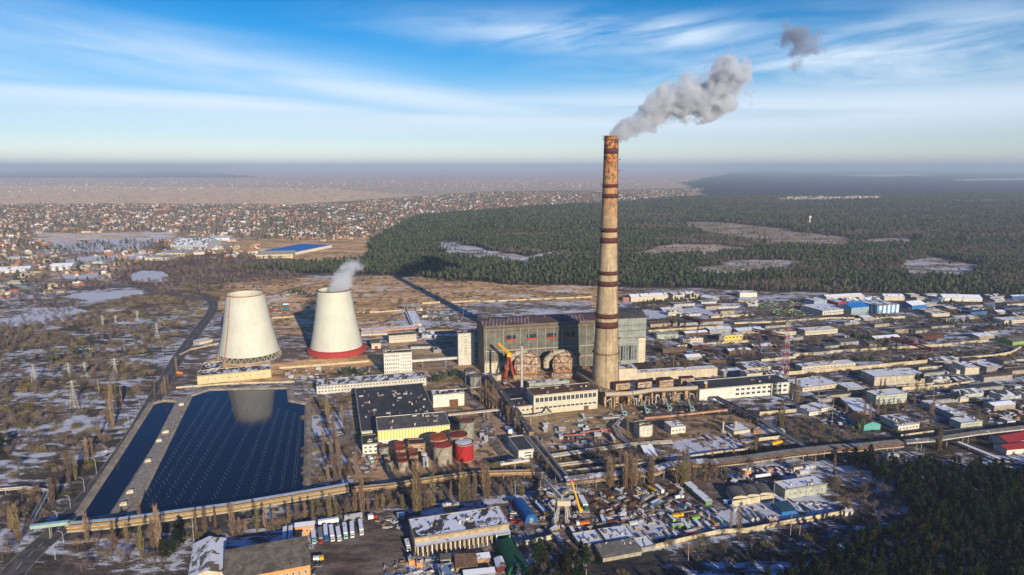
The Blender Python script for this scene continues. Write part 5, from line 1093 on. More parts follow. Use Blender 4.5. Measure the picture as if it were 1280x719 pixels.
# ------------------------------------------------------------------ pipe racks and conveyors
def pipe_rack(label, pts, z, n, r, step=14, mats_=None, wide=None, covered=None, name='pipe_rack', tiers=1, cw=.62, cs_=0):
    P3 = [Vector((p[0], p[1], 0)) for p in pts]; root = thing(name, label, 'pipe rack', tuple(P3[0])); wide = wide or n * r * 2.8
    mats_ = mats_ or [insul, insul2, palesteel, rusty]
    for tr_ in range(tiers):
        for k in range(n):
            mb = MB(); off = (k - (n - 1) / 2) * wide / max(1, n); zz_ = z - tr_ * 2.4
            pp = []
            for i, p in enumerate(P3):
                d = (P3[min(i + 1, len(P3) - 1)] - P3[max(i - 1, 0)]).normalized(); q = p + Vector((-d.y, d.x, 0)) * off; pp.append((q.x, q.y, zz_ + r + .003 * k))
            mb.path(pp, r * (1 if k % 3 else .8), 7); mb.build('pipe', mats_[(k + tr_) % len(mats_)], root)
    if covered:
        for i, (a, b) in enumerate(zip(P3, P3[1:])):
            d = (b - a).normalized(); nn = Vector((-d.y, d.x, 0)) * wide * cw; a = a + nn * cs_; b = b + nn * cs_; mb = MB()
            mb.quad([tuple(a - nn + Vector((0, 0, z + 2 * r + .5))), tuple(b - nn + Vector((0, 0, z + 2 * r + .5))), tuple(b + nn + Vector((0, 0, z + 2 * r + .9))), tuple(a + nn + Vector((0, 0, z + 2 * r + .9)))])
            mb.build('cover', covered, root)
    tot = 0
    for a, b in zip(P3, P3[1:]):
        nL = max(1, int((b - a).length / step)); d = (b - a).normalized(); nn = Vector((-d.y, d.x, 0)) * wide * .5
        for j in range(nL):
            c_ = a.lerp(b, (j + .5) / nL); mb = MB(); tot += 1
            if tot > 95: break
            for sg in (-1, 1): q = c_ + nn * sg; mb.tube(q, q + Vector((0, 0, z)), .28, .28, 4)
            mb.tube(c_ - nn + Vector((0, 0, z - .25)), c_ + nn + Vector((0, 0, z - .25)), .28, .28, 4)
            if tiers > 1: mb.tube(c_ - nn + Vector((0, 0, z - 2.6)), c_ + nn + Vector((0, 0, z - 2.6)), .28, .28, 4)
            mb.build('support', concrete, root)
    return root
gold = mat('golden_lagging', (.54, .36, .15), var=.3, scale=.4)  # golden-brown lagging colour
pipe_rack('raised pipe rack with a pale blue top running along the foot of the cooling pond', [g('G', 345, 480, 6), g('G', 560, 462, 6), g('G', 960, 408, 6), g('H', 300, 340, 6), g('H', 600, 290, 6), g('H', 975, 225, 6)], 6, 5, .75, 16, [gold, insul, gold, rusty, gold], 7, mat('icy_cover', (.30, .42, .58), var=.2, streaks=0), tiers=2, cw=.16, cs_=2.2)
gallery('road_pipe_bridge', 'pale green pipe bridge crossing over the main road at the lower left', 'pipe bridge', [g('G', 155, 485, 8), g('G', 345, 462, 8)], 8, 3, 2.2, mat('pale_green_render', (.3, .4, .3)), 34, roofm=cyanp)
pipe_rack('low pipe pair leading up to the green pipe bridge at the left', [g('G', -60, 300, 2), g('G', 130, 285, 2), g('G', 240, 300, 2)], 2.0, 2, .8, 14, [insul, palesteel])
pipe_rack('low dark pipe pair crossing the marsh towards the green pipe bridge', [g('G', 235, 310, 2), g('G', 145, 470, 3)], 2.4, 2, .9, 14, [greypaint, ltblue])
pipe_rack('pipe rack continuing right from the pond behind the row of tall poplars', [g('H', 990, 235, 5), g('H', 1200, 215, 5), G(520, 602, 5), G(590, 592, 5), G(668, 590, 5)], 5, 4, .7, 16, [gold, rusty, insul, insul2], 6, tiers=2)
pipe_rack('pipe rack under a bare deck running right from the conveyor foot', [g('K', 480, 545, 7), g('K', 700, 520, 7), g('K', 985, 490, 7), g('O', 240, 462, 7), g('O', 480, 440, 7)], 6.5, 4, .8, 15, [rusty, insul2, insul, darksteel], 6, mat('icy_deck', (.30, .27, .24), snow=.45, streaks=0), tiers=2)
pipe_rack('long raised pipe deck crossing the right half above the lorry parks', [g('O', 480, 450, 7), g('O', 700, 425, 7), g('O', 935, 392, 7), g('O', 1168, 366, 7), g('S', 240, 448, 7), g('S', 480, 425, 7)], 7, 5, .7, 17, [rusty, insul, darksteel, insul2], 6.5, mat('deck_cover', (.30, .26, .21), var=.4, snow=.25, streaks=0), tiers=2)
pipe_rack('raised pipe deck curving past the poplar by the street at the right', [g('S', 500, 425, 7), g('S', 660, 412, 7), g('S', 900, 376, 7), g('S', 1168, 345, 7), g('S', 1350, 325, 7)], 7, 3, .8, 18, [palesteel, insul, darksteel], 5, mat('deck_cover', (.5, .45, .4)))
pipe_rack('pale double pipe with snow in front of the pipe yard', [g('K', 395, 412, 3), g('K', 600, 382, 3), g('K', 850, 348, 3), g('K', 1000, 335, 3), g('O', 270, 332, 3)], 3, 3, 1.0, 16, [mat('pale_grey_pipe', (.48, .48, .42)), insul, palesteel], 6)
for i_, (x0, y0, x1, y1, m_) in enumerate([(430, 462, 740, 425, insul), (470, 500, 800, 468, insul2), (750, 470, 985, 450, insul), (640, 440, 985, 420, greypaint)]):
    pipe_rack(['cream duct with snow below the conveyor, upper left of the poplars', 'rusty duct below the cream duct by the poplars', 'cream duct half hidden by the poplars', 'grey duct across the bushes above the poplars'][i_], [g('K', x0, y0, 2), g('K', x1, y1, 2)], 1.6, 2, 1.1, 18, [m_, insul])
pipe_rack('orange-red goalpost pipe over the snowy beds in front of the workshop', [g('K', 470, 305, 2), g('K', 575, 298, 2), g('K', 600, 268, 5), g('K', 730, 250, 5), g('K', 732, 280, 5)], 4, 1, .6, 14, [mat('orange_red_paint', (.65, .16, .05))], 1.2)
pipe_rack('silver pipe bundle bending down the yard below the first fan', [g('K', 690, 195, 3), g('K', 800, 190, 3), g('K', 760, 240, 3), g('K', 790, 300, 3), g('K', 870, 360, 3)], 3, 4, .6, 13, [palesteel, steel, insul], 5)
pipe_rack('cream pipe loop below the brown-roofed workshop', [g('K', 170, 90, 7), g('K', 240, 185, 7), g('K', 330, 180, 7), g('K', 400, 165, 7), g('K', 372, 130, 7)], 7, 2, .7, 12, [mat('mint_pipe', (.50, .54, .40)), insul], 3)
pipe_rack('cream pipe bridge with legs between the poplars and the tank farm', [g('J', 0, 598, 8), g('J', 130, 585, 8), g('J', 270, 570, 8)], 8, 3, .7, 16, [palesteel, gold, insul], 5)
gallery('covered_pipe_bridge', 'cream box bridge on two legs below the grey store', 'pipe bridge', [g('K', 112, 455, 9), g('K', 275, 432, 9)], 9, 3.5, 2, creamp, 40, roofm=halfsnow)
pipe_rack('cream pipe bridge from the tanks to the diagonal conveyor', [g('I', 640, 398, 7), g('I', 760, 385, 7), g('I', 880, 372, 7)], 7, 3, .6, 18, [palesteel, insul, gold], 4)
pipe_rack('thin pale pipe from the garage towards the boiler house', [g('I', 555, 275, 5), g('I', 700, 268, 5), g('I', 812, 255, 5)], 5, 1, .5, 18, [palesteel], 1.5)
# black pipe bundle right of the crane post
pipe_rack('black sloping pipe bundle from the white office down to the pipe yard', [g('O', 510, 75, 5), g('O', 640, 140, 5), g('O', 760, 200, 5)], 5, 5, .7, 14, [blackp, greypaint], 7)
pipe_rack('dark pipe bundle continuing past the gravel lot to the raised pipe deck', [g('O', 765, 205, 4), g('O', 850, 260, 4), g('O', 945, 315, 4), g('O', 1030, 365, 4)], 4, 3, .7, 16, [greypaint, palesteel], 5)
# the long diagonal conveyor
gallery('diagonal_conveyor', 'long straight dark-roofed conveyor gallery running diagonally from the boiler house to the yards', 'conveyor', [g('J', 205, 408, 7), g('J', 300, 535, 7), g('K', 215, 185, 7), g('K', 290, 290, 7)], 7, 5, 3.5, mat('brown_conveyor', (.26, .19, .13), kind='panel', a=5, b=3), 16, roofm=mat('dark_conveyor_roof', (.12, .11, .11), snow=.25, streaks=0))
pipe_rack('bundle of dark parallel pipes continuing the diagonal conveyor to the crane yard', [g('K', 285, 300, 6), g('K', 380, 415, 6), g('K', 482, 540, 6)], 6, 6, .6, 14, [greypaint, palesteel, rusty, blackp], 9)
gallery('transfer_box', 'small cream transfer house where the conveyor meets the boiler house', 'transfer house', [g('J', 200, 405, 5), g('J', 255, 418, 5)], 4, 7, 6, creamp, 40, roofm=tarsnow)
gallery('sheet_canopy', 'long snow-topped narrow canopy slanting through the trees at the right', 'canopy', [g('W', 640, 215, 3), g('W', 800, 280, 3), g('W', 1050, 380, 3)], 3, 4, .5, greyp, 14, roofm=snowroof)
# ------------------------------------------------------------------ radio mast, gantry cranes, crane yard
def mast(label, v, x, yb, yt, w0, w1, mA, mB, bands=13, name='radio_mast', cat='mast', group=None, r=.22):
    p = g(v, x, yb); hh = hof(p, (yb - yt) / VW[v][2]); root = thing(name, label, cat, tuple(p), group)
    for i in range(bands):
        s0, s1 = i / bands, (i + 1) / bands; mb = MB(); lattice(mb, p + Vector((0, 0, hh * s0)), p + Vector((0, 0, hh * s1)), w0 + (w1 - w0) * s0, w0 + (w1 - w0) * s1, r, 2)
        mb.build('mast_section', [mA, mB][i % 2], root)
    mb = MB(); mb.tube(p + Vector((0, 0, hh)), p + Vector((0, 0, hh + 3)), .2, .1, 5); mb.build('antenna', palesteel, root); return root
mast('tall white lattice mast with bright red bands', 'N', 900, 550, 245, 7.0, 3.2, palesteel, mat('mast_red', (.42, .06, .07), streaks=0), 13, r=.27)
def gantry(label, v, xl, xr, yb, yt, dy, m_):
    p, q = g(v, xl, yb), g(v, xr, yb + dy); hh = hof(p, (yb - yt) / VW[v][2]); root = thing('gantry_crane', label, 'gantry crane', tuple(p)); t_ = Vector((0, 0, hh))
    mb = MB(); ex = (q - p) * .22; lattice(mb, p - ex + t_, q + ex + t_, 3.0, 3.0, .5, 12); mb.build('bridge_beam', m_, root)
    for c_ in (p, q):
        for sg in (-1, 1):
            mb = MB(); mb.tube(c_ + Vector((sg * 3, sg * 5, 0)), c_ + t_ * .96, .7, .5, 5); mb.build('leg', m_, root)
    mb = MB(); c_ = p.lerp(q, .6); mb.box((c_.x, c_.y, hh + 1.6), (4, 4, 2.5)); mb.build('trolley', m_, root)
    mb = MB(); c_ = p.lerp(q, .2); mb.box((c_.x, c_.y - 1, hh - 4), (2.4, 2.4, 2.4)); mb.build('cab', m_, root)
gantry('dark red gantry crane just right of the boiler house', 'N', 340, 415, 278, 205, 30, darksteel)
gantry('dark red gantry crane left of the radio mast', 'N', 742, 865, 352, 285, 26, darksteel)
gantry('bright maroon gantry crane in the far right yard', 'R', 450, 612, 395, 335, 50, mat('maroon_steel', (.30, .04, .05)))
gantry('grey gantry crane over the sheds left of the boiler house roof', 'X', 480, 590, 350, 300, 5, steel)
def truss_crane():
    p = g('V', 470, 515); root = thing('yard_crane', 'large pale lattice portal crane with a long boom over the lorry yard', 'crane', tuple(p)); k = depth(p) / FPX / 8.983
    J_ = lambda x, y, dy=0: p + Vector(((x - 470) * k, dy, (515 - y) * k * 1.05))
    for x, yy, x1, dy in ((470, 515, 520, 0), (620, 500, 598, 0), (500, 505, 545, 9), (650, 480, 620, 9)):
        mb = MB(); lattice(mb, J_(x, yy, dy), J_(x1, 280, dy * .4), 1.6, .9, .22, 8); mb.build('leg', palesteel, root)
    mb = MB(); mb.box(tuple(J_(580, 285, 2)), (9, 5, 3.5)); mb.build('machinery_house', creamp, root)
    mb = MB(); lattice(mb, J_(600, 265, 2), g('V', 375, 0, 6), 2.8, 1.8, .28, 14); mb.build('boom', palesteel, root)
    mb = MB(); lattice(mb, J_(560, 260, 2), J_(565, 175, 2), 1.4, .8, .2, 4); mb.build('mast_head', palesteel, root)
truss_crane()
def mobile_crane():
    p = g('V', 790, 390); root = thing('mobile_crane', 'yellow telescopic mobile crane with a pink-tipped boom in the lorry yard', 'crane', tuple(p)); k = depth(p) / FPX / 8.983
    J_ = lambda x, y, dy=0: p + Vector(((x - 790) * k, dy, (390 - y) * k * 1.05))
    mb = MB(); mb.tube(J_(772, 362), J_(725, 210), .95, .8, 6); mb.tube(J_(725, 210), J_(668, 15), .75, .5, 6); mb.build('boom', yellowp, root)
    mb = MB(); mb.tube(J_(668, 15), J_(660, -15), .8, .5, 6); mb.build('boom_tip', mat('pink_paint', (.7, .12, .25)), root)
    mb = MB(); mb.box(tuple(J_(800, 380, 2)), (9.5, 3, 1.6)); mb.build('chassis', greypaint, root)
    mb = MB(); mb.box(tuple(J_(775, 366, 2)), (2.6, 2.4, 2.2)); mb.build('cab', yellowp, root)
    for i in range(4):
        mb = MB(); c_ = p + Vector((-2.5 + i * 2.4, .4, .55)); mb.tube(c_, c_ + Vector((0, .5, 0)), .55, .55, 10); mb.build('wheel', blackp, root)
mobile_crane()
# ------------------------------------------------------------------ pylons, poles and street lamps
def pole(label, v, x, yb, yt, group=None, name='power_pole', arm=True, m_=concrete, r=.28):
    p = g(v, x, yb); hh = hof(p, (yb - yt) / VW[v][2]); root = thing(name, label, 'pole', tuple(p), group)
    mb = MB(); mb.tube(p, p + Vector((0, 0, hh)), r, r * .6, 6); mb.build('post', m_, root)
    if arm:
        mb = MB(); mb.tube(p + Vector((-1.6, 0, hh * .93)), p + Vector((1.6, 0, hh * .93)), .13, .13, 4)
        for s_ in (-1.5, 0, 1.5): mb.tube(p + Vector((s_, 0, hh * .93)), p + Vector((s_, 0, hh * .93 + .5)), .1, .1, 4)
        mb.build('crossarm', rusty, root)
def pylon(label, v, x, yb, yt, group='lattice pylons on the marsh left of the pond'):
    p = g(v, x, yb); hh = hof(p, (yb - yt) / VW[v][2]); root = thing('lattice_pylon', label, 'pylon', tuple(p), group)
    mb = MB(); lattice(mb, p, p + Vector((0, 0, hh * .62)), hh * .20, hh * .07, .15, 6); lattice(mb, p + Vector((0, 0, hh * .62)), p + Vector((0, 0, hh)), hh * .07, hh * .03, .13, 5); mb.build('tower', palesteel, root)
    for zf, wd in ((.66, .20), (.80, .26), (.93, .16)):
        mb = MB()
        for sg in (-1, 1):
            e = p + Vector((sg * hh * wd * .8, sg * hh * wd * .3, hh * zf)); mb.tube(p + Vector((0, 0, hh * zf)), e, .18, .1, 4); mb.tube(p + Vector((0, 0, hh * (zf + .045))), e, .12, .08, 4); mb.tube(e, e - Vector((0, 0, 1.4)), .12, .12, 4)
        mb.build('crossarm', palesteel, root)
for x, yb, yt, lb in [(183, 415, 318, 'pale lattice pylon, leftmost on the snowy marsh'), (367, 390, 312, 'dull lattice pylon, left of a close pair on the marsh'), (452, 380, 308, 'dull lattice pylon, right of a close pair on the marsh'),
        (612, 385, 288, 'bright lattice pylon above the tall poplar clump on the marsh'), (395, 560, 408, 'tallest cream lattice pylon, nearest on the marsh'), (833, 185, 100, 'lattice pylon in the bushes near the road bend'),
        (545, 120, 65, 'far lattice pylon beside the snowy fields'), (612, 100, 60, 'far lattice pylon on the brown heath'), (728, 90, 35, 'farthest lattice pylon towards the village')]: pylon(lb, 'E', x, yb, yt)
for x, yb, yt in [(478, 285, 205), (525, 485, 395), (660, 255, 170), (865, 285, 215), (697, 255, 225), (757, 260, 228)]:
    pole('slim concrete power pole on the snowy marsh left of the main road', 'E', x, yb, yt, 'power poles on the marsh')
for v, x, yb, yt in [('N', 472, 210, 145), ('N', 592, 205, 75), ('N', 940, 250, 85), ('N', 278, 495, 420), ('N', 1090, 690, 535), ('O', 1070, 490, 375), ('O', 835, 705, 545), ('O', 1165, 240, 80), ('R', 12, 680, 540), ('R', 655, 700, 600), ('S', 560, 490, 405), ('S', 600, 520, 455), ('S', 430, 540, 480), ('S', 500, 560, 500),
        ('M', 300, 640, 550), ('M', 388, 690, 650), ('M', 1068, 590, 480), ('Q', 487, 500, 370), ('Q', 540, 495, 440), ('H', 103, 545, 400), ('L', 1160, 130, 60), ('L', 1245, 340, 190), ('U', 620, 700, 560), ('X', 700, 440, 350), ('X', 760, 430, 330), ('X', 860, 470, 380), ('X', 950, 440, 350), ('X', 1000, 400, 300), ('V', 35, 240, 20), ('V', 320, 250, 20)]:
    pole('slim grey power pole with a short crossarm among the industrial yards', v, x, yb, yt, 'power poles among the yards')
for v, x, yb, yt in [('G', 485, 210, 140), ('G', 425, 300, 235), ('G', 355, 385, 325), ('G', 290, 455, 410), ('G', 535, 118, 75), ('G', 320, 560, 505), ('G', 278, 640, 585), ('E', 680, 640, 590), ('E', 740, 550, 510)]:
    p = g(v, x, yb); hh = max(8, hof(p, (yb - yt) / VW[v][2])); root = thing('street_lamp', 'curved grey street lamp beside the main road by the narrow pond', 'street lamp', tuple(p), 'street lamps along the main road')
    mb = MB(); mb.path([p, p + Vector((0, 0, hh * .85)), p + Vector((-1, .2, hh)), p + Vector((-3, .5, hh * 1.02))], .14, 5); mb.build('post', palesteel, root)
    mb = MB(); mb.box((p.x - 3.3, p.y + .55, hh * 1.01), (1.2, .4, .25)); mb.build('lamp_head', steel, root)
p = g('O', 622, 268); root = thing('round_tower', 'small pale tank tower with pipework on the low pale block in the pipe yard', 'tower', tuple(p))
mb = MB(); mb.tube(p, p + Vector((0, 0, 9)), 1.6, 1.6, 12); mb.build('shell', concrete, root); mb = MB(); mb.tube(p + Vector((0, 0, 9)), p + Vector((0, 0, 10)), 2.2, 1.2, 12); mb.build('cap', palesteel, root)
p = g('O', 555, 270); root = thing('mast_tank', 'slim upright grey column at the left of the round tower', 'column', tuple(p)); mb = MB(); mb.tube(p, p + Vector((0, 0, 10)), .9, .8, 10); mb.build('shell', palesteel, root); mb = MB(); mb.box(tuple(p), (4, 3, 2)); mb.build('base', concrete, root)
# ------------------------------------------------------------------ vehicles
WH = MB(); WH.tube((-.16, 0, 0), (.16, 0, 0), .5, .5, 10); WHEEL = WH.mesh('wheel', blackp)
def wheels(root, pos, yaw, spots, r=1.0):
    for (a, d) in spots:
        x = pos.x + math.cos(yaw) * a - math.sin(yaw) * d; y = pos.y + math.sin(yaw) * a + math.cos(yaw) * d
        inst('wheel', WHEEL, (x, y, .5 * r), yaw + math.pi / 2, r, root)
def local(pos, yaw, a, d, z): return (pos.x + math.cos(yaw) * a - math.sin(yaw) * d, pos.y + math.sin(yaw) * a + math.cos(yaw) * d, z)
def lorry(label, v, x0, y0, x1, y1, body, cab=None, wdt=2.6, hb=2.7, tank=False, group=None, top=None):
    a, b = g(v, x0, y0, 1.5), g(v, x1, y1, 1.5); d = b - a; ln = max(6.5, min(d.length, 17)); yaw = math.atan2(d.y, d.x); pos = (a + b) / 2; pos.z = 0
    root = thing('articulated_lorry' if cab else 'box_trailer', label, 'lorry' if cab else 'trailer', tuple(pos), group); cl = 2.3 if cab else 0
    mb = MB()
    if tank: mb.tube(local(pos, yaw, -ln / 2, 0, 2.3), local(pos, yaw, ln / 2 - cl - .8, 0, 2.3), 1.25, 1.25, 14)
    else: mb.box(local(pos, yaw, -cl / 2 - .1, 0, 1.15), (ln - cl - .5, wdt, hb), yaw, 0, 1)
    mb.build('tank' if tank else 'box_body', [body, top or snowroof], root)
    mb = MB(); mb.box(local(pos, yaw, 0, 0, .7), (ln - .8, 1.1, .4), yaw); mb.build('chassis', greypaint, root)
    wheels(root, pos, yaw, [(-ln * .40, s) for s in (-1.1, 1.1)] + [(-ln * .40 + 1.3, s) for s in (-1.1, 1.1)] + [(ln * .36, s) for s in (-1.1, 1.1)])
    if cab:
        mb = MB(); mb.box(local(pos, yaw, ln / 2 - cl / 2, 0, .75), (cl - .2, 2.4, 2.3), yaw); cb_ = mb.build('cab', cab, root)
        mb = MB(); mb.box(local(pos, yaw, ln / 2 + .03, 0, 1.9), (.12, 2.1, .85), yaw); mb.build('windscreen', glass, root).parent = cb_
    return root
ht = 'H'
lorry('white box trailer, left one of the pair left of the orange hut', ht, 617, 460, 612, 530, whitepaint)
lorry('white box trailer, right one of the pair left of the orange hut', ht, 650, 455, 645, 527, whitepaint)
lorry('white-topped lorry with a green cab, first in the row right of the orange hut', ht, 770, 462, 782, 538, mat('dark_green_sheet', (.03, .15, .12)), cyanp)
lorry('grey lorry with a red cab, second in the row right of the orange hut', ht, 812, 455, 822, 545, greyp, redpaint, top=greypaint)
lorry('blue box lorry, third in the row right of the orange hut', ht, 843, 445, 850, 522, bluep, bluep)
lorry('long white lorry, fourth in the row right of the orange hut', ht, 872, 438, 888, 535, whitepaint, whitepaint)
lorry('short white lorry, fifth in the row right of the orange hut', ht, 913, 455, 924, 522, whitepaint, whitepaint, hb=2.2)
lorry('white lorry with a green stripe, sixth in the row right of the orange hut', ht, 950, 425, 962, 520, whitepaint, cyanp)
lorry('white lorry, seventh in the row right of the orange hut', ht, 992, 418, 998, 515, whitepaint, whitepaint)
lorry('white lorry standing apart at the right end of the row', ht, 1038, 405, 1052, 500, whitepaint, whitepaint)
lorry('long white trailer parked crosswise behind the row of lorries', ht, 802, 428, 922, 410, whitepaint)
lorry('dark flat trailer parked crosswise at the poplars', ht, 950, 402, 1056, 385, greyp)
lorry('white and red van in the yard left of the gravel lot', 'L', 100, 285, 150, 275, whitepaint, redpaint)
lorry('white lorry beside the left end of the long garage hall', 'L', 335, 425, 350, 482, whitepaint, whitepaint, hb=2.2)
lorry('white box lorry with green and red tail beside the yellow mobile crane', 'M', 345, 165, 395, 255, whitepaint, greenp, wdt=3.6)
lorry('blue-sided lorry with a snowy top beside the blue tent', 'M', 65, 225, 120, 290, bluep, yellowp)
lorry('orange flatbed lorry at the feet of the portal crane', 'M', 410, 335, 320, 345, orangep, whitepaint, hb=1.2, top=orangep)
lorry('yellow tipper parked on the track beyond the scrap yard', 'M', 960, 292, 1035, 285, yellowp, yellowp, hb=1.4, top=yellowp)
lorry('yellow tank lorry in the scrap yard', 'M', 805, 105, 870, 145, yellowp, greyp, tank=True)
lorry('white trailer in the scrap yard right of the yellow tank lorry', 'M', 850, 100, 900, 140, whitepaint)
lorry('white tank lorry parked by itself in the scrap yard', 'M', 978, 175, 1035, 165, whitepaint, whitepaint, tank=True)
lorry('white tank trailer beside the orange booth', 'O', 735, 525, 825, 512, whitepaint, tank=True)
lorry('left silver tank trailer of the three behind the front wall', 'Q', 240, 380, 280, 415, palesteel, tank=True)
lorry('middle silver tank trailer of the three behind the front wall', 'Q', 270, 372, 308, 412, palesteel, tank=True)
lorry('right silver tank trailer of the three behind the front wall', 'Q', 305, 370, 345, 405, palesteel, tank=True)
lorry('yellow bus parked beside the wall in the pipe yard', 'O', 828, 340, 885, 325, yellowp, yellowp, hb=2.2, top=yellowp)
lorry('grey bus with white roof in the pipe yard below the silver pipe bundle', 'K', 730, 290, 758, 325, greyp, whitepaint)
lorry('white lorry on the yard road below the yellow-fronted hall', 'I', 245, 610, 262, 628, whitepaint, cyanp)
lorry('cyan box lorry in the depot between the cooling towers', 'F', 590, 205, 648, 215, mat('cyan_sheet', (.03, .42, .55)), bluep, top=mat('cyan_sheet', (.03, .42, .5)))
lorry('pale cyan lorry behind the cyan box lorry', 'F', 598, 185, 640, 182, cyanp, orangep, top=cyanp)
lorry('bright red lorry in the depot between the cooling towers', 'F', 528, 226, 542, 222, redpaint, redpaint, top=redpaint)
lorry('yellow lorry beside the right end of the orange building at the bottom', 'H', 780, 628, 830, 622, whitepaint, yellowp, hb=1.8)
lorry('orange lorry on the road beside the pump house', 'F', 5, 570, 38, 568, orangep, orangep, top=orangep)
lorry('snowy lorry under the long diagonal pipe deck', 'O', 835, 240, 900, 275, greypaint)
carm = {'white': whitepaint, 'red': redpaint, 'blue': bluep, 'dark': mat('black_paint', (.03, .03, .035), rough=.3, streaks=0), 'silver': steel}
CARM = {}
def car_meshes(cn):
    if cn not in CARM:
        mb = MB(); mb.prism([(-2.2, -.85), (2.2, -.85), (2.2, .85), (-2.2, .85)], .35, .95)
        n = len(mb.v); mb.v += [(-2.0, -.8, .95), (1.1, -.8, .95), (1.1, .8, .95), (-2.0, .8, .95), (-1.5, -.65, 1.48), (.4, -.65, 1.48), (.4, .65, 1.48), (-1.5, .65, 1.48)]
        mb.face((n + 4, n + 5, n + 6, n + 7)); body = mb.mesh('body', [carm[cn]])
        gb = MB(); gb.v = [(-2.0, -.8, .955), (1.1, -.8, .955), (1.1, .8, .955), (-2.0, .8, .955), (-1.5, -.65, 1.475), (.4, -.65, 1.475), (.4, .65, 1.475), (-1.5, .65, 1.475)]
        for f in ((0, 1, 5, 4), (1, 2, 6, 5), (2, 3, 7, 6), (3, 0, 4, 7)): gb.face(f)
        CARM[cn] = (body, gb.mesh('windows', glass))
    return CARM[cn]
def car(cn, pos, yaw, where, group):
    root = thing('parked_car', f'small {cn} car {where}', 'car', tuple(pos), group); a, b = car_meshes(cn)
    inst('windows', b, (0, 0, 0)).parent = inst('body', a, pos, yaw, None, root); wheels(root, pos, yaw, [(-1.4, -.8), (-1.4, .8), (1.4, -.8), (1.4, .8)], .65)
def cars_in(where, group, pts, n):
    rr_ = random.Random(len(pts) * 7 + n); poly = [g(*p) for p in pts]; x0, x1 = min(p.x for p in poly), max(p.x for p in poly); y0, y1 = min(p.y for p in poly), max(p.y for p in poly); k = 0; placed = []
    for _ in range(n * 80):
        if k >= n: break
        p = Vector((rr_.uniform(x0, x1), rr_.uniform(y0, y1), .02))
        if poly_mask(np.array([p.x]), np.array([p.y]), [(q.x, q.y) for q in poly])[0] and all((p - q).length > 5 for q in placed):
            placed.append(p); car(rr_.choice(list(carm)), p, rr_.choice([0, .1, 1.5, 1.7, .8]), where, group); k += 1
cars_in('in the crowded car row between the blue tent and the garage hall', 'cars beside the blue tent', [('L', 950, 170), ('L', 1000, 180), ('L', 1060, 360), ('L', 990, 370)], 16)
cars_in('in the row behind the garage hall', 'cars behind the garage hall', [('L', 660, 200), ('L', 840, 195), ('L', 850, 215), ('L', 660, 235)], 10)
cars_in('beside the pump house forecourt', 'cars at the pump house', [('F', 150, 655), ('F', 540, 615), ('F', 545, 632), ('F', 160, 668)], 7)
cars_in('on the main road by the narrow pond', 'cars on the main road', [('G', 575, 30), ('G', 600, 30), ('G', 535, 130), ('G', 510, 125)], 2)
cars_in('beside the orange building at the bottom edge', 'cars beside the orange building', [('H', 775, 640), ('H', 810, 640), ('H', 800, 715), ('H', 770, 715)], 4)
cars_in('in the lorry park above the garage block', 'cars above the garage block', [('O', 850, 470), ('O', 930, 465), ('O', 950, 510), ('O', 860, 515)], 7)
cars_in('among the market stalls of the far depot behind the cooling towers', 'cars at the far depot', [('F', 510, 160), ('F', 640, 160), ('F', 640, 240), ('F', 520, 240)], 10)
cars_in('in the snowy lot beside the blue flat shed', 'cars beside the blue flat shed', [('Q', 530, 310), ('Q', 700, 320), ('Q', 760, 380), ('Q', 560, 385)], 12)
cars_in('in the far yard in front of the blue halls', 'cars at the blue halls', [('R', 300, 205), ('R', 520, 195), ('R', 530, 208), ('R', 310, 216)], 8)
cars_in('in front of the boiler house end wall', 'cars near the boiler house', [('N', 190, 455), ('N', 300, 450), ('N', 310, 475), ('N', 190, 482)], 6)
cars_in('parked in the far right yards', 'cars in the far right yards', [('R', 780, 130), ('R', 1100, 120), ('R', 1120, 200), ('R', 820, 195)], 26)
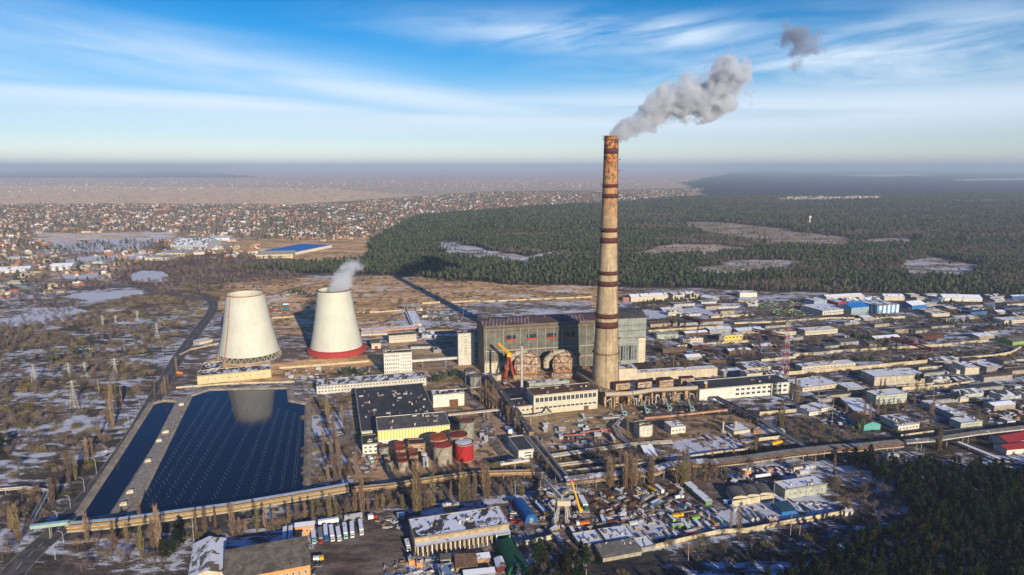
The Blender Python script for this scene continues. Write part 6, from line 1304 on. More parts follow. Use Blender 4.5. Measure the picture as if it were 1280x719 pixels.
# ------------------------------------------------------------------ yard clutter: containers, crates, pipe stacks
FOOTY = []
bpy.context.view_layer.update()
for o in sc.objects:
    if o.parent and o.name.split('.')[0] in ('roof', 'shell', 'cover', 'box_body', 'casing'):
        bb = [o.matrix_world @ Vector(c_) for c_ in o.bound_box]; FOOTY.append((min(b.x for b in bb), max(b.x for b in bb), min(b.y for b in bb), max(b.y for b in bb)))
def hits(p, m_): return any(a - m_ < p.x < b + m_ and c_ - m_ < p.y < d + m_ for a, b, c_, d in FOOTY)
_w = g('R', 1000, 436) - g('R', 0, 522); EASTYAW = math.atan2(_w.y, _w.x)
def yard(label_where, group, view, poly, spec, seed=1, yaw0=None):
    if yaw0 is None: yaw0 = EASTYAW if view in 'NRSTO' else .1
    rr_ = random.Random(seed); pw = [g(view, *p) for p in poly]; xs = [p.x for p in pw]; ys = [p.y for p in pw]; pl = [(p.x, p.y) for p in pw]; placed = []
    for kind, n, cols in spec:
        k = t_ = 0
        while k < n and t_ < n * 60:
            t_ += 1; p = Vector((rr_.uniform(min(xs), max(xs)), rr_.uniform(min(ys), max(ys)), 0))
            if not poly_mask(np.array([p.x]), np.array([p.y]), pl)[0] or any((p - q).length < (24 if kind == 'shed' else 5.2) for q in placed) or hits(p, 12 if kind == 'shed' else 1.5): continue
            placed.append(p); k += 1; cn, cm = rr_.choice(cols); yaw = yaw0 + rr_.choice([0, math.pi / 2]) + rr_.uniform(-.05, .05)
            if kind == 'container':
                root = thing('shipping_container', f'{cn} shipping container {label_where}', 'container', tuple(p), group); l_ = rr_.choice([6, 6, 9])
                mb = MB(); mb.box(tuple(p), (l_, 2.4, 2.5), yaw, 0, 1); mb.build('box', [cm, rr_.choice([cm, snowroof, snowroof])], root)
                mb = MB(); mb.box(local(p, yaw, l_ / 2 + .04, 0, .15), (.08, 2.2, 2.2), yaw); mb.build('door', greypaint, root)
            elif kind == 'pipes':
                root = thing('pipe_stack', f'{cn} stack of long pipes {label_where}', 'pipe stack', tuple(p), group); l_ = rr_.uniform(8, 13)
                for j in range(5):
                    z, d = (.35, (j - 1) * .75) if j < 3 else (.98, (j - 3.5) * .75 + .0); mb = MB(); mb.tube(local(p, yaw, -l_ / 2, d, z), local(p, yaw, l_ / 2, d, z), .34, .34, 6); mb.build('pipe', cm, root)
            elif kind == 'crates':
                mb = MB(); 
                for j in range(rr_.randint(4, 9)):
                    mb.box(local(p, yaw, rr_.uniform(-2, 2), rr_.uniform(-1.2, 1.2), 0), (rr_.uniform(.8, 3.4), rr_.uniform(.5, 1.4), rr_.uniform(.3, 1.3)), yaw + rr_.uniform(-.1, .1), 0, 1)
                hn = {'timber': ('timber_pile', 'timber pile'), 'white': ('snowy_heap', 'snowy heap'), 'lime': ('pallet_stack', 'pallet stack'), 'green': ('pallet_stack', 'pallet stack'), 'grey': ('rubble_heap', 'rubble heap')}.get(cn, ('scrap_heap', 'scrap heap'))
                o = mb.build(hn[0], [cm, rr_.choice([cm, snowroof, wood])], None, tuple(p)); tag(o, f'{cn} {hn[1]} {label_where}', hn[1], group)
            elif kind == 'shed':
                l_, w_ = rr_.uniform(16, 46), rr_.uniform(8, 14); yaw = yaw0; FOOTY.append((p.x - l_ / 2, p.x + l_ / 2, p.y - l_ / 2, p.y + l_ / 2))
                u = Vector((math.cos(yaw), math.sin(yaw))); v_ = Vector((-u.y, u.x)); FL = Vector((p.x, p.y)) - u * l_ / 2 - v_ * w_ / 2
                build_box('yard_shed', f'{cn} low shed {label_where}', 'shed', FL, u, v_, l_, w_, rr_.uniform(3, 5.5), cm, rr_.choice([snowroof, halfsnow, tarsnow, greyroof, brownroof, tar]), rr_.choice(['flat', 'gable', 'shed']), rise=.15, group=group)
            elif kind == 'slabs':
                mb = MB(); l_, w_ = rr_.uniform(2.5, 6.5), rr_.uniform(1.2, 2.2)
                for j in range(rr_.randint(2, 4)): mb.box((p.x, p.y, j * .42), (l_ - j * .25, w_ - j * .1, .40), yaw + j * .01, 0, 1)
                o = mb.build('slab_stack', [cm, rr_.choice([cm, snowm])], None, tuple(p)); tag(o, f'{cn} stack of slabs {label_where}', 'slab stack', group)
            elif kind == 'hut':
                root = thing('yard_cabin', f'{cn} cabin {label_where}', 'cabin', tuple(p), group); mb = MB(); mb.box(tuple(p), (6, 3.4, 2.7), yaw, 0); mb.build('wall', cm, root)
                mb = MB(); mb.box((p.x, p.y, 2.7), (6.6, 4, .25), yaw); mb.build('roof', snowroof, root)
Cc = {'white': mat('dull_white_paint', (.50, .50, .49)), 'blue': mat('faded_blue_paint', (.05, .14, .32)), 'rust-brown': mat('dull_brown', (.15, .09, .06), var=.5, scale=.6), 'grey': greyp, 'orange': mat('faded_orange_paint', (.48, .20, .08)), 'pale cream': mat('dull_cream', (.40, .34, .24), var=.35, scale=.3), 'dark': darksteel, 'green': mat('faded_green_paint', (.06, .20, .12)), 'red': mat('faded_red_paint', (.30, .06, .05)), 'timber': wood, 'yellow': mat('faded_yellow_paint', (.55, .36, .08)), 'lime': mat('lime_sheet', (.22, .36, .1)), 'cyan': mat('faded_cyan_paint', (.28, .42, .44))}
def cs(*n): return [(k, Cc[k]) for k in n]
yard('in the lorry yard around the portal crane', 'goods in the crane yard', 'M', [(30, 110), (320, 120), (420, 280), (190, 400), (20, 330)], [('container', 9, cs('white', 'blue', 'grey', 'pale cream')), ('crates', 26, cs('grey', 'rust-brown', 'white', 'timber')), ('pipes', 7, cs('grey', 'rust-brown'))], 3, .9)
yard('in the scrap yard below the poplars', 'goods in the scrap yard', 'M', [(410, 140), (700, 130), (990, 80), (1040, 200), (900, 230), (640, 220), (470, 240)], [('pipes', 16, cs('grey', 'rust-brown', 'dark')), ('crates', 42, cs('timber', 'grey', 'rust-brown', 'yellow', 'white')), ('container', 7, cs('white', 'grey', 'rust-brown'))], 4, -.9)
yard('beside the track behind the snow-patched stores', 'goods along the front track', 'M', [(420, 320), (700, 280), (940, 280), (1000, 320), (700, 350)], [('crates', 24, cs('grey', 'dark', 'white', 'blue')), ('container', 4, cs('blue', 'white'))], 5)
yard('in the snowy lot behind the front wall', 'goods in the front snowy lot', 'M', [(880, 340), (1270, 260), (1280, 410), (1040, 460), (1000, 440)], [('container', 9, cs('blue', 'white', 'lime', 'orange', 'red')), ('crates', 22, cs('grey', 'white', 'timber')), ('hut', 2, cs('pale cream'))], 6, .25)
yard('in the snowy yard left of the curved canopies', 'goods beside the canopies', 'O', [(590, 500), (700, 520), (800, 600), (600, 640)], [('container', 7, cs('blue', 'white', 'grey')), ('crates', 14, cs('grey', 'white', 'dark'))], 7, -.7)
yard('in the lorry park above the garage block', 'goods above the garage block', 'O', [(620, 440), (1000, 440), (1010, 500), (860, 520), (640, 480)], [('container', 6, cs('rust-brown', 'white', 'dark', 'orange')), ('crates', 14, cs('grey', 'rust-brown'))], 8)
yard('in the pipe yard below the fans', 'goods in the pipe yard', 'O', [(380, 290), (560, 270), (700, 310), (700, 360), (480, 380)], [('crates', 26, cs('rust-brown', 'timber', 'grey')), ('pipes', 5, cs('rust-brown', 'grey'))], 9)
yard('among the small tanks in front of the yellow hall', 'goods among the small tanks', 'I', [(160, 580), (300, 590), (560, 600), (560, 650), (230, 680)], [('crates', 26, cs('rust-brown', 'cyan', 'orange', 'timber', 'grey'))], 10)
yard('in the yard under the gas duct drums', 'goods under the gas duct drums', 'J', [(260, 400), (640, 390), (640, 415), (400, 440), (260, 450)], [('crates', 26, cs('rust-brown', 'orange', 'dark', 'timber')), ('hut', 2, cs('dark'))], 11)
yard('in the yard in front of the brown-roofed workshop', 'goods before the workshop', 'J', [(460, 640), (700, 600), (760, 650), (650, 690), (450, 690)], [('crates', 16, cs('white', 'cyan', 'grey', 'rust-brown')), ('hut', 3, cs('white', 'pale cream')), ('container', 4, cs('cyan', 'white'))], 12)
rt_ = random.Random(77); tang = thing('pipe_tangle', 'dense tangle of rusty and cream pipes and ducts filling the bays under the cream flue', 'pipework', tuple(pts[0] if False else g('T', 450, 480)))
for k in range(70):
    s_ = rt_.random(); q = g('T', -20, 470).lerp(g('T', 900, 400), s_) + Vector((rt_.uniform(-2, 2), rt_.uniform(-3, 9), 0)); mb = MB(); z0 = rt_.uniform(0, 7); q1 = q + Vector((rt_.uniform(-5, 5), rt_.uniform(-4, 2), 0))
    mb.path([(q.x, q.y, z0), (q.x, q.y, z0 + rt_.uniform(1, 4)), (q1.x, q1.y, z0 + rt_.uniform(1, 5)), (q1.x, q1.y, 0.1)], rt_.uniform(.2, .75), 6); mb.build('pipe', rt_.choice([insul, insul2, rusty, palesteel, darksteel, gold]), tang)
yard('around the foot of the lagged flue', 'goods below the flue', 'T', [(0, 480), (1180, 380), (1190, 500), (300, 590), (0, 560)], [('crates', 34, cs('rust-brown', 'grey', 'dark', 'timber')), ('pipes', 5, cs('grey', 'rust-brown'))], 13)
yard('in the bright green pallet yard far right', 'goods in the bright green yard', 'N', [(750, 125), (990, 120), (1090, 200), (880, 205), (760, 160)], [('crates', 90, cs('lime', 'lime', 'lime', 'green', 'yellow'))], 14)
yard('among the far right yards', 'goods in the far right yards', 'R', [(640, 110), (1160, 130), (1160, 210), (800, 190)], [('container', 22, cs('white', 'grey', 'pale cream', 'rust-brown', 'blue')), ('crates', 22, cs('grey', 'white'))], 15)
yard('along the red storage yard by the long sunlit wall', 'goods in the red storage yard', 'R', [(0, 428), (400, 400), (960, 355), (1080, 390), (600, 455), (0, 460)], [('crates', 60, cs('dark', 'dark', 'rust-brown', 'grey')), ('pipes', 14, cs('dark', 'rust-brown'))], 16)
yard('in the yards around the radio mast', 'goods near the radio mast', 'N', [(310, 400), (900, 370), (900, 430), (560, 450), (400, 460)], [('crates', 40, cs('grey', 'dark', 'white', 'rust-brown')), ('container', 7, cs('orange', 'white', 'blue'))], 17)
yard('near the turquoise shed', 'goods near the turquoise shed', 'S', [(0, 220), (180, 230), (220, 330), (60, 330)], [('crates', 14, cs('grey', 'white')), ('container', 4, cs('white', 'blue', 'grey'))], 18)
yard('in the timber yard at the bottom edge', 'goods in the timber yard', 'L', [(200, 560), (500, 520), (900, 480), (960, 600), (600, 640), (200, 640)], [('crates', 46, cs('timber', 'orange', 'white', 'grey', 'blue')), ('container', 4, cs('white', 'blue'))], 19)
yard('in the depot between the cooling towers', 'goods between the cooling towers', 'F', [(500, 130), (650, 130), (650, 240), (520, 250)], [('container', 8, cs('cyan', 'orange', 'yellow', 'red', 'white')), ('crates', 10, cs('white', 'grey'))], 20)
yard('along the switchyard behind the boiler house', 'goods in the switchyard', 'X', [(640, 300), (800, 300), (940, 540), (800, 560)], [('crates', 50, cs('white', 'grey', 'dark', 'green'))], 21, .9)
yard('in the snowy compound right of the switchyard', 'goods beside the switchyard', 'X', [(820, 300), (1090, 290), (1100, 480), (950, 480)], [('crates', 40, cs('white', 'grey', 'dark'))], 22, .9)
yard('at the right end near the maroon roofs', 'goods near the maroon roofs', 'S', [(960, 260), (1160, 240), (1160, 320), (980, 330)], [('crates', 18, cs('grey', 'white', 'orange')), ('container', 5, cs('white', 'grey', 'orange'))], 23)
yard('around the gardens left of the five storey block', 'goods in the small gardens', 'F', [(590, 560), (1080, 525), (1090, 580), (640, 610)], [('crates', 34, cs('grey', 'white', 'dark')), ('hut', 6, cs('grey', 'white'))], 24)
yard('on the gravel lot right of the trailers', 'goods on the gravel lot', 'L', [(150, 300), (280, 290), (330, 350), (180, 350)], [('crates', 9, cs('white', 'grey', 'timber'))], 25)

yard('in the yards between the boiler house and the radio mast', 'sheds near the boiler house', 'N', [(180, 230), (1100, 250), (1100, 470), (600, 470), (330, 470), (160, 350)], [('shed', 16, cs('pale cream', 'grey', 'dark', 'rust-brown'))], 31)
yard('in the far yards below the forest edge', 'sheds below the forest edge', 'N', [(170, 90), (740, 95), (740, 200), (240, 200)], [('shed', 8, cs('pale cream', 'grey', 'white')), ('container', 8, cs('red', 'blue', 'grey'))], 32)
yard('in the middle right-hand yards', 'sheds in the middle right-hand yards', 'R', [(0, 230), (1160, 200), (1160, 330), (600, 350), (0, 400)], [('shed', 16, cs('pale cream', 'grey', 'dark')), ('crates', 30, cs('grey', 'dark', 'rust-brown')), ('container', 12, cs('blue', 'white', 'rust-brown'))], 33)
yard('in the yards around the production hall', 'sheds around the production hall', 'R', [(620, 460), (1160, 440), (1160, 719), (560, 719), (520, 640), (640, 560)], [('shed', 15, cs('pale cream', 'grey', 'white')), ('crates', 26, cs('grey', 'dark', 'white')), ('container', 8, cs('blue', 'white', 'grey'))], 34)
yard('in the far industrial estate', 'sheds in the far industrial estate', 'R', [(480, 95), (1160, 90), (1160, 200), (640, 200)], [('shed', 18, cs('white', 'pale cream', 'grey', 'blue'))], 35)
yard('in the yards left of the turquoise shed', 'sheds left of the turquoise shed', 'S', [(0, 120), (280, 130), (250, 260), (0, 240)], [('shed', 5, cs('pale cream', 'grey')), ('crates', 12, cs('grey', 'dark'))], 36)
yard('in the works compound left of the boiler house', 'sheds left of the boiler house', 'X', [(330, 380), (560, 380), (900, 560), (860, 719), (600, 719), (600, 560)], [('shed', 6, cs('pale cream', 'grey', 'white')), ('crates', 16, cs('grey', 'rust-brown'))], 37)
yard('in the gardens of the near village', 'gardens of the near village', 'A', [(0, 400), (350, 400), (520, 470), (450, 560), (150, 640), (0, 640)], [('shed', 14, cs('pale cream', 'white', 'grey', 'orange'))], 38)

SL = ('slabs', 40, cs('grey', 'pale cream', 'dark', 'timber'))
yard('on the open strip of the scrap yard', 'slabs in the scrap yard', 'M', [(420, 110), (1000, 70), (1280, 200), (1000, 300), (560, 300), (430, 250)], [SL, ('container', 6, cs('grey', 'blue', 'white'))], 51, -.9)
yard('along the front yards above the cream wall', 'slabs in the front yards', 'M', [(20, 380), (300, 350), (760, 320), (1270, 240), (1280, 400), (760, 520), (700, 400), (200, 480)], [SL, ('container', 8, cs('white', 'grey', 'rust-brown', 'orange')), ('pipes', 8, cs('grey', 'dark'))], 52, .25)
yard('in the yard between the garage block and the canopies', 'slabs by the garage block', 'O', [(560, 440), (1020, 430), (1080, 520), (840, 640), (1140, 660), (1160, 719), (560, 719)], [('slabs', 34, cs('grey', 'dark', 'pale cream')), ('container', 8, cs('white', 'blue', 'grey'))], 53)
yard('in the beds in front of the workshop', 'slabs before the workshop', 'K', [(350, 290), (700, 250), (760, 330), (400, 400), (280, 300)], [('slabs', 26, cs('pale cream', 'grey', 'dark')), ('hut', 4, cs('pale cream', 'white'))], 54, .05)
yard('beside the tank farm', 'slabs beside the tank farm', 'I', [(780, 420), (879, 420), (879, 660), (700, 650)], [('slabs', 16, cs('grey', 'rust-brown', 'timber')), ('hut', 2, cs('grey'))], 55)
yard('in the garden plots at the right', 'slabs in the right-hand plots', 'S', [(560, 140), (1160, 120), (1160, 300), (960, 260), (640, 170)], [('slabs', 26, cs('grey', 'pale cream', 'dark')), ('shed', 3, cs('pale cream'))], 56)
# ------------------------------------------------------------------ vegetation
def tmat(name, c1, c2, sc_=.35, rnd=.5):
    if name in MATS: return MATS[name]
    m, t, bs, o = newmat(name); MATS[name] = m; oi = N(t, 'ShaderNodeObjectInfo'); tc = N(t, 'ShaderNodeTexCoord')
    n = noise_(t, tc.outputs['Object'], sc_, 3, .6)
    f = MATH(t, 'ADD', MATH(t, 'MULTIPLY', n, 1 - rnd), MATH(t, 'MULTIPLY', oi.outputs['Random'], rnd))
    L(t, MIX(t, SMOOTH(t, f, .2, .8), c1, c2), bs.inputs['Base Color']); bs.inputs['Roughness'].default_value = .9; bs.inputs['Specular IOR Level'].default_value = .1
    return m
bark = tmat('tree_bark', (.10, .075, .055), (.20, .15, .10))
twig = tmat('bare_twigs', (.13, .085, .06), (.30, .20, .12)); twigd = tmat('dark_bare_twigs', (.08, .065, .06), (.22, .165, .14)); twigo = tmat('olive_twigs', (.12, .11, .04), (.26, .20, .08))
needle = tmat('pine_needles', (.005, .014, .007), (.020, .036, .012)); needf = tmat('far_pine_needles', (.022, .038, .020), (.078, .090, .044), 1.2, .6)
needb = tmat('olive_needles', (.02, .02, .008), (.05, .04, .018)); ptrunk = tmat('pine_bark', (.09, .05, .03), (.15, .08, .045))
def sliver(mb, p, d, ln, wd, r_):
    d = Vector(d).normalized(); s_ = d.cross(Vector((r_.uniform(-1, 1), r_.uniform(-1, 1), r_.uniform(-.2, .2)))).normalized() * wd / 2; e = Vector(p) + d * ln
    mb.quad([tuple(Vector(p) - s_), tuple(Vector(p) + s_), tuple(e)])
def tree_meshes(kind, seed):
    r_ = random.Random(seed); tr_ = MB(); cr = MB()
    if kind == 'poplar':                              # 20 m tall, narrow
        H_ = 20; tr_.tube((0, 0, 0), (.1, 0, 9), .34, .22, 6); tr_.tube((.1, 0, 9), (0, .1, 18.5), .22, .05, 5)
        wmax = r_.uniform(1.5, 2.1)
        for i in range(330):
            z = r_.uniform(1.2, 18.5) if i % 5 else r_.uniform(.5, 6); w_ = wmax * (math.sin(math.pi * min(1, (z + 1.5) / 20.5)) ** .6); a = r_.uniform(0, 6.283); q = r_.random() ** .6 * w_
            sliver(cr, (q * .7 * math.cos(a), q * .7 * math.sin(a), z), (math.cos(a) * .22, math.sin(a) * .22, 1), r_.uniform(1.6, 3.6), r_.uniform(.13, .30), r_)
    elif kind == 'bare':                              # 10 m, round open crown
        tr_.tube((0, 0, 0), (.2, .1, 3.2), .28, .2, 6)
        for i in range(7):
            a = i * .9 + r_.uniform(-.3, .3); e = Vector((math.cos(a) * r_.uniform(1.2, 2.4), math.sin(a) * r_.uniform(1.2, 2.4), r_.uniform(5.5, 8))); tr_.tube((.2, .1, 2.6 + i * .1), tuple(e), .14, .05, 4)
        cl = [Vector((r_.uniform(-2, 2), r_.uniform(-2, 2), r_.uniform(4, 7.5))) for _ in range(6)]
        for i in range(260):
            c_ = r_.choice(cl); p = c_ + Vector((r_.gauss(0, .9), r_.gauss(0, .9), r_.gauss(0, .8))); d = (p - Vector((0, 0, 2.5))).normalized() + Vector((r_.gauss(0, .3), r_.gauss(0, .3), r_.gauss(0, .3)))
            sliver(cr, p, d, r_.uniform(.8, 2.2), r_.uniform(.09, .22), r_)
    elif kind == 'shrub':
        tr_.tube((0, 0, 0), (.1, 0, 1), .1, .06, 5)
        for i in range(150):
            a = r_.uniform(0, 6.283); q = r_.random() ** .5 * 2.2; z = r_.uniform(0, 1.6) * (1 - q / 3.4)
            sliver(cr, (q * math.cos(a), q * math.sin(a), z), (math.cos(a) * .4, math.sin(a) * .4, 1), r_.uniform(.7, 1.7), r_.uniform(.10, .24), r_)
    elif kind == 'pine':                              # 17 m, ragged layered crown on a bare stem
        tr_.tube((0, 0, 0), (.15, .1, 8), .28, .2, 6); tr_.tube((.15, .1, 8), (0, 0, 15.8), .2, .05, 5)
        lean = r_.uniform(-.4, .4); top = r_.uniform(15.5, 17.5); bot = r_.uniform(3.5, 7)
        cl = []
        for i in range(30):
            s_ = i / 30; z = bot + (top - bot) * s_; rad_ = (1 - s_) ** .75 * r_.uniform(1.6, 3.0) + .25; a = r_.uniform(0, 6.283); cl.append((Vector((rad_ * .75 * math.cos(a) + lean * s_, rad_ * .75 * math.sin(a), z)), .55 + rad_ * .34))
        for c_, rr2 in cl:
            for i in range(20):
                p = c_ + Vector((r_.gauss(0, rr2 * .6), r_.gauss(0, rr2 * .6), r_.gauss(0, rr2 * .35))); s_ = r_.uniform(.28, .62); u_ = Vector((r_.gauss(0, 1), r_.gauss(0, 1), r_.gauss(0, .5))).normalized(); v_ = u_.cross(Vector((r_.gauss(0, 1), r_.gauss(0, 1), r_.gauss(0, 1)))).normalized()
                cr.quad([tuple(p - u_ * s_), tuple(p + v_ * s_ * .8), tuple(p + u_ * s_), tuple(p - v_ * s_ * .6)])
    return tr_, cr
def far_tree(kind, seed):                             # one mesh, 15 m: used for the woods
    r_ = random.Random(seed); mb = MB()
    if kind == 'pine':
        mb.tube((0, 0, 0), (0, 0, 8), .3, .2, 4, 1, False)
        n = 9; lv = [(r_.uniform(5.0, 7.0), .5), (7.5, 2.3), (9.5, 3.0), (12, 2.5), (14, 1.5), (15.6, .3)]; k = len(mb.v)
        for z, q in lv:
            for i in range(n): a = 6.283 * i / n; j = q * r_.uniform(.55, 1.3); mb.v.append((j * math.cos(a), j * math.sin(a), z + r_.uniform(-.7, .7)))
        for j in range(len(lv) - 1):
            for i in range(n):
                if r_.random() < .12 and j < 3: continue
                mb.face((k + j * n + i, k + j * n + (i + 1) % n, k + (j + 1) * n + (i + 1) % n, k + (j + 1) * n + i))
        for i in range(26):
            a = r_.uniform(0, 6.283); z = r_.uniform(7, 15.5); q = 3.3 * (1 - abs(z - 9) / 9); p = Vector((q * math.cos(a), q * math.sin(a), z)); s_ = r_.uniform(.5, 1.0)
            mb.quad([tuple(p + Vector((r_.uniform(-s_, s_), r_.uniform(-s_, s_), r_.uniform(-s_, s_)))) for _ in range(3)])
        return mb.mesh('small_pine', [needf, ptrunk])
    for i in range(3): mb.tube((0, 0, 0), (r_.uniform(-2, 2), r_.uniform(-2, 2), 11), .25, .05, 4, 1, False)
    for i in range(110):
        a = r_.uniform(0, 6.283); q = r_.random() ** .5 * 2.8; z = r_.uniform(3.5, 11)
        sliver(mb, (q * math.cos(a), q * math.sin(a), z), (math.cos(a) * .4, math.sin(a) * .4, 1), r_.uniform(1.5, 3.4), r_.uniform(.25, .5), r_)
    return mb.mesh('leafless_tree', [twigd, bark])
TM = {}
for kd, n_, cm_ in (('poplar', 5, twig), ('bare', 5, twigd), ('shrub', 4, twig), ('pine', 6, needle)):
    TM[kd] = []
    for i in range(n_):
        a, b = tree_meshes(kd, 100 + i); TM[kd].append((a.mesh('trunk', ptrunk if kd == 'pine' else bark), b.mesh('crown', (twigo if kd == 'poplar' and i == 4 else twig if kd == 'bare' and i > 2 else needb if kd == 'pine' and i == 5 else cm_))))
cur = [0]
def plant(kind, name, label, cat, p, sc_, group, var=None):
    cur[0] += 1; a, b = TM[kind][(cur[0] * 7 + int(abs(p[0]))) % len(TM[kind]) if var is None else var]
    root = thing(name, label, cat, (p[0], p[1], 0), group); root.rotation_euler = (0, 0, random.uniform(0, 6.28)); s_ = sc_ if isinstance(sc_, tuple) else (sc_ * random.uniform(.85, 1.15), sc_ * random.uniform(.85, 1.15), sc_); root.scale = s_
    for nm, me in (('trunk', a), ('crown', b)):
        o = bpy.data.objects.new(nm, me); col.objects.link(o); o.parent = root
    return root
POP = [
 ('leafless poplar in the row along the shaded strip below the pond pipe rack', 'poplars below the pond pipe rack', [('G', 440, 560, 150), ('G', 575, 590, 150), ('G', 640, 570, 120), ('G', 705, 470, 130), ('G', 715, 640, 170), ('G', 770, 590, 160), ('G', 800, 610, 240), ('G', 880, 600, 90), ('H', 115, 490, 130), ('H', 165, 485, 140), ('H', 225, 470, 120), ('H', 320, 495, 185), ('H', 360, 480, 90), ('H', 395, 480, 80), ('H', 460, 480, 160), ('H', 505, 450, 120), ('H', 555, 440, 100), ('H', 640, 430, 110), ('H', 685, 420, 120), ('H', 730, 410, 110), ('H', 775, 400, 110), ('H', 870, 405, 135), ('H', 905, 380, 100), ('H', 1050, 370, 150), ('H', 960, 390, 100)]),
 ('leafless poplar in the row on the pale strip between the pond and the black-roofed hall', 'poplars between the pond and the hall', [('H', 900, 200, 150), ('H', 860, 190, 100), ('I', 40, 440, 150), ('I', 40, 270, 90), ('I', 70, 520, 130), ('I', 90, 600, 130), ('I', 110, 430, 90), ('I', 130, 500, 110), ('I', 180, 700, 130), ('I', 150, 690, 80), ('I', 100, 700, 150), ('I', 20, 600, 130), ('I', 60, 650, 150)]),
 ('tall leafless poplar beside the main road left of the narrow pond', 'poplars along the main road', [('G', 265, 370, 150), ('G', 285, 330, 120), ('G', 350, 270, 180), ('G', 380, 240, 140), ('G', 440, 150, 130), ('G', 465, 120, 90), ('G', 95, 560, 200), ('G', 60, 500, 130), ('E', 600, 660, 250), ('E', 575, 640, 170), ('E', 620, 560, 150), ('E', 590, 500, 100), ('E', 640, 540, 110), ('E', 525, 719, 110), ('E', 820, 490, 90), ('E', 875, 475, 100), ('E', 890, 450, 80), ('E', 935, 360, 90), ('E', 860, 480, 70)]),
 ('tall leafless poplar in the row in front of the tank farm', 'poplars in front of the tank farm', [('L', 65, 260, 240), ('L', 20, 250, 150), ('L', 100, 250, 130), ('L', 150, 240, 90), ('L', 385, 270, 270), ('L', 415, 270, 260), ('L', 400, 272, 270), ('L', 450, 230, 160), ('L', 495, 215, 200), ('L', 470, 230, 130), ('L', 610, 185, 130), ('L', 665, 190, 150), ('L', 690, 190, 190), ('L', 715, 190, 180), ('L', 755, 185, 180), ('L', 820, 170, 170), ('L', 840, 170, 180), ('I', 480, 700, 100), ('I', 505, 710, 80), ('I', 570, 710, 90), ('I', 640, 710, 90), ('I', 700, 710, 80)]),
 ('short olive poplar beside the small crane yard road', 'olive poplars in the crane yard', [('L', 915, 155, 80), ('L', 980, 145, 90), ('L', 1040, 150, 90), ('L', 1050, 145, 70), ('L', 550, 190, 80), ('L', 310, 225, 90), ('L', 190, 225, 90)]),
 ('leafless poplar in the dense row along the left side of the diagonal conveyor', 'poplars along the diagonal conveyor', [('K', 5, 110, 120), ('K', 28, 120, 110), ('K', 45, 135, 120), ('K', 62, 150, 110), ('K', 85, 170, 110), ('K', 105, 185, 105), ('K', 125, 200, 110), ('K', 150, 215, 105), ('K', 165, 240, 120), ('K', 185, 250, 115), ('K', 205, 265, 120), ('K', 215, 270, 90), ('J', 190, 480, 70), ('J', 205, 500, 80), ('J', 225, 520, 90), ('J', 240, 550, 100), ('K', 380, 500, 90), ('K', 330, 440, 60)]),
 ('tall leafless poplar in the middle row between the ducts and the scrap yard', 'poplars above the scrap yard', [('K', 710, 560, 150), ('K', 730, 585, 190), ('K', 745, 570, 170), ('K', 785, 460, 90), ('K', 815, 590, 215), ('K', 830, 580, 200), ('K', 850, 590, 180), ('K', 875, 575, 190), ('K', 900, 560, 100), ('K', 950, 545, 120), ('K', 25, 590, 140), ('K', 40, 640, 200), ('K', 10, 560, 120), ('O', 10, 580, 190), ('O', 35, 585, 190), ('O', 60, 580, 170), ('O', 145, 560, 160), ('O', 160, 560, 140), ('O', 200, 440, 70), ('O', 300, 565, 170), ('O', 325, 575, 210), ('O', 345, 570, 220), ('O', 365, 555, 120), ('O', 395, 550, 90), ('O', 455, 550, 130), ('O', 495, 430, 80), ('O', 515, 540, 100), ('O', 570, 545, 90)]),
 ('leafless poplar standing in the pipe yard or beside the gravel lot', 'poplars in the pipe yard', [('O', 740, 400, 110), ('O', 730, 390, 90), ('O', 615, 420, 80), ('O', 880, 270, 180), ('O', 865, 260, 140), ('O', 895, 240, 100), ('O', 715, 390, 60), ('O', 20, 300, 100), ('N', 835, 650, 80)]),
 ('tall leafless poplar at the right end of the long white office', 'poplars at the white office', [('N', 935, 680, 120), ('N', 955, 690, 150), ('N', 975, 690, 140), ('N', 925, 660, 90)]),
 ('leafless poplar in the right-hand yards around the turquoise shed', 'poplars in the right-hand yards', [('S', 270, 290, 100), ('S', 300, 295, 110), ('S', 345, 280, 120), ('S', 375, 285, 110), ('S', 385, 290, 90), ('S', 455, 250, 80), ('S', 500, 260, 90), ('S', 550, 240, 80), ('S', 590, 300, 70), ('S', 650, 300, 135), ('S', 640, 290, 100), ('S', 685, 465, 145), ('S', 675, 460, 130), ('S', 695, 460, 120), ('S', 585, 160, 60), ('S', 385, 105, 50), ('S', 100, 560, 90), ('R', 400, 560, 70), ('R', 190, 340, 50), ('Q', 735, 150, 110), ('Q', 190, 470, 130), ('Q', 205, 470, 110), ('Q', 150, 470, 120), ('S', 170, 270, 80), ('S', 10, 190, 60)]),
]
for lb, gp, ls in POP:
    for v, x, yb, hp_ in ls:
        p = g(v, x, yb); hh = hof(p, hp_ / VW[v][2]); k = hh / 21.5; wk = max(.8, min(1.35, k)); plant('poplar', 'poplar_tree', lb, 'tree', p, (wk * random.uniform(.9, 1.3), wk * random.uniform(.9, 1.3), k), gp, 4 if 'olive' in lb else None)
POLYS_BLOCK = []
allpx = []
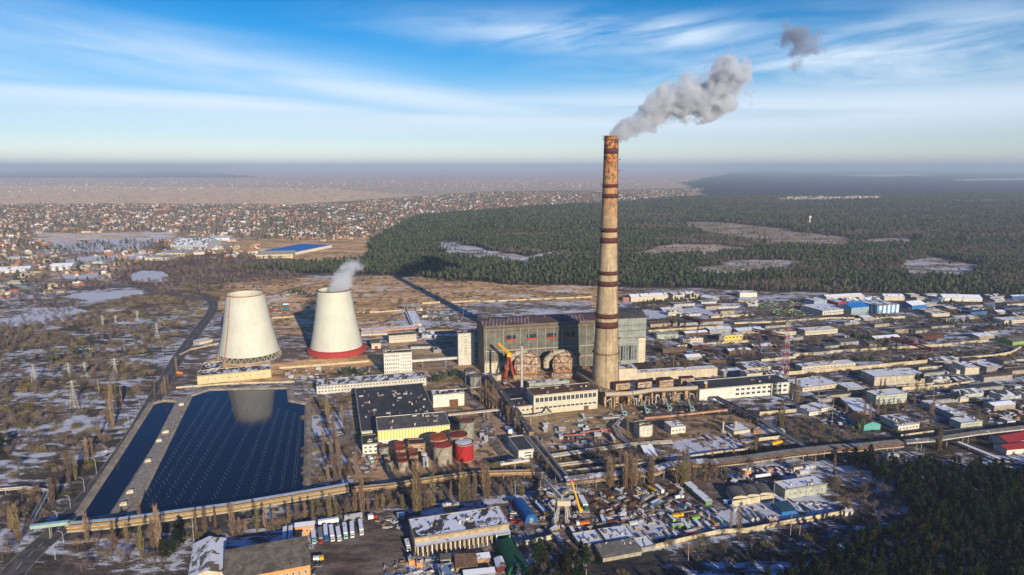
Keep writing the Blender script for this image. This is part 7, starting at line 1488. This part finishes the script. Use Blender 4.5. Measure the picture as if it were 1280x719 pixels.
def scatter(poly, spacing, jit=.5, avoid=(), seed=0, keep=1.0, wob=True):
    r_ = np.random.default_rng(seed); P3 = [G(max(-900, min(2200, x)), max(214, y)) for x, y in poly]
    x0, x1 = min(p.x for p in P3), max(p.x for p in P3); y0, y1 = min(p.y for p in P3), max(p.y for p in P3)
    xs, ys = np.meshgrid(np.arange(x0, x1, spacing), np.arange(y0, y1, spacing)); xs = xs.ravel() + r_.uniform(-jit, jit, xs.size) * spacing; ys = ys.ravel() + r_.uniform(-jit, jit, ys.size) * spacing
    wx_ = xs + (fbm(xs, ys, 45, 1) * (2 + np.hypot(xs, ys) * .006) if wob else 0); wy_ = ys + (fbm(xs, ys, 38, 5) * (2 + np.hypot(xs, ys) * .010) if wob else 0)
    z_ = np.maximum(wy_ * CP + CAM_H * SP, 1); px = 640 + FPX * wx_ / z_; py = 359.5 - FPX * (wy_ * SP - CAM_H * CP) / z_
    mk = poly_mask(px, py, poly) & (r_.random(xs.size) < keep)
    for a in avoid: mk &= ~poly_mask(px, py, a)
    return xs[mk], ys[mk]
# footprints to keep plants off buildings, roads and water
FOOT = []
bpy.context.view_layer.update()
for o in list(sc.objects):
    if o.type == 'EMPTY' and o.children and not any(k_ in o.name for k_ in ('tree', 'pole', 'lamp', 'pylon', 'rack', 'wall')):
        for ch_ in o.children:
            if ch_.name.split('.')[0] in ('roof', 'shell', 'gallery_body', 'cover', 'box_body', 'body', 'box', 'tank'):
                bb = [ch_.matrix_world @ Vector(c_) for c_ in ch_.bound_box]; FOOT.append((min(b.x for b in bb) - 1, max(b.x for b in bb) + 1, min(b.y for b in bb) - 1, max(b.y for b in bb) + 1))
FOOTA = np.array(FOOT)
ROADP = np.array([(p.x, p.y) for p in main])
PONDW = [[(p.x, p.y) for p in [G(*q) for q in pl]] for pl in (PA, PB)] + [[(p.x, p.y) for p in [G(*q) for q in [(225, 495), (240, 500), (165, 650), (130, 650)]]]]
def clear(xs, ys, m_=0):
    ok = np.ones(len(xs), bool)
    for a, b, c_, d in FOOTA: ok &= ~((xs > a - m_) & (xs < b + m_) & (ys > c_ - m_) & (ys < d + m_))
    for i in range(0, len(xs), 4000): ok[i:i + 4000] &= np.min(np.hypot(xs[i:i + 4000, None] - ROADP[None, :, 0], ys[i:i + 4000, None] - ROADP[None, :, 1]), axis=1) > 11
    for pl in PONDW: ok &= ~poly_mask(xs, ys, pl)
    return xs[ok], ys[ok]
def stuff(name, label, cat, xs, ys, sc_, protos, wts=None, seed=5):
    r_ = np.random.default_rng(seed); n = len(xs); me = bpy.data.meshes.new(name); me.vertices.add(n)
    me.vertices.foreach_set('co', np.stack([xs, ys, np.zeros(n)], -1).astype(np.float32).ravel())
    idx = r_.choice(len(protos), n, p=wts).astype(np.int32) if not isinstance(wts, np.ndarray) or wts.ndim == 1 else wts
    for an, tp, dat in (('scl', 'FLOAT', sc_.astype(np.float32)), ('rot', 'FLOAT', r_.uniform(0, 6.283, n).astype(np.float32)), ('idx', 'INT', idx)):
        a = me.attributes.new(an, tp, 'POINT'); a.data.foreach_set('value', dat)
    o = bpy.data.objects.new(name, me); col.objects.link(o); tag(o, label, cat, None, 'stuff')
    ng = bpy.data.node_groups.new(name, 'GeometryNodeTree'); ng.interface.new_socket('Geometry', in_out='INPUT', socket_type='NodeSocketGeometry'); ng.interface.new_socket('Geometry', in_out='OUTPUT', socket_type='NodeSocketGeometry')
    gi = ng.nodes.new('NodeGroupInput'); go = ng.nodes.new('NodeGroupOutput'); jn = ng.nodes.new('GeometryNodeJoinGeometry')
    def attr(nm, tp):
        a = ng.nodes.new('GeometryNodeInputNamedAttribute'); a.data_type = tp; a.inputs[0].default_value = nm; return a.outputs[0]
    s_, r2, ix = attr('scl', 'FLOAT'), attr('rot', 'FLOAT'), attr('idx', 'INT'); cx_ = ng.nodes.new('ShaderNodeCombineXYZ'); ng.links.new(r2, cx_.inputs[2])
    for k, pr in enumerate(protos):
        io = ng.nodes.new('GeometryNodeInstanceOnPoints'); ob = ng.nodes.new('GeometryNodeObjectInfo'); ob.inputs['Object'].default_value = pr; ob.inputs['As Instance'].default_value = True; ob.transform_space = 'ORIGINAL'
        cp = ng.nodes.new('FunctionNodeCompare'); cp.data_type = 'INT'; cp.operation = 'EQUAL'; ng.links.new(ix, cp.inputs[2]); cp.inputs[3].default_value = k
        ng.links.new(gi.outputs[0], io.inputs['Points']); ng.links.new(cp.outputs[0], io.inputs['Selection']); ng.links.new(ob.outputs['Geometry'], io.inputs['Instance']); ng.links.new(cx_.outputs[0], io.inputs['Rotation']); ng.links.new(s_, io.inputs['Scale']); ng.links.new(io.outputs[0], jn.inputs[0])
    ng.links.new(jn.outputs[0], go.inputs[0]); md = o.modifiers.new('scatter', 'NODES'); md.node_group = ng; return o
# small single-mesh pines and thin trees of the yards; they also lend their shapes to the far woods
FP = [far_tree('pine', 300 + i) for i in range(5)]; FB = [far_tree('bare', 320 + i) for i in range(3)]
SHM = []
for i in range(3):
    a, b = tree_meshes('shrub', 340 + i); a.m = [1] * len(a.m); a2 = MB(); a2.v = b.v + a.v; k_ = len(b.v); a2.f = b.f + [tuple(q + k_ for q in f) for f in a.f]; a2.m = b.m + a.m; SHM.append(a2.mesh('shrub', [twigd if i else twigo, bark]))
pin, thn, shr = [], [], []
SP_ = [('N', 50, 160, 400, 110, 34, 'young pine in the snowy plot behind the boiler house', 'pines behind the boiler house'), ('N', 560, 470, 640, 460, 2, 'young pine left of the snowy three-bay depot', 'pines by the three-bay depot'), ('S', 20, 20, 40, 10, 0, '', None),
       ('R', 620, 150, 790, 140, 9, 'dark pine right of the blue halls', 'pines beside the blue halls'), ('R', 210, 340, 400, 380, 13, 'dark pine in the yards left of the maroon gantry', 'pines in the middle yards'), ('R', 720, 270, 860, 250, 8, 'dark pine on the snowy far right field', 'pines on the far right field'), ('R', 950, 290, 1100, 270, 10, 'dark pine near the right edge of the yards', 'pines at the right edge'),
       ('F', 60, 90, 350, 60, 22, 'dark pine on the heath behind the left cooling tower', 'pines behind the left cooling tower'), ('F', 640, 120, 800, 150, 16, 'dark pine on the heath between the cooling towers', 'pines between the cooling towers'), ('E', 390, 280, 520, 270, 8, 'dark pine clump on the snowy marsh', 'pines on the marsh'), ('E', 270, 320, 320, 310, 3, 'small pine left of the marsh pine clump', 'small pines on the marsh'),
       ('F', 940, 590, 1080, 580, 14, 'low green hedge pine beside the small gardens', 'hedge pines by the gardens'), ('I', 565, 250, 680, 200, 14, 'young conifer near the grey bunkers', 'conifers by the bunkers'), ('S', 225, 370, 260, 360, 4, 'dark pine beside the turquoise shed', 'pines by the turquoise shed'), ('R', 270, 470, 310, 470, 3, 'dark pine beside the low cream depot', 'pines by the depot'), ('R', 555, 590, 595, 590, 3, 'dark round pine in front of the production hall', 'pines at the production hall'), ('S', 780, 190, 820, 180, 4, 'dark pine by the tiny domed building', 'pines by the domed building'), ('N', 1080, 140, 1168, 130, 0, '', None)]
for v, x0, y0, x1, y1, n_, lb, gp in SP_:
    for i in range(n_):
        t_ = (i + random.uniform(-.4, .4)) / max(1, n_ - 1); p = g(v, x0 + (x1 - x0) * t_, y0 + (y1 - y0) * t_ + random.uniform(-9, 9)); o = inst('small_pine', FP[i % 5], p, random.uniform(0, 6), random.uniform(.45, .85)); tag(o, lb, 'pine', gp or None); pin.append(o)
for i in range(12):
    p = g('N', 700 + random.uniform(-120, 220), 395 + random.uniform(-25, 30)); o = inst('thin_tree', FB[i % 3], p, random.uniform(0, 6), random.uniform(.5, .8)); tag(o, 'thin leafless tree in the bushy strip left of the radio mast', 'tree', 'thin trees left of the radio mast'); thn.append(o)
for i in range(12):
    p = g('E', 330 + random.uniform(-150, 250), 430 + random.uniform(-30, 60)); o = inst('shrub', SHM[i % 3], p, random.uniform(0, 6), random.uniform(1, 1.6)); tag(o, 'bare brown shrub between the pylons on the marsh', 'shrub', 'bare shrubs between the pylons'); shr.append(o)
pinp = [pin[i] for i in range(5)]; assert len({o.data.name for o in pinp}) == 5
# the dark pine wood at the lower right: the nearest trees one by one
PWOOD = [(1060, 584), (1085, 577), (1100, 592), (1130, 588), (1180, 592), (1300, 606), (1420, 590), (1500, 1100), (620, 1100), (640, 830), (830, 785), (905, 752), (955, 732), (1005, 716), (1060, 694), (1110, 676), (1150, 662), (1128, 622), (1090, 602)]
xs, ys = clear(*scatter(PWOOD, 5.6, .5, seed=11, keep=.9), 2)
zc_ = ys * CP + CAM_H * SP; ppx = 640 + FPX * xs / zc_; ppy = 359.5 - FPX * (ys * SP - (15 - CAM_H) * -1 * CP * -1) / zc_
tall = (ppx < 1330) & (np.array([proj((a, b, 16))[1] for a, b in zip(xs, ys)]) < 722)
order = np.argsort(np.hypot(xs, ys)[tall]); ix_ = np.where(tall)[0][order]
near = ix_[:290]
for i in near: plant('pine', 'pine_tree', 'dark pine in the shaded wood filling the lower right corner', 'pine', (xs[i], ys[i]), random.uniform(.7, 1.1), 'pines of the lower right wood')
rest = np.setdiff1d(np.arange(len(xs)), near); XS_, YS_ = [xs[rest]], [ys[rest]]
print('near pines', len(near), 'rest', len(rest))
for gname, pl, sp, kp in [('a', [(655, 712), (700, 702), (742, 708), (757, 722), (700, 760), (640, 760)], 7, .9), ('b', [(0, 560), (10, 560), (10, 580), (0, 580)], 9, .8), ('c', [(215, 680), (240, 665), (250, 719), (200, 719)], 7, .7)]:
    a, b = clear(*scatter(pl, sp, .5, seed=13, keep=kp), 1); XS_.append(a); YS_.append(b)
xs, ys = np.concatenate(XS_), np.concatenate(YS_)
pcr = list({o.data.name: o for o in sc.objects if o.name.startswith('crown') and o.parent and o.parent.name.startswith('pine_tree')}.values())[:6]
stuff('pine_wood', 'rest of the dark pine wood at the lower right and its outliers', 'wood', xs, ys, rng.uniform(.7, 1.15, len(xs)), pcr)
# leafless trees one by one where they show largest
LT = [('leafless tree on the marsh left of the main road', 'leafless trees on the marsh', [(-20, 560), (120, 440), (190, 420), (110, 600), (60, 640), (0, 660)], 26, 34), ('leafless tree in the shaded verge at the lower left', 'leafless trees at the lower left', [(0, 640), (45, 620), (20, 719), (0, 719)], 9, 22),
      ('leafless tree in the strip between the lorries and the pond pipe rack', 'leafless trees above the lorries', [(240, 665), (420, 640), (520, 622), (520, 640), (420, 655), (250, 690)], 14, 30), ('leafless tree in the bushy strip under the raised pipe deck', 'leafless trees under the pipe deck', [(700, 600), (900, 585), (960, 575), (1000, 600), (850, 612), (720, 618)], 13, 45), ('leafless tree on the shaded slope between the lorry parks and the pine wood', 'leafless trees above the pine wood', [(1050, 580), (1100, 575), (1170, 600), (1120, 650), (1050, 640), (1040, 600)], 13, 40), ('leafless tree beside the bottom edge of the photo', 'leafless trees at the bottom edge', [(90, 690), (200, 670), (230, 719), (90, 719)], 10, 30), ('leafless tree in the front scrub below the cream wall', 'leafless trees below the front wall', [(740, 695), (900, 672), (1000, 655), (960, 690), (820, 715)], 16, 24), ('leafless tree among the ducts between the workshop and the scrap yard', 'leafless trees among the ducts', [(730, 560), (820, 555), (860, 575), (740, 590)], 10, 25)]
for lb, gp, pl, sp, mx in LT:
    a, b = clear(*scatter(pl, sp, .5, seed=len(lb)), 1); o_ = rng.permutation(len(a))[:mx]
    for i in o_: plant('bare', 'leafless_tree', lb, 'tree', (a[i], b[i]), random.uniform(.7, 1.25), gp)
# thickets, heath scrub and garden trees nobody could count
SNOWF = [z_[2] for z_ in ZONES if z_[1] >= .8] + [[(30, 292), (220, 290), (215, 300), (60, 306)]]
def thicket(name, label, polys, seed, protos, smin, smax, avoid=SNOWF):
    X, Y = [], []
    for pl, sp, kp in polys:
        a, b = clear(*scatter(pl, sp, .5, avoid, seed, kp)); f = fbm(a, b, 30, seed) + fbm(a, b, 9, seed + 3) * .6; k_ = f > -.15; X.append(a[k_]); Y.append(b[k_])
    X, Y = np.concatenate(X), np.concatenate(Y); return stuff(name, label, 'scrub', X, Y, rng.uniform(smin, smax, len(X)), protos, seed=seed)
thicket('marsh_scrub', 'brown leafless scrub and thickets on the snowy marsh at the left', [([(-200, 700), (-200, 440), (130, 405), (255, 375), (260, 395), (225, 425), (160, 520), (60, 660)], 7, .62), ([(-200, 430), (60, 405), (160, 372), (260, 350), (300, 362), (262, 376), (150, 405), (40, 440), (-200, 470)], 6, .8)], 21, shr[:3], .9, 2.2)
thicket('marsh_trees', 'dark leafless thickets on the marsh and along the brown belt', [([(-200, 500), (-200, 430), (130, 395), (240, 372), (230, 410), (150, 480), (30, 540)], 13, .45), ([(130, 352), (190, 305), (320, 318), (430, 330), (330, 362), (200, 368)], 11, .85), ([(-200, 380), (60, 368), (150, 350), (165, 360), (60, 400), (-200, 420)], 11, .7), ([(-200, 440), (-200, 415), (50, 405), (150, 385), (100, 410), (0, 440)], 10, .7)], 22, thn[:3], .5, .95)
thicket('yard_scrub', 'low leafless bushes between the industrial yards', [([(795, 375), (1400, 375), (1400, 540), (1000, 585), (790, 555)], 7, .6), ([(380, 480), (445, 480), (455, 600), (380, 610)], 5, .7), ([(440, 600), (740, 560), (760, 600), (520, 640), (380, 655), (240, 690), (100, 719), (90, 680), (300, 640)], 5, .6), ([(540, 460), (600, 480), (640, 570), (600, 590), (560, 540)], 6, .6), ([(580, 740), (700, 690), (900, 675), (1140, 612), (1200, 640), (1000, 740)], 6, .55), ([(660, 560), (860, 545), (900, 590), (700, 600)], 5, .6), ([(1010, 590), (1180, 570), (1170, 640), (1060, 650)], 6, .6)], 23, shr[:3], .8, 1.7)
thicket('yard_trees', 'thin leafless trees scattered between the far yards', [([(795, 378), (1400, 378), (1400, 530), (1000, 560), (800, 520)], 15, .6), ([(900, 415), (1200, 408), (1180, 450), (920, 450)], 11, .5)], 24, thn[:3], .35, .75)
thicket('heath_scrub', 'sparse scrub on the ochre heath behind the cooling towers', [([(285, 352), (500, 344), (800, 352), (820, 372), (740, 384), (540, 425), (470, 420), (300, 420), (262, 380)], 9, .35)], 25, shr[:3], .8, 1.8)
# the forest
CLEAR = [z_[2] for z_ in ZONES if z_[0] not in (FOREST,) and z_[2][0] in ((843, 277), (790, 318), (1075, 300), (925, 286), (505, 322), (548, 303), (860, 340), (1125, 326), (960, 250), (1160, 250))]
FPL = [z_[2] for z_ in ZONES if z_[0] == FOREST][0]
X, Y = scatter(FPL, 8.0, .6, CLEAR, 31, .92); d_ = np.hypot(X, Y); k_ = d_ < 2600; A1 = (X[k_], Y[k_])
X, Y = scatter(FPL, 12.5, .6, CLEAR, 32, .93); d_ = np.hypot(X, Y); k_ = (d_ >= 2600) & (d_ < 8000); A2 = (X[k_], Y[k_])
X, Y = np.concatenate([A1[0], A2[0]]), np.concatenate([A1[1], A2[1]]); S = np.concatenate([rng.uniform(.6, 1.12, len(A1[0])), rng.uniform(.9, 1.5, len(A2[0]))])
bare_f = (fbm(X * .5, Y, 130, 2) + fbm(X * .6, Y, 45, 7) * .6 > .75) | ((X > 500) & (fbm(X * .5, Y, 110, 4) > -.1) & (rng.random(len(X)) < .7)) | (rng.random(len(X)) < .12)
k_ = (fbm(X * .45, Y, 95, 9) + fbm(X * .5, Y, 30, 3) * .6 < 1.28) & (rng.random(len(X)) < .94)
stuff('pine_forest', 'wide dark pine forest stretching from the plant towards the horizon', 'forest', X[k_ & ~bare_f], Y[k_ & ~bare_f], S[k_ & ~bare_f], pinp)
bx, by = X[k_ & bare_f], Y[k_ & bare_f]; WX, WY = scatter([(1200, 302), (1320, 303), (1500, 330), (1500, 372), (1240, 368), (1230, 330)], 10, .5, (), 33, .9)
stuff('leafless_forest', 'greyish leafless trees mixed through the forest and at its right end', 'forest', np.concatenate([bx, WX]), np.concatenate([by, WY]), np.concatenate([S[k_ & bare_f] * .9, rng.uniform(.7, 1.1, len(WX))]), thn[:3])
cxs, cys = [], []
for pl in CLEAR:
    a, b = scatter(pl, 16, .6, (), 35, .5); k_ = fbm(a, b, 40, 6) > .2; cxs.append(a[k_]); cys.append(b[k_])
cxs, cys = np.concatenate(cxs), np.concatenate(cys); stuff('clearing_trees', 'scattered young trees standing in the forest clearings', 'scrub', cxs, cys, rng.uniform(.4, .9, len(cxs)), thn[:3] + [pin[0], pin[1]])
print('forest', len(X))
# ------------------------------------------------------------------ the village
def house_mesh(seed, wm, rm_):
    r_ = random.Random(seed); mb = MB(); W2, D2, h_, rr2 = r_.uniform(5, 8), r_.uniform(4, 6), r_.uniform(3, 6), r_.uniform(2, 4)
    mb.prism([(-W2, -D2), (W2, -D2), (W2, D2), (-W2, D2)], 0, h_, 0, top=False); e = .5
    for sg in (-1, 1): mb.quad([(-W2 - e, sg * (D2 + e), h_ - .3), (W2 + e, sg * (D2 + e), h_ - .3), (W2 + e, 0, h_ + rr2), (-W2 - e, 0, h_ + rr2)], 1); mb.quad([(sg * W2, -D2, h_), (sg * W2, D2, h_), (sg * W2, 0, h_ + rr2)], 0)
    mb.box((W2 * .4, .8, h_ + rr2 * .5), (.8, .8, rr2 * .8), 0, 0)
    for i in range(3): mb.box((-W2 * .6 + i * W2 * .6, -D2 - .03, h_ * .35), (1.3, .1, 1.3), 0, 2)
    return mb.mesh('village_house', [wm, rm_, glass])
VROOF = {'red': mat('village_red_roof', (.42, .06, .04), var=.2, streaks=0), 'orange': mat('village_orange_roof', (.45, .15, .06), var=.2, streaks=0), 'grey': mat('village_grey_roof', (.26, .24, .23), var=.3, streaks=0), 'snow-white': snowm, 'brown': mat('village_brown_roof', (.22, .11, .07), streaks=0), 'green': mat('village_green_roof', (.04, .16, .11), streaks=0), 'cream': mat('village_cream_roof', (.52, .42, .30), streaks=0)}
VW2 = [creamp, mat('village_offwhite', (.50, .45, .38), var=.15, streaks=0), mat('village_buff', (.55, .42, .26), var=.1, streaks=0), mat('village_brick', (.45, .22, .14), var=.1, streaks=0)]
HM = {k_: [house_mesh(400 + 7 * i + j, VW2[(i + j) % 4], m_) for j in range(3)] for i, (k_, m_) in enumerate(VROOF.items())}
VP = [([(-200, 372), (-200, 300), (210, 285), (220, 310), (150, 345), (60, 372)], 29, .5), ([(-300, 300), (-300, 262), (60, 256), (330, 256), (500, 268), (470, 292), (330, 300), (200, 292)], 31, .5), ([(330, 300), (330, 262), (480, 250), (620, 240), (750, 240), (740, 256), (600, 262), (520, 268), (470, 296), (400, 302)], 31, .52), ([(740, 240), (880, 236), (850, 248), (760, 254)], 40, .6), ([(-300, 250), (0, 228), (880, 224), (860, 232), (500, 238), (300, 236)], 130, .5), ([(250, 300), (330, 300), (330, 322), (270, 325)], 30, .4), ([(1010, 275), (1060, 272), (1065, 282), (1010, 284)], 30, .6), ([(960, 246), (1100, 244), (1110, 251), (960, 252)], 45, .8)]
X, Y = [], []
avo = [[(30, 292), (220, 290), (215, 300), (60, 306)], [(60, 303), (205, 296), (190, 312), (60, 318)]]
for pl, sp, kp in VP:
    a, b = clear(*scatter(pl, sp, .95, avo, 41, kp)); f = fbm(a, b, 140, 3) + .6 * fbm(a, b, 55, 8); k_ = f > -.35; X.append(a[k_]); Y.append(b[k_])
X, Y = np.concatenate(X), np.concatenate(Y); d_ = np.hypot(X, Y); inv = np.abs(X / (Y + 1)) < .78; kk = rng.choice(list(HM), len(X), p=[.08, .07, .20, .26, .12, .05, .22])
o_ = [i for i in np.argsort(d_) if inv[i]][:290]; ns = set(o_); ph = {}
for i in o_:
    me = HM[kk[i]][i % 3]; o = inst('village_house', me, (X[i], Y[i], 0), rng.uniform(-.4, .4) + (math.pi / 2 if i % 2 else 0), float(rng.uniform(.8, 1.25)))
    tag(o, f'small pale village house with a {kk[i]} roof among the gardens at the left', 'house', 'nearest houses of the village'); ph.setdefault(me.name, o)
rs = np.array([i for i in range(len(X)) if i not in ns]); pl_ = list(ph.values())
stuff('village', 'dense far village of small pale houses stretching to the horizon', 'village', X[rs], Y[rs], rng.uniform(.85, 1.4, len(rs)), pl_, seed=6)
print('houses', len(X))
thicket('village_trees', 'leafless garden trees between the village houses', [(p_[0], max(14, p_[1] * .42), .8) for p_ in VP[:4]] + [([(-300, 262), (-300, 236), (900, 230), (900, 246), (400, 258)], 90, .5)], 42, thn[:3] + [pin[0]], .6, 1.05)
p = g('D', 185, 300); root = thing('water_tower', 'tiny pale water tower in the forest clearing at the right', 'water tower', tuple(p)); mb = MB(); mb.tube(p, p + Vector((0, 0, 32)), 3, 2.5, 12); mb.build('shaft', whitew, root); mb = MB(); mb.lathe(tuple(p), [(2.6, 32), (6, 36), (6, 42), (.1, 46)], 14); mb.build('tank', whitew, root)
# ------------------------------------------------------------------ smoke and steam
def plume(name, label, cat, base, axis, Lg, r0, r1, dens, colr, seed, nscale, thr=.0, fade=.8, bend=0.0, amp=1.5, flow=1.0):
    mb = MB(); S = 20; pr = []
    for i in range(S + 1):
        s = i / S; pr.append((max(.3, (r0 + (r1 - r0) * s ** .65) * 1.35 * (1 if s < .9 else math.sqrt(max(.02, 1 - ((s - .9) / .1) ** 2)))), s * Lg))
    mb.lathe((0, 0, 0), [(.05, 0)] + pr + [(.02, Lg * 1.001)], 24)
    m, t, bs, out = newmat(name + '_volume'); t.nodes.remove(bs); tc = N(t, 'ShaderNodeTexCoord'); s_ = N(t, 'ShaderNodeSeparateXYZ'); L(t, tc.outputs['Object'], s_.inputs[0]); x, y, z = s_.outputs
    sn = MATH(t, 'DIVIDE', z, Lg); yb = MATH(t, 'SUBTRACT', y, MATH(t, 'MULTIPLY', MATH(t, 'SINE', MATH(t, 'MULTIPLY', sn, 3.0)), bend))
    rr2 = MATH(t, 'ADD', r0, MATH(t, 'MULTIPLY', MATH(t, 'POWER', MATH(t, 'MAXIMUM', sn, .001), .65), r1 - r0))
    rho = MATH(t, 'DIVIDE', MATH(t, 'SQRT', MATH(t, 'ADD', MATH(t, 'MULTIPLY', x, x), MATH(t, 'MULTIPLY', yb, yb))), rr2)
    mp = N(t, 'ShaderNodeMapping'); L(t, tc.outputs['Object'], mp.inputs[0]); mp.inputs['Location'].default_value = (seed * 13.1, seed * 7.7, seed)
    n1_ = noise_(t, mp.outputs[0], nscale, 5, .55, .3); n2_ = noise_(t, mp.outputs[0], nscale * .35, 2, .5, .2)
    sh = MATH(t, 'ADD', MATH(t, 'MULTIPLY', MATH(t, 'SUBTRACT', n1_, .5), amp * 1.5), MATH(t, 'MULTIPLY', MATH(t, 'SUBTRACT', n2_, .5), amp * 1.6))
    core = MATH(t, 'ADD', MATH(t, 'SUBTRACT', .86 - thr, rho), MATH(t, 'MULTIPLY', sh, MATH(t, 'ADD', .35, sn)))
    core = MATH(t, 'SUBTRACT', core, MATH(t, 'MULTIPLY', SMOOTH(t, sn, fade, 1.0), 1.9))
    core = MATH(t, 'SUBTRACT', core, SMOOTH(t, rho, 1.1, 1.34))
    dd = MATH(t, 'MULTIPLY', SMOOTH(t, core, -.05, .42), MATH(t, 'MULTIPLY', dens, MATH(t, 'SUBTRACT', 1.0, MATH(t, 'MULTIPLY', sn, .75))))
    vp = N(t, 'ShaderNodeVolumePrincipled'); vp.inputs['Color'].default_value = (*colr, 1); vp.inputs['Anisotropy'].default_value = .0; L(t, dd, vp.inputs['Density']); L(t, vp.outputs[0], out.inputs['Volume'])
    o = bpy.data.objects.new(name, mb.mesh(name, m)); col.objects.link(o); o.location = base; o.rotation_euler = Vector(axis).normalized().to_track_quat('Z', 'Y').to_euler()
    tag(o, label, cat, None, 'stuff'); return o
top = Vector((cx.x, cx.y, CH - 2)); dpt = depth(top)
def atd(px, py, dp):                                  # the point at camera depth dp on a sight line
    r, u = (px - 640) / FPX * dp, -(py - 359.5) / FPX * dp; return Vector((r, dp * CP + u * SP, CAM_H - dp * SP + u * CP))
e1 = atd(978, 72, dpt - 25)
plume('chimney_smoke', 'thick grey-white smoke blowing right from the tall chimney', 'smoke', top, e1 - top, (e1 - top).length, 7.5, 36, .50, (.80, .84, .90), 3, .070, fade=.66, bend=2, amp=2.3)
e2, e3 = atd(985, 85, dpt - 40), atd(1030, 25, dpt - 50)
plume('drifting_smoke', 'torn grey-mauve shred of smoke drifting high at the right', 'smoke', e2, e3 - e2, (e3 - e2).length, 25, 34, .14, (.46, .49, .60), 12, .06, thr=.62, fade=.55, amp=3.6)
s0 = Vector((ct2[0].x, ct2[0].y, ct2[1] - 8)); s1 = atd(468, 292, depth(s0) + 10)
plume('tower_steam', 'white steam rising from the red-ringed cooling tower', 'steam', s0, s1 - s0, (s1 - s0).length, 18.5, 20, .14, (.95, .97, 1), 5, .06, thr=.0, fade=.45, amp=1.9)
# ------------------------------------------------------------------ haze
bpy.context.view_layer.update()
HT_ = max((o.matrix_world @ Vector(c_)).z for o in (bpy.data.objects['chimney_smoke'], bpy.data.objects['drifting_smoke']) for c_ in o.bound_box) + 3
print('HAZE TOP', HT_)
print([l for l in LABELS if len(l.split()) > 16])
mb = MB(); mb.box((0, 0, -1.0), (122000, 122000, HT_ + 1))
m, t, bs, out = newmat('haze_air'); t.nodes.remove(bs)
vp = N(t, 'ShaderNodeVolumePrincipled'); vp.inputs['Color'].default_value = (.64, .77, .93, 1); vp.inputs['Density'].default_value = HAZE_D; vp.inputs['Anisotropy'].default_value = .1; vp.inputs['Density Attribute'].default_value = ''
L(t, vp.outputs[0], out.inputs['Volume'])
hz = mb.build('haze', m); tag(hz, 'pale blue haze thickening towards the horizon', 'haze', None, 'stuff')
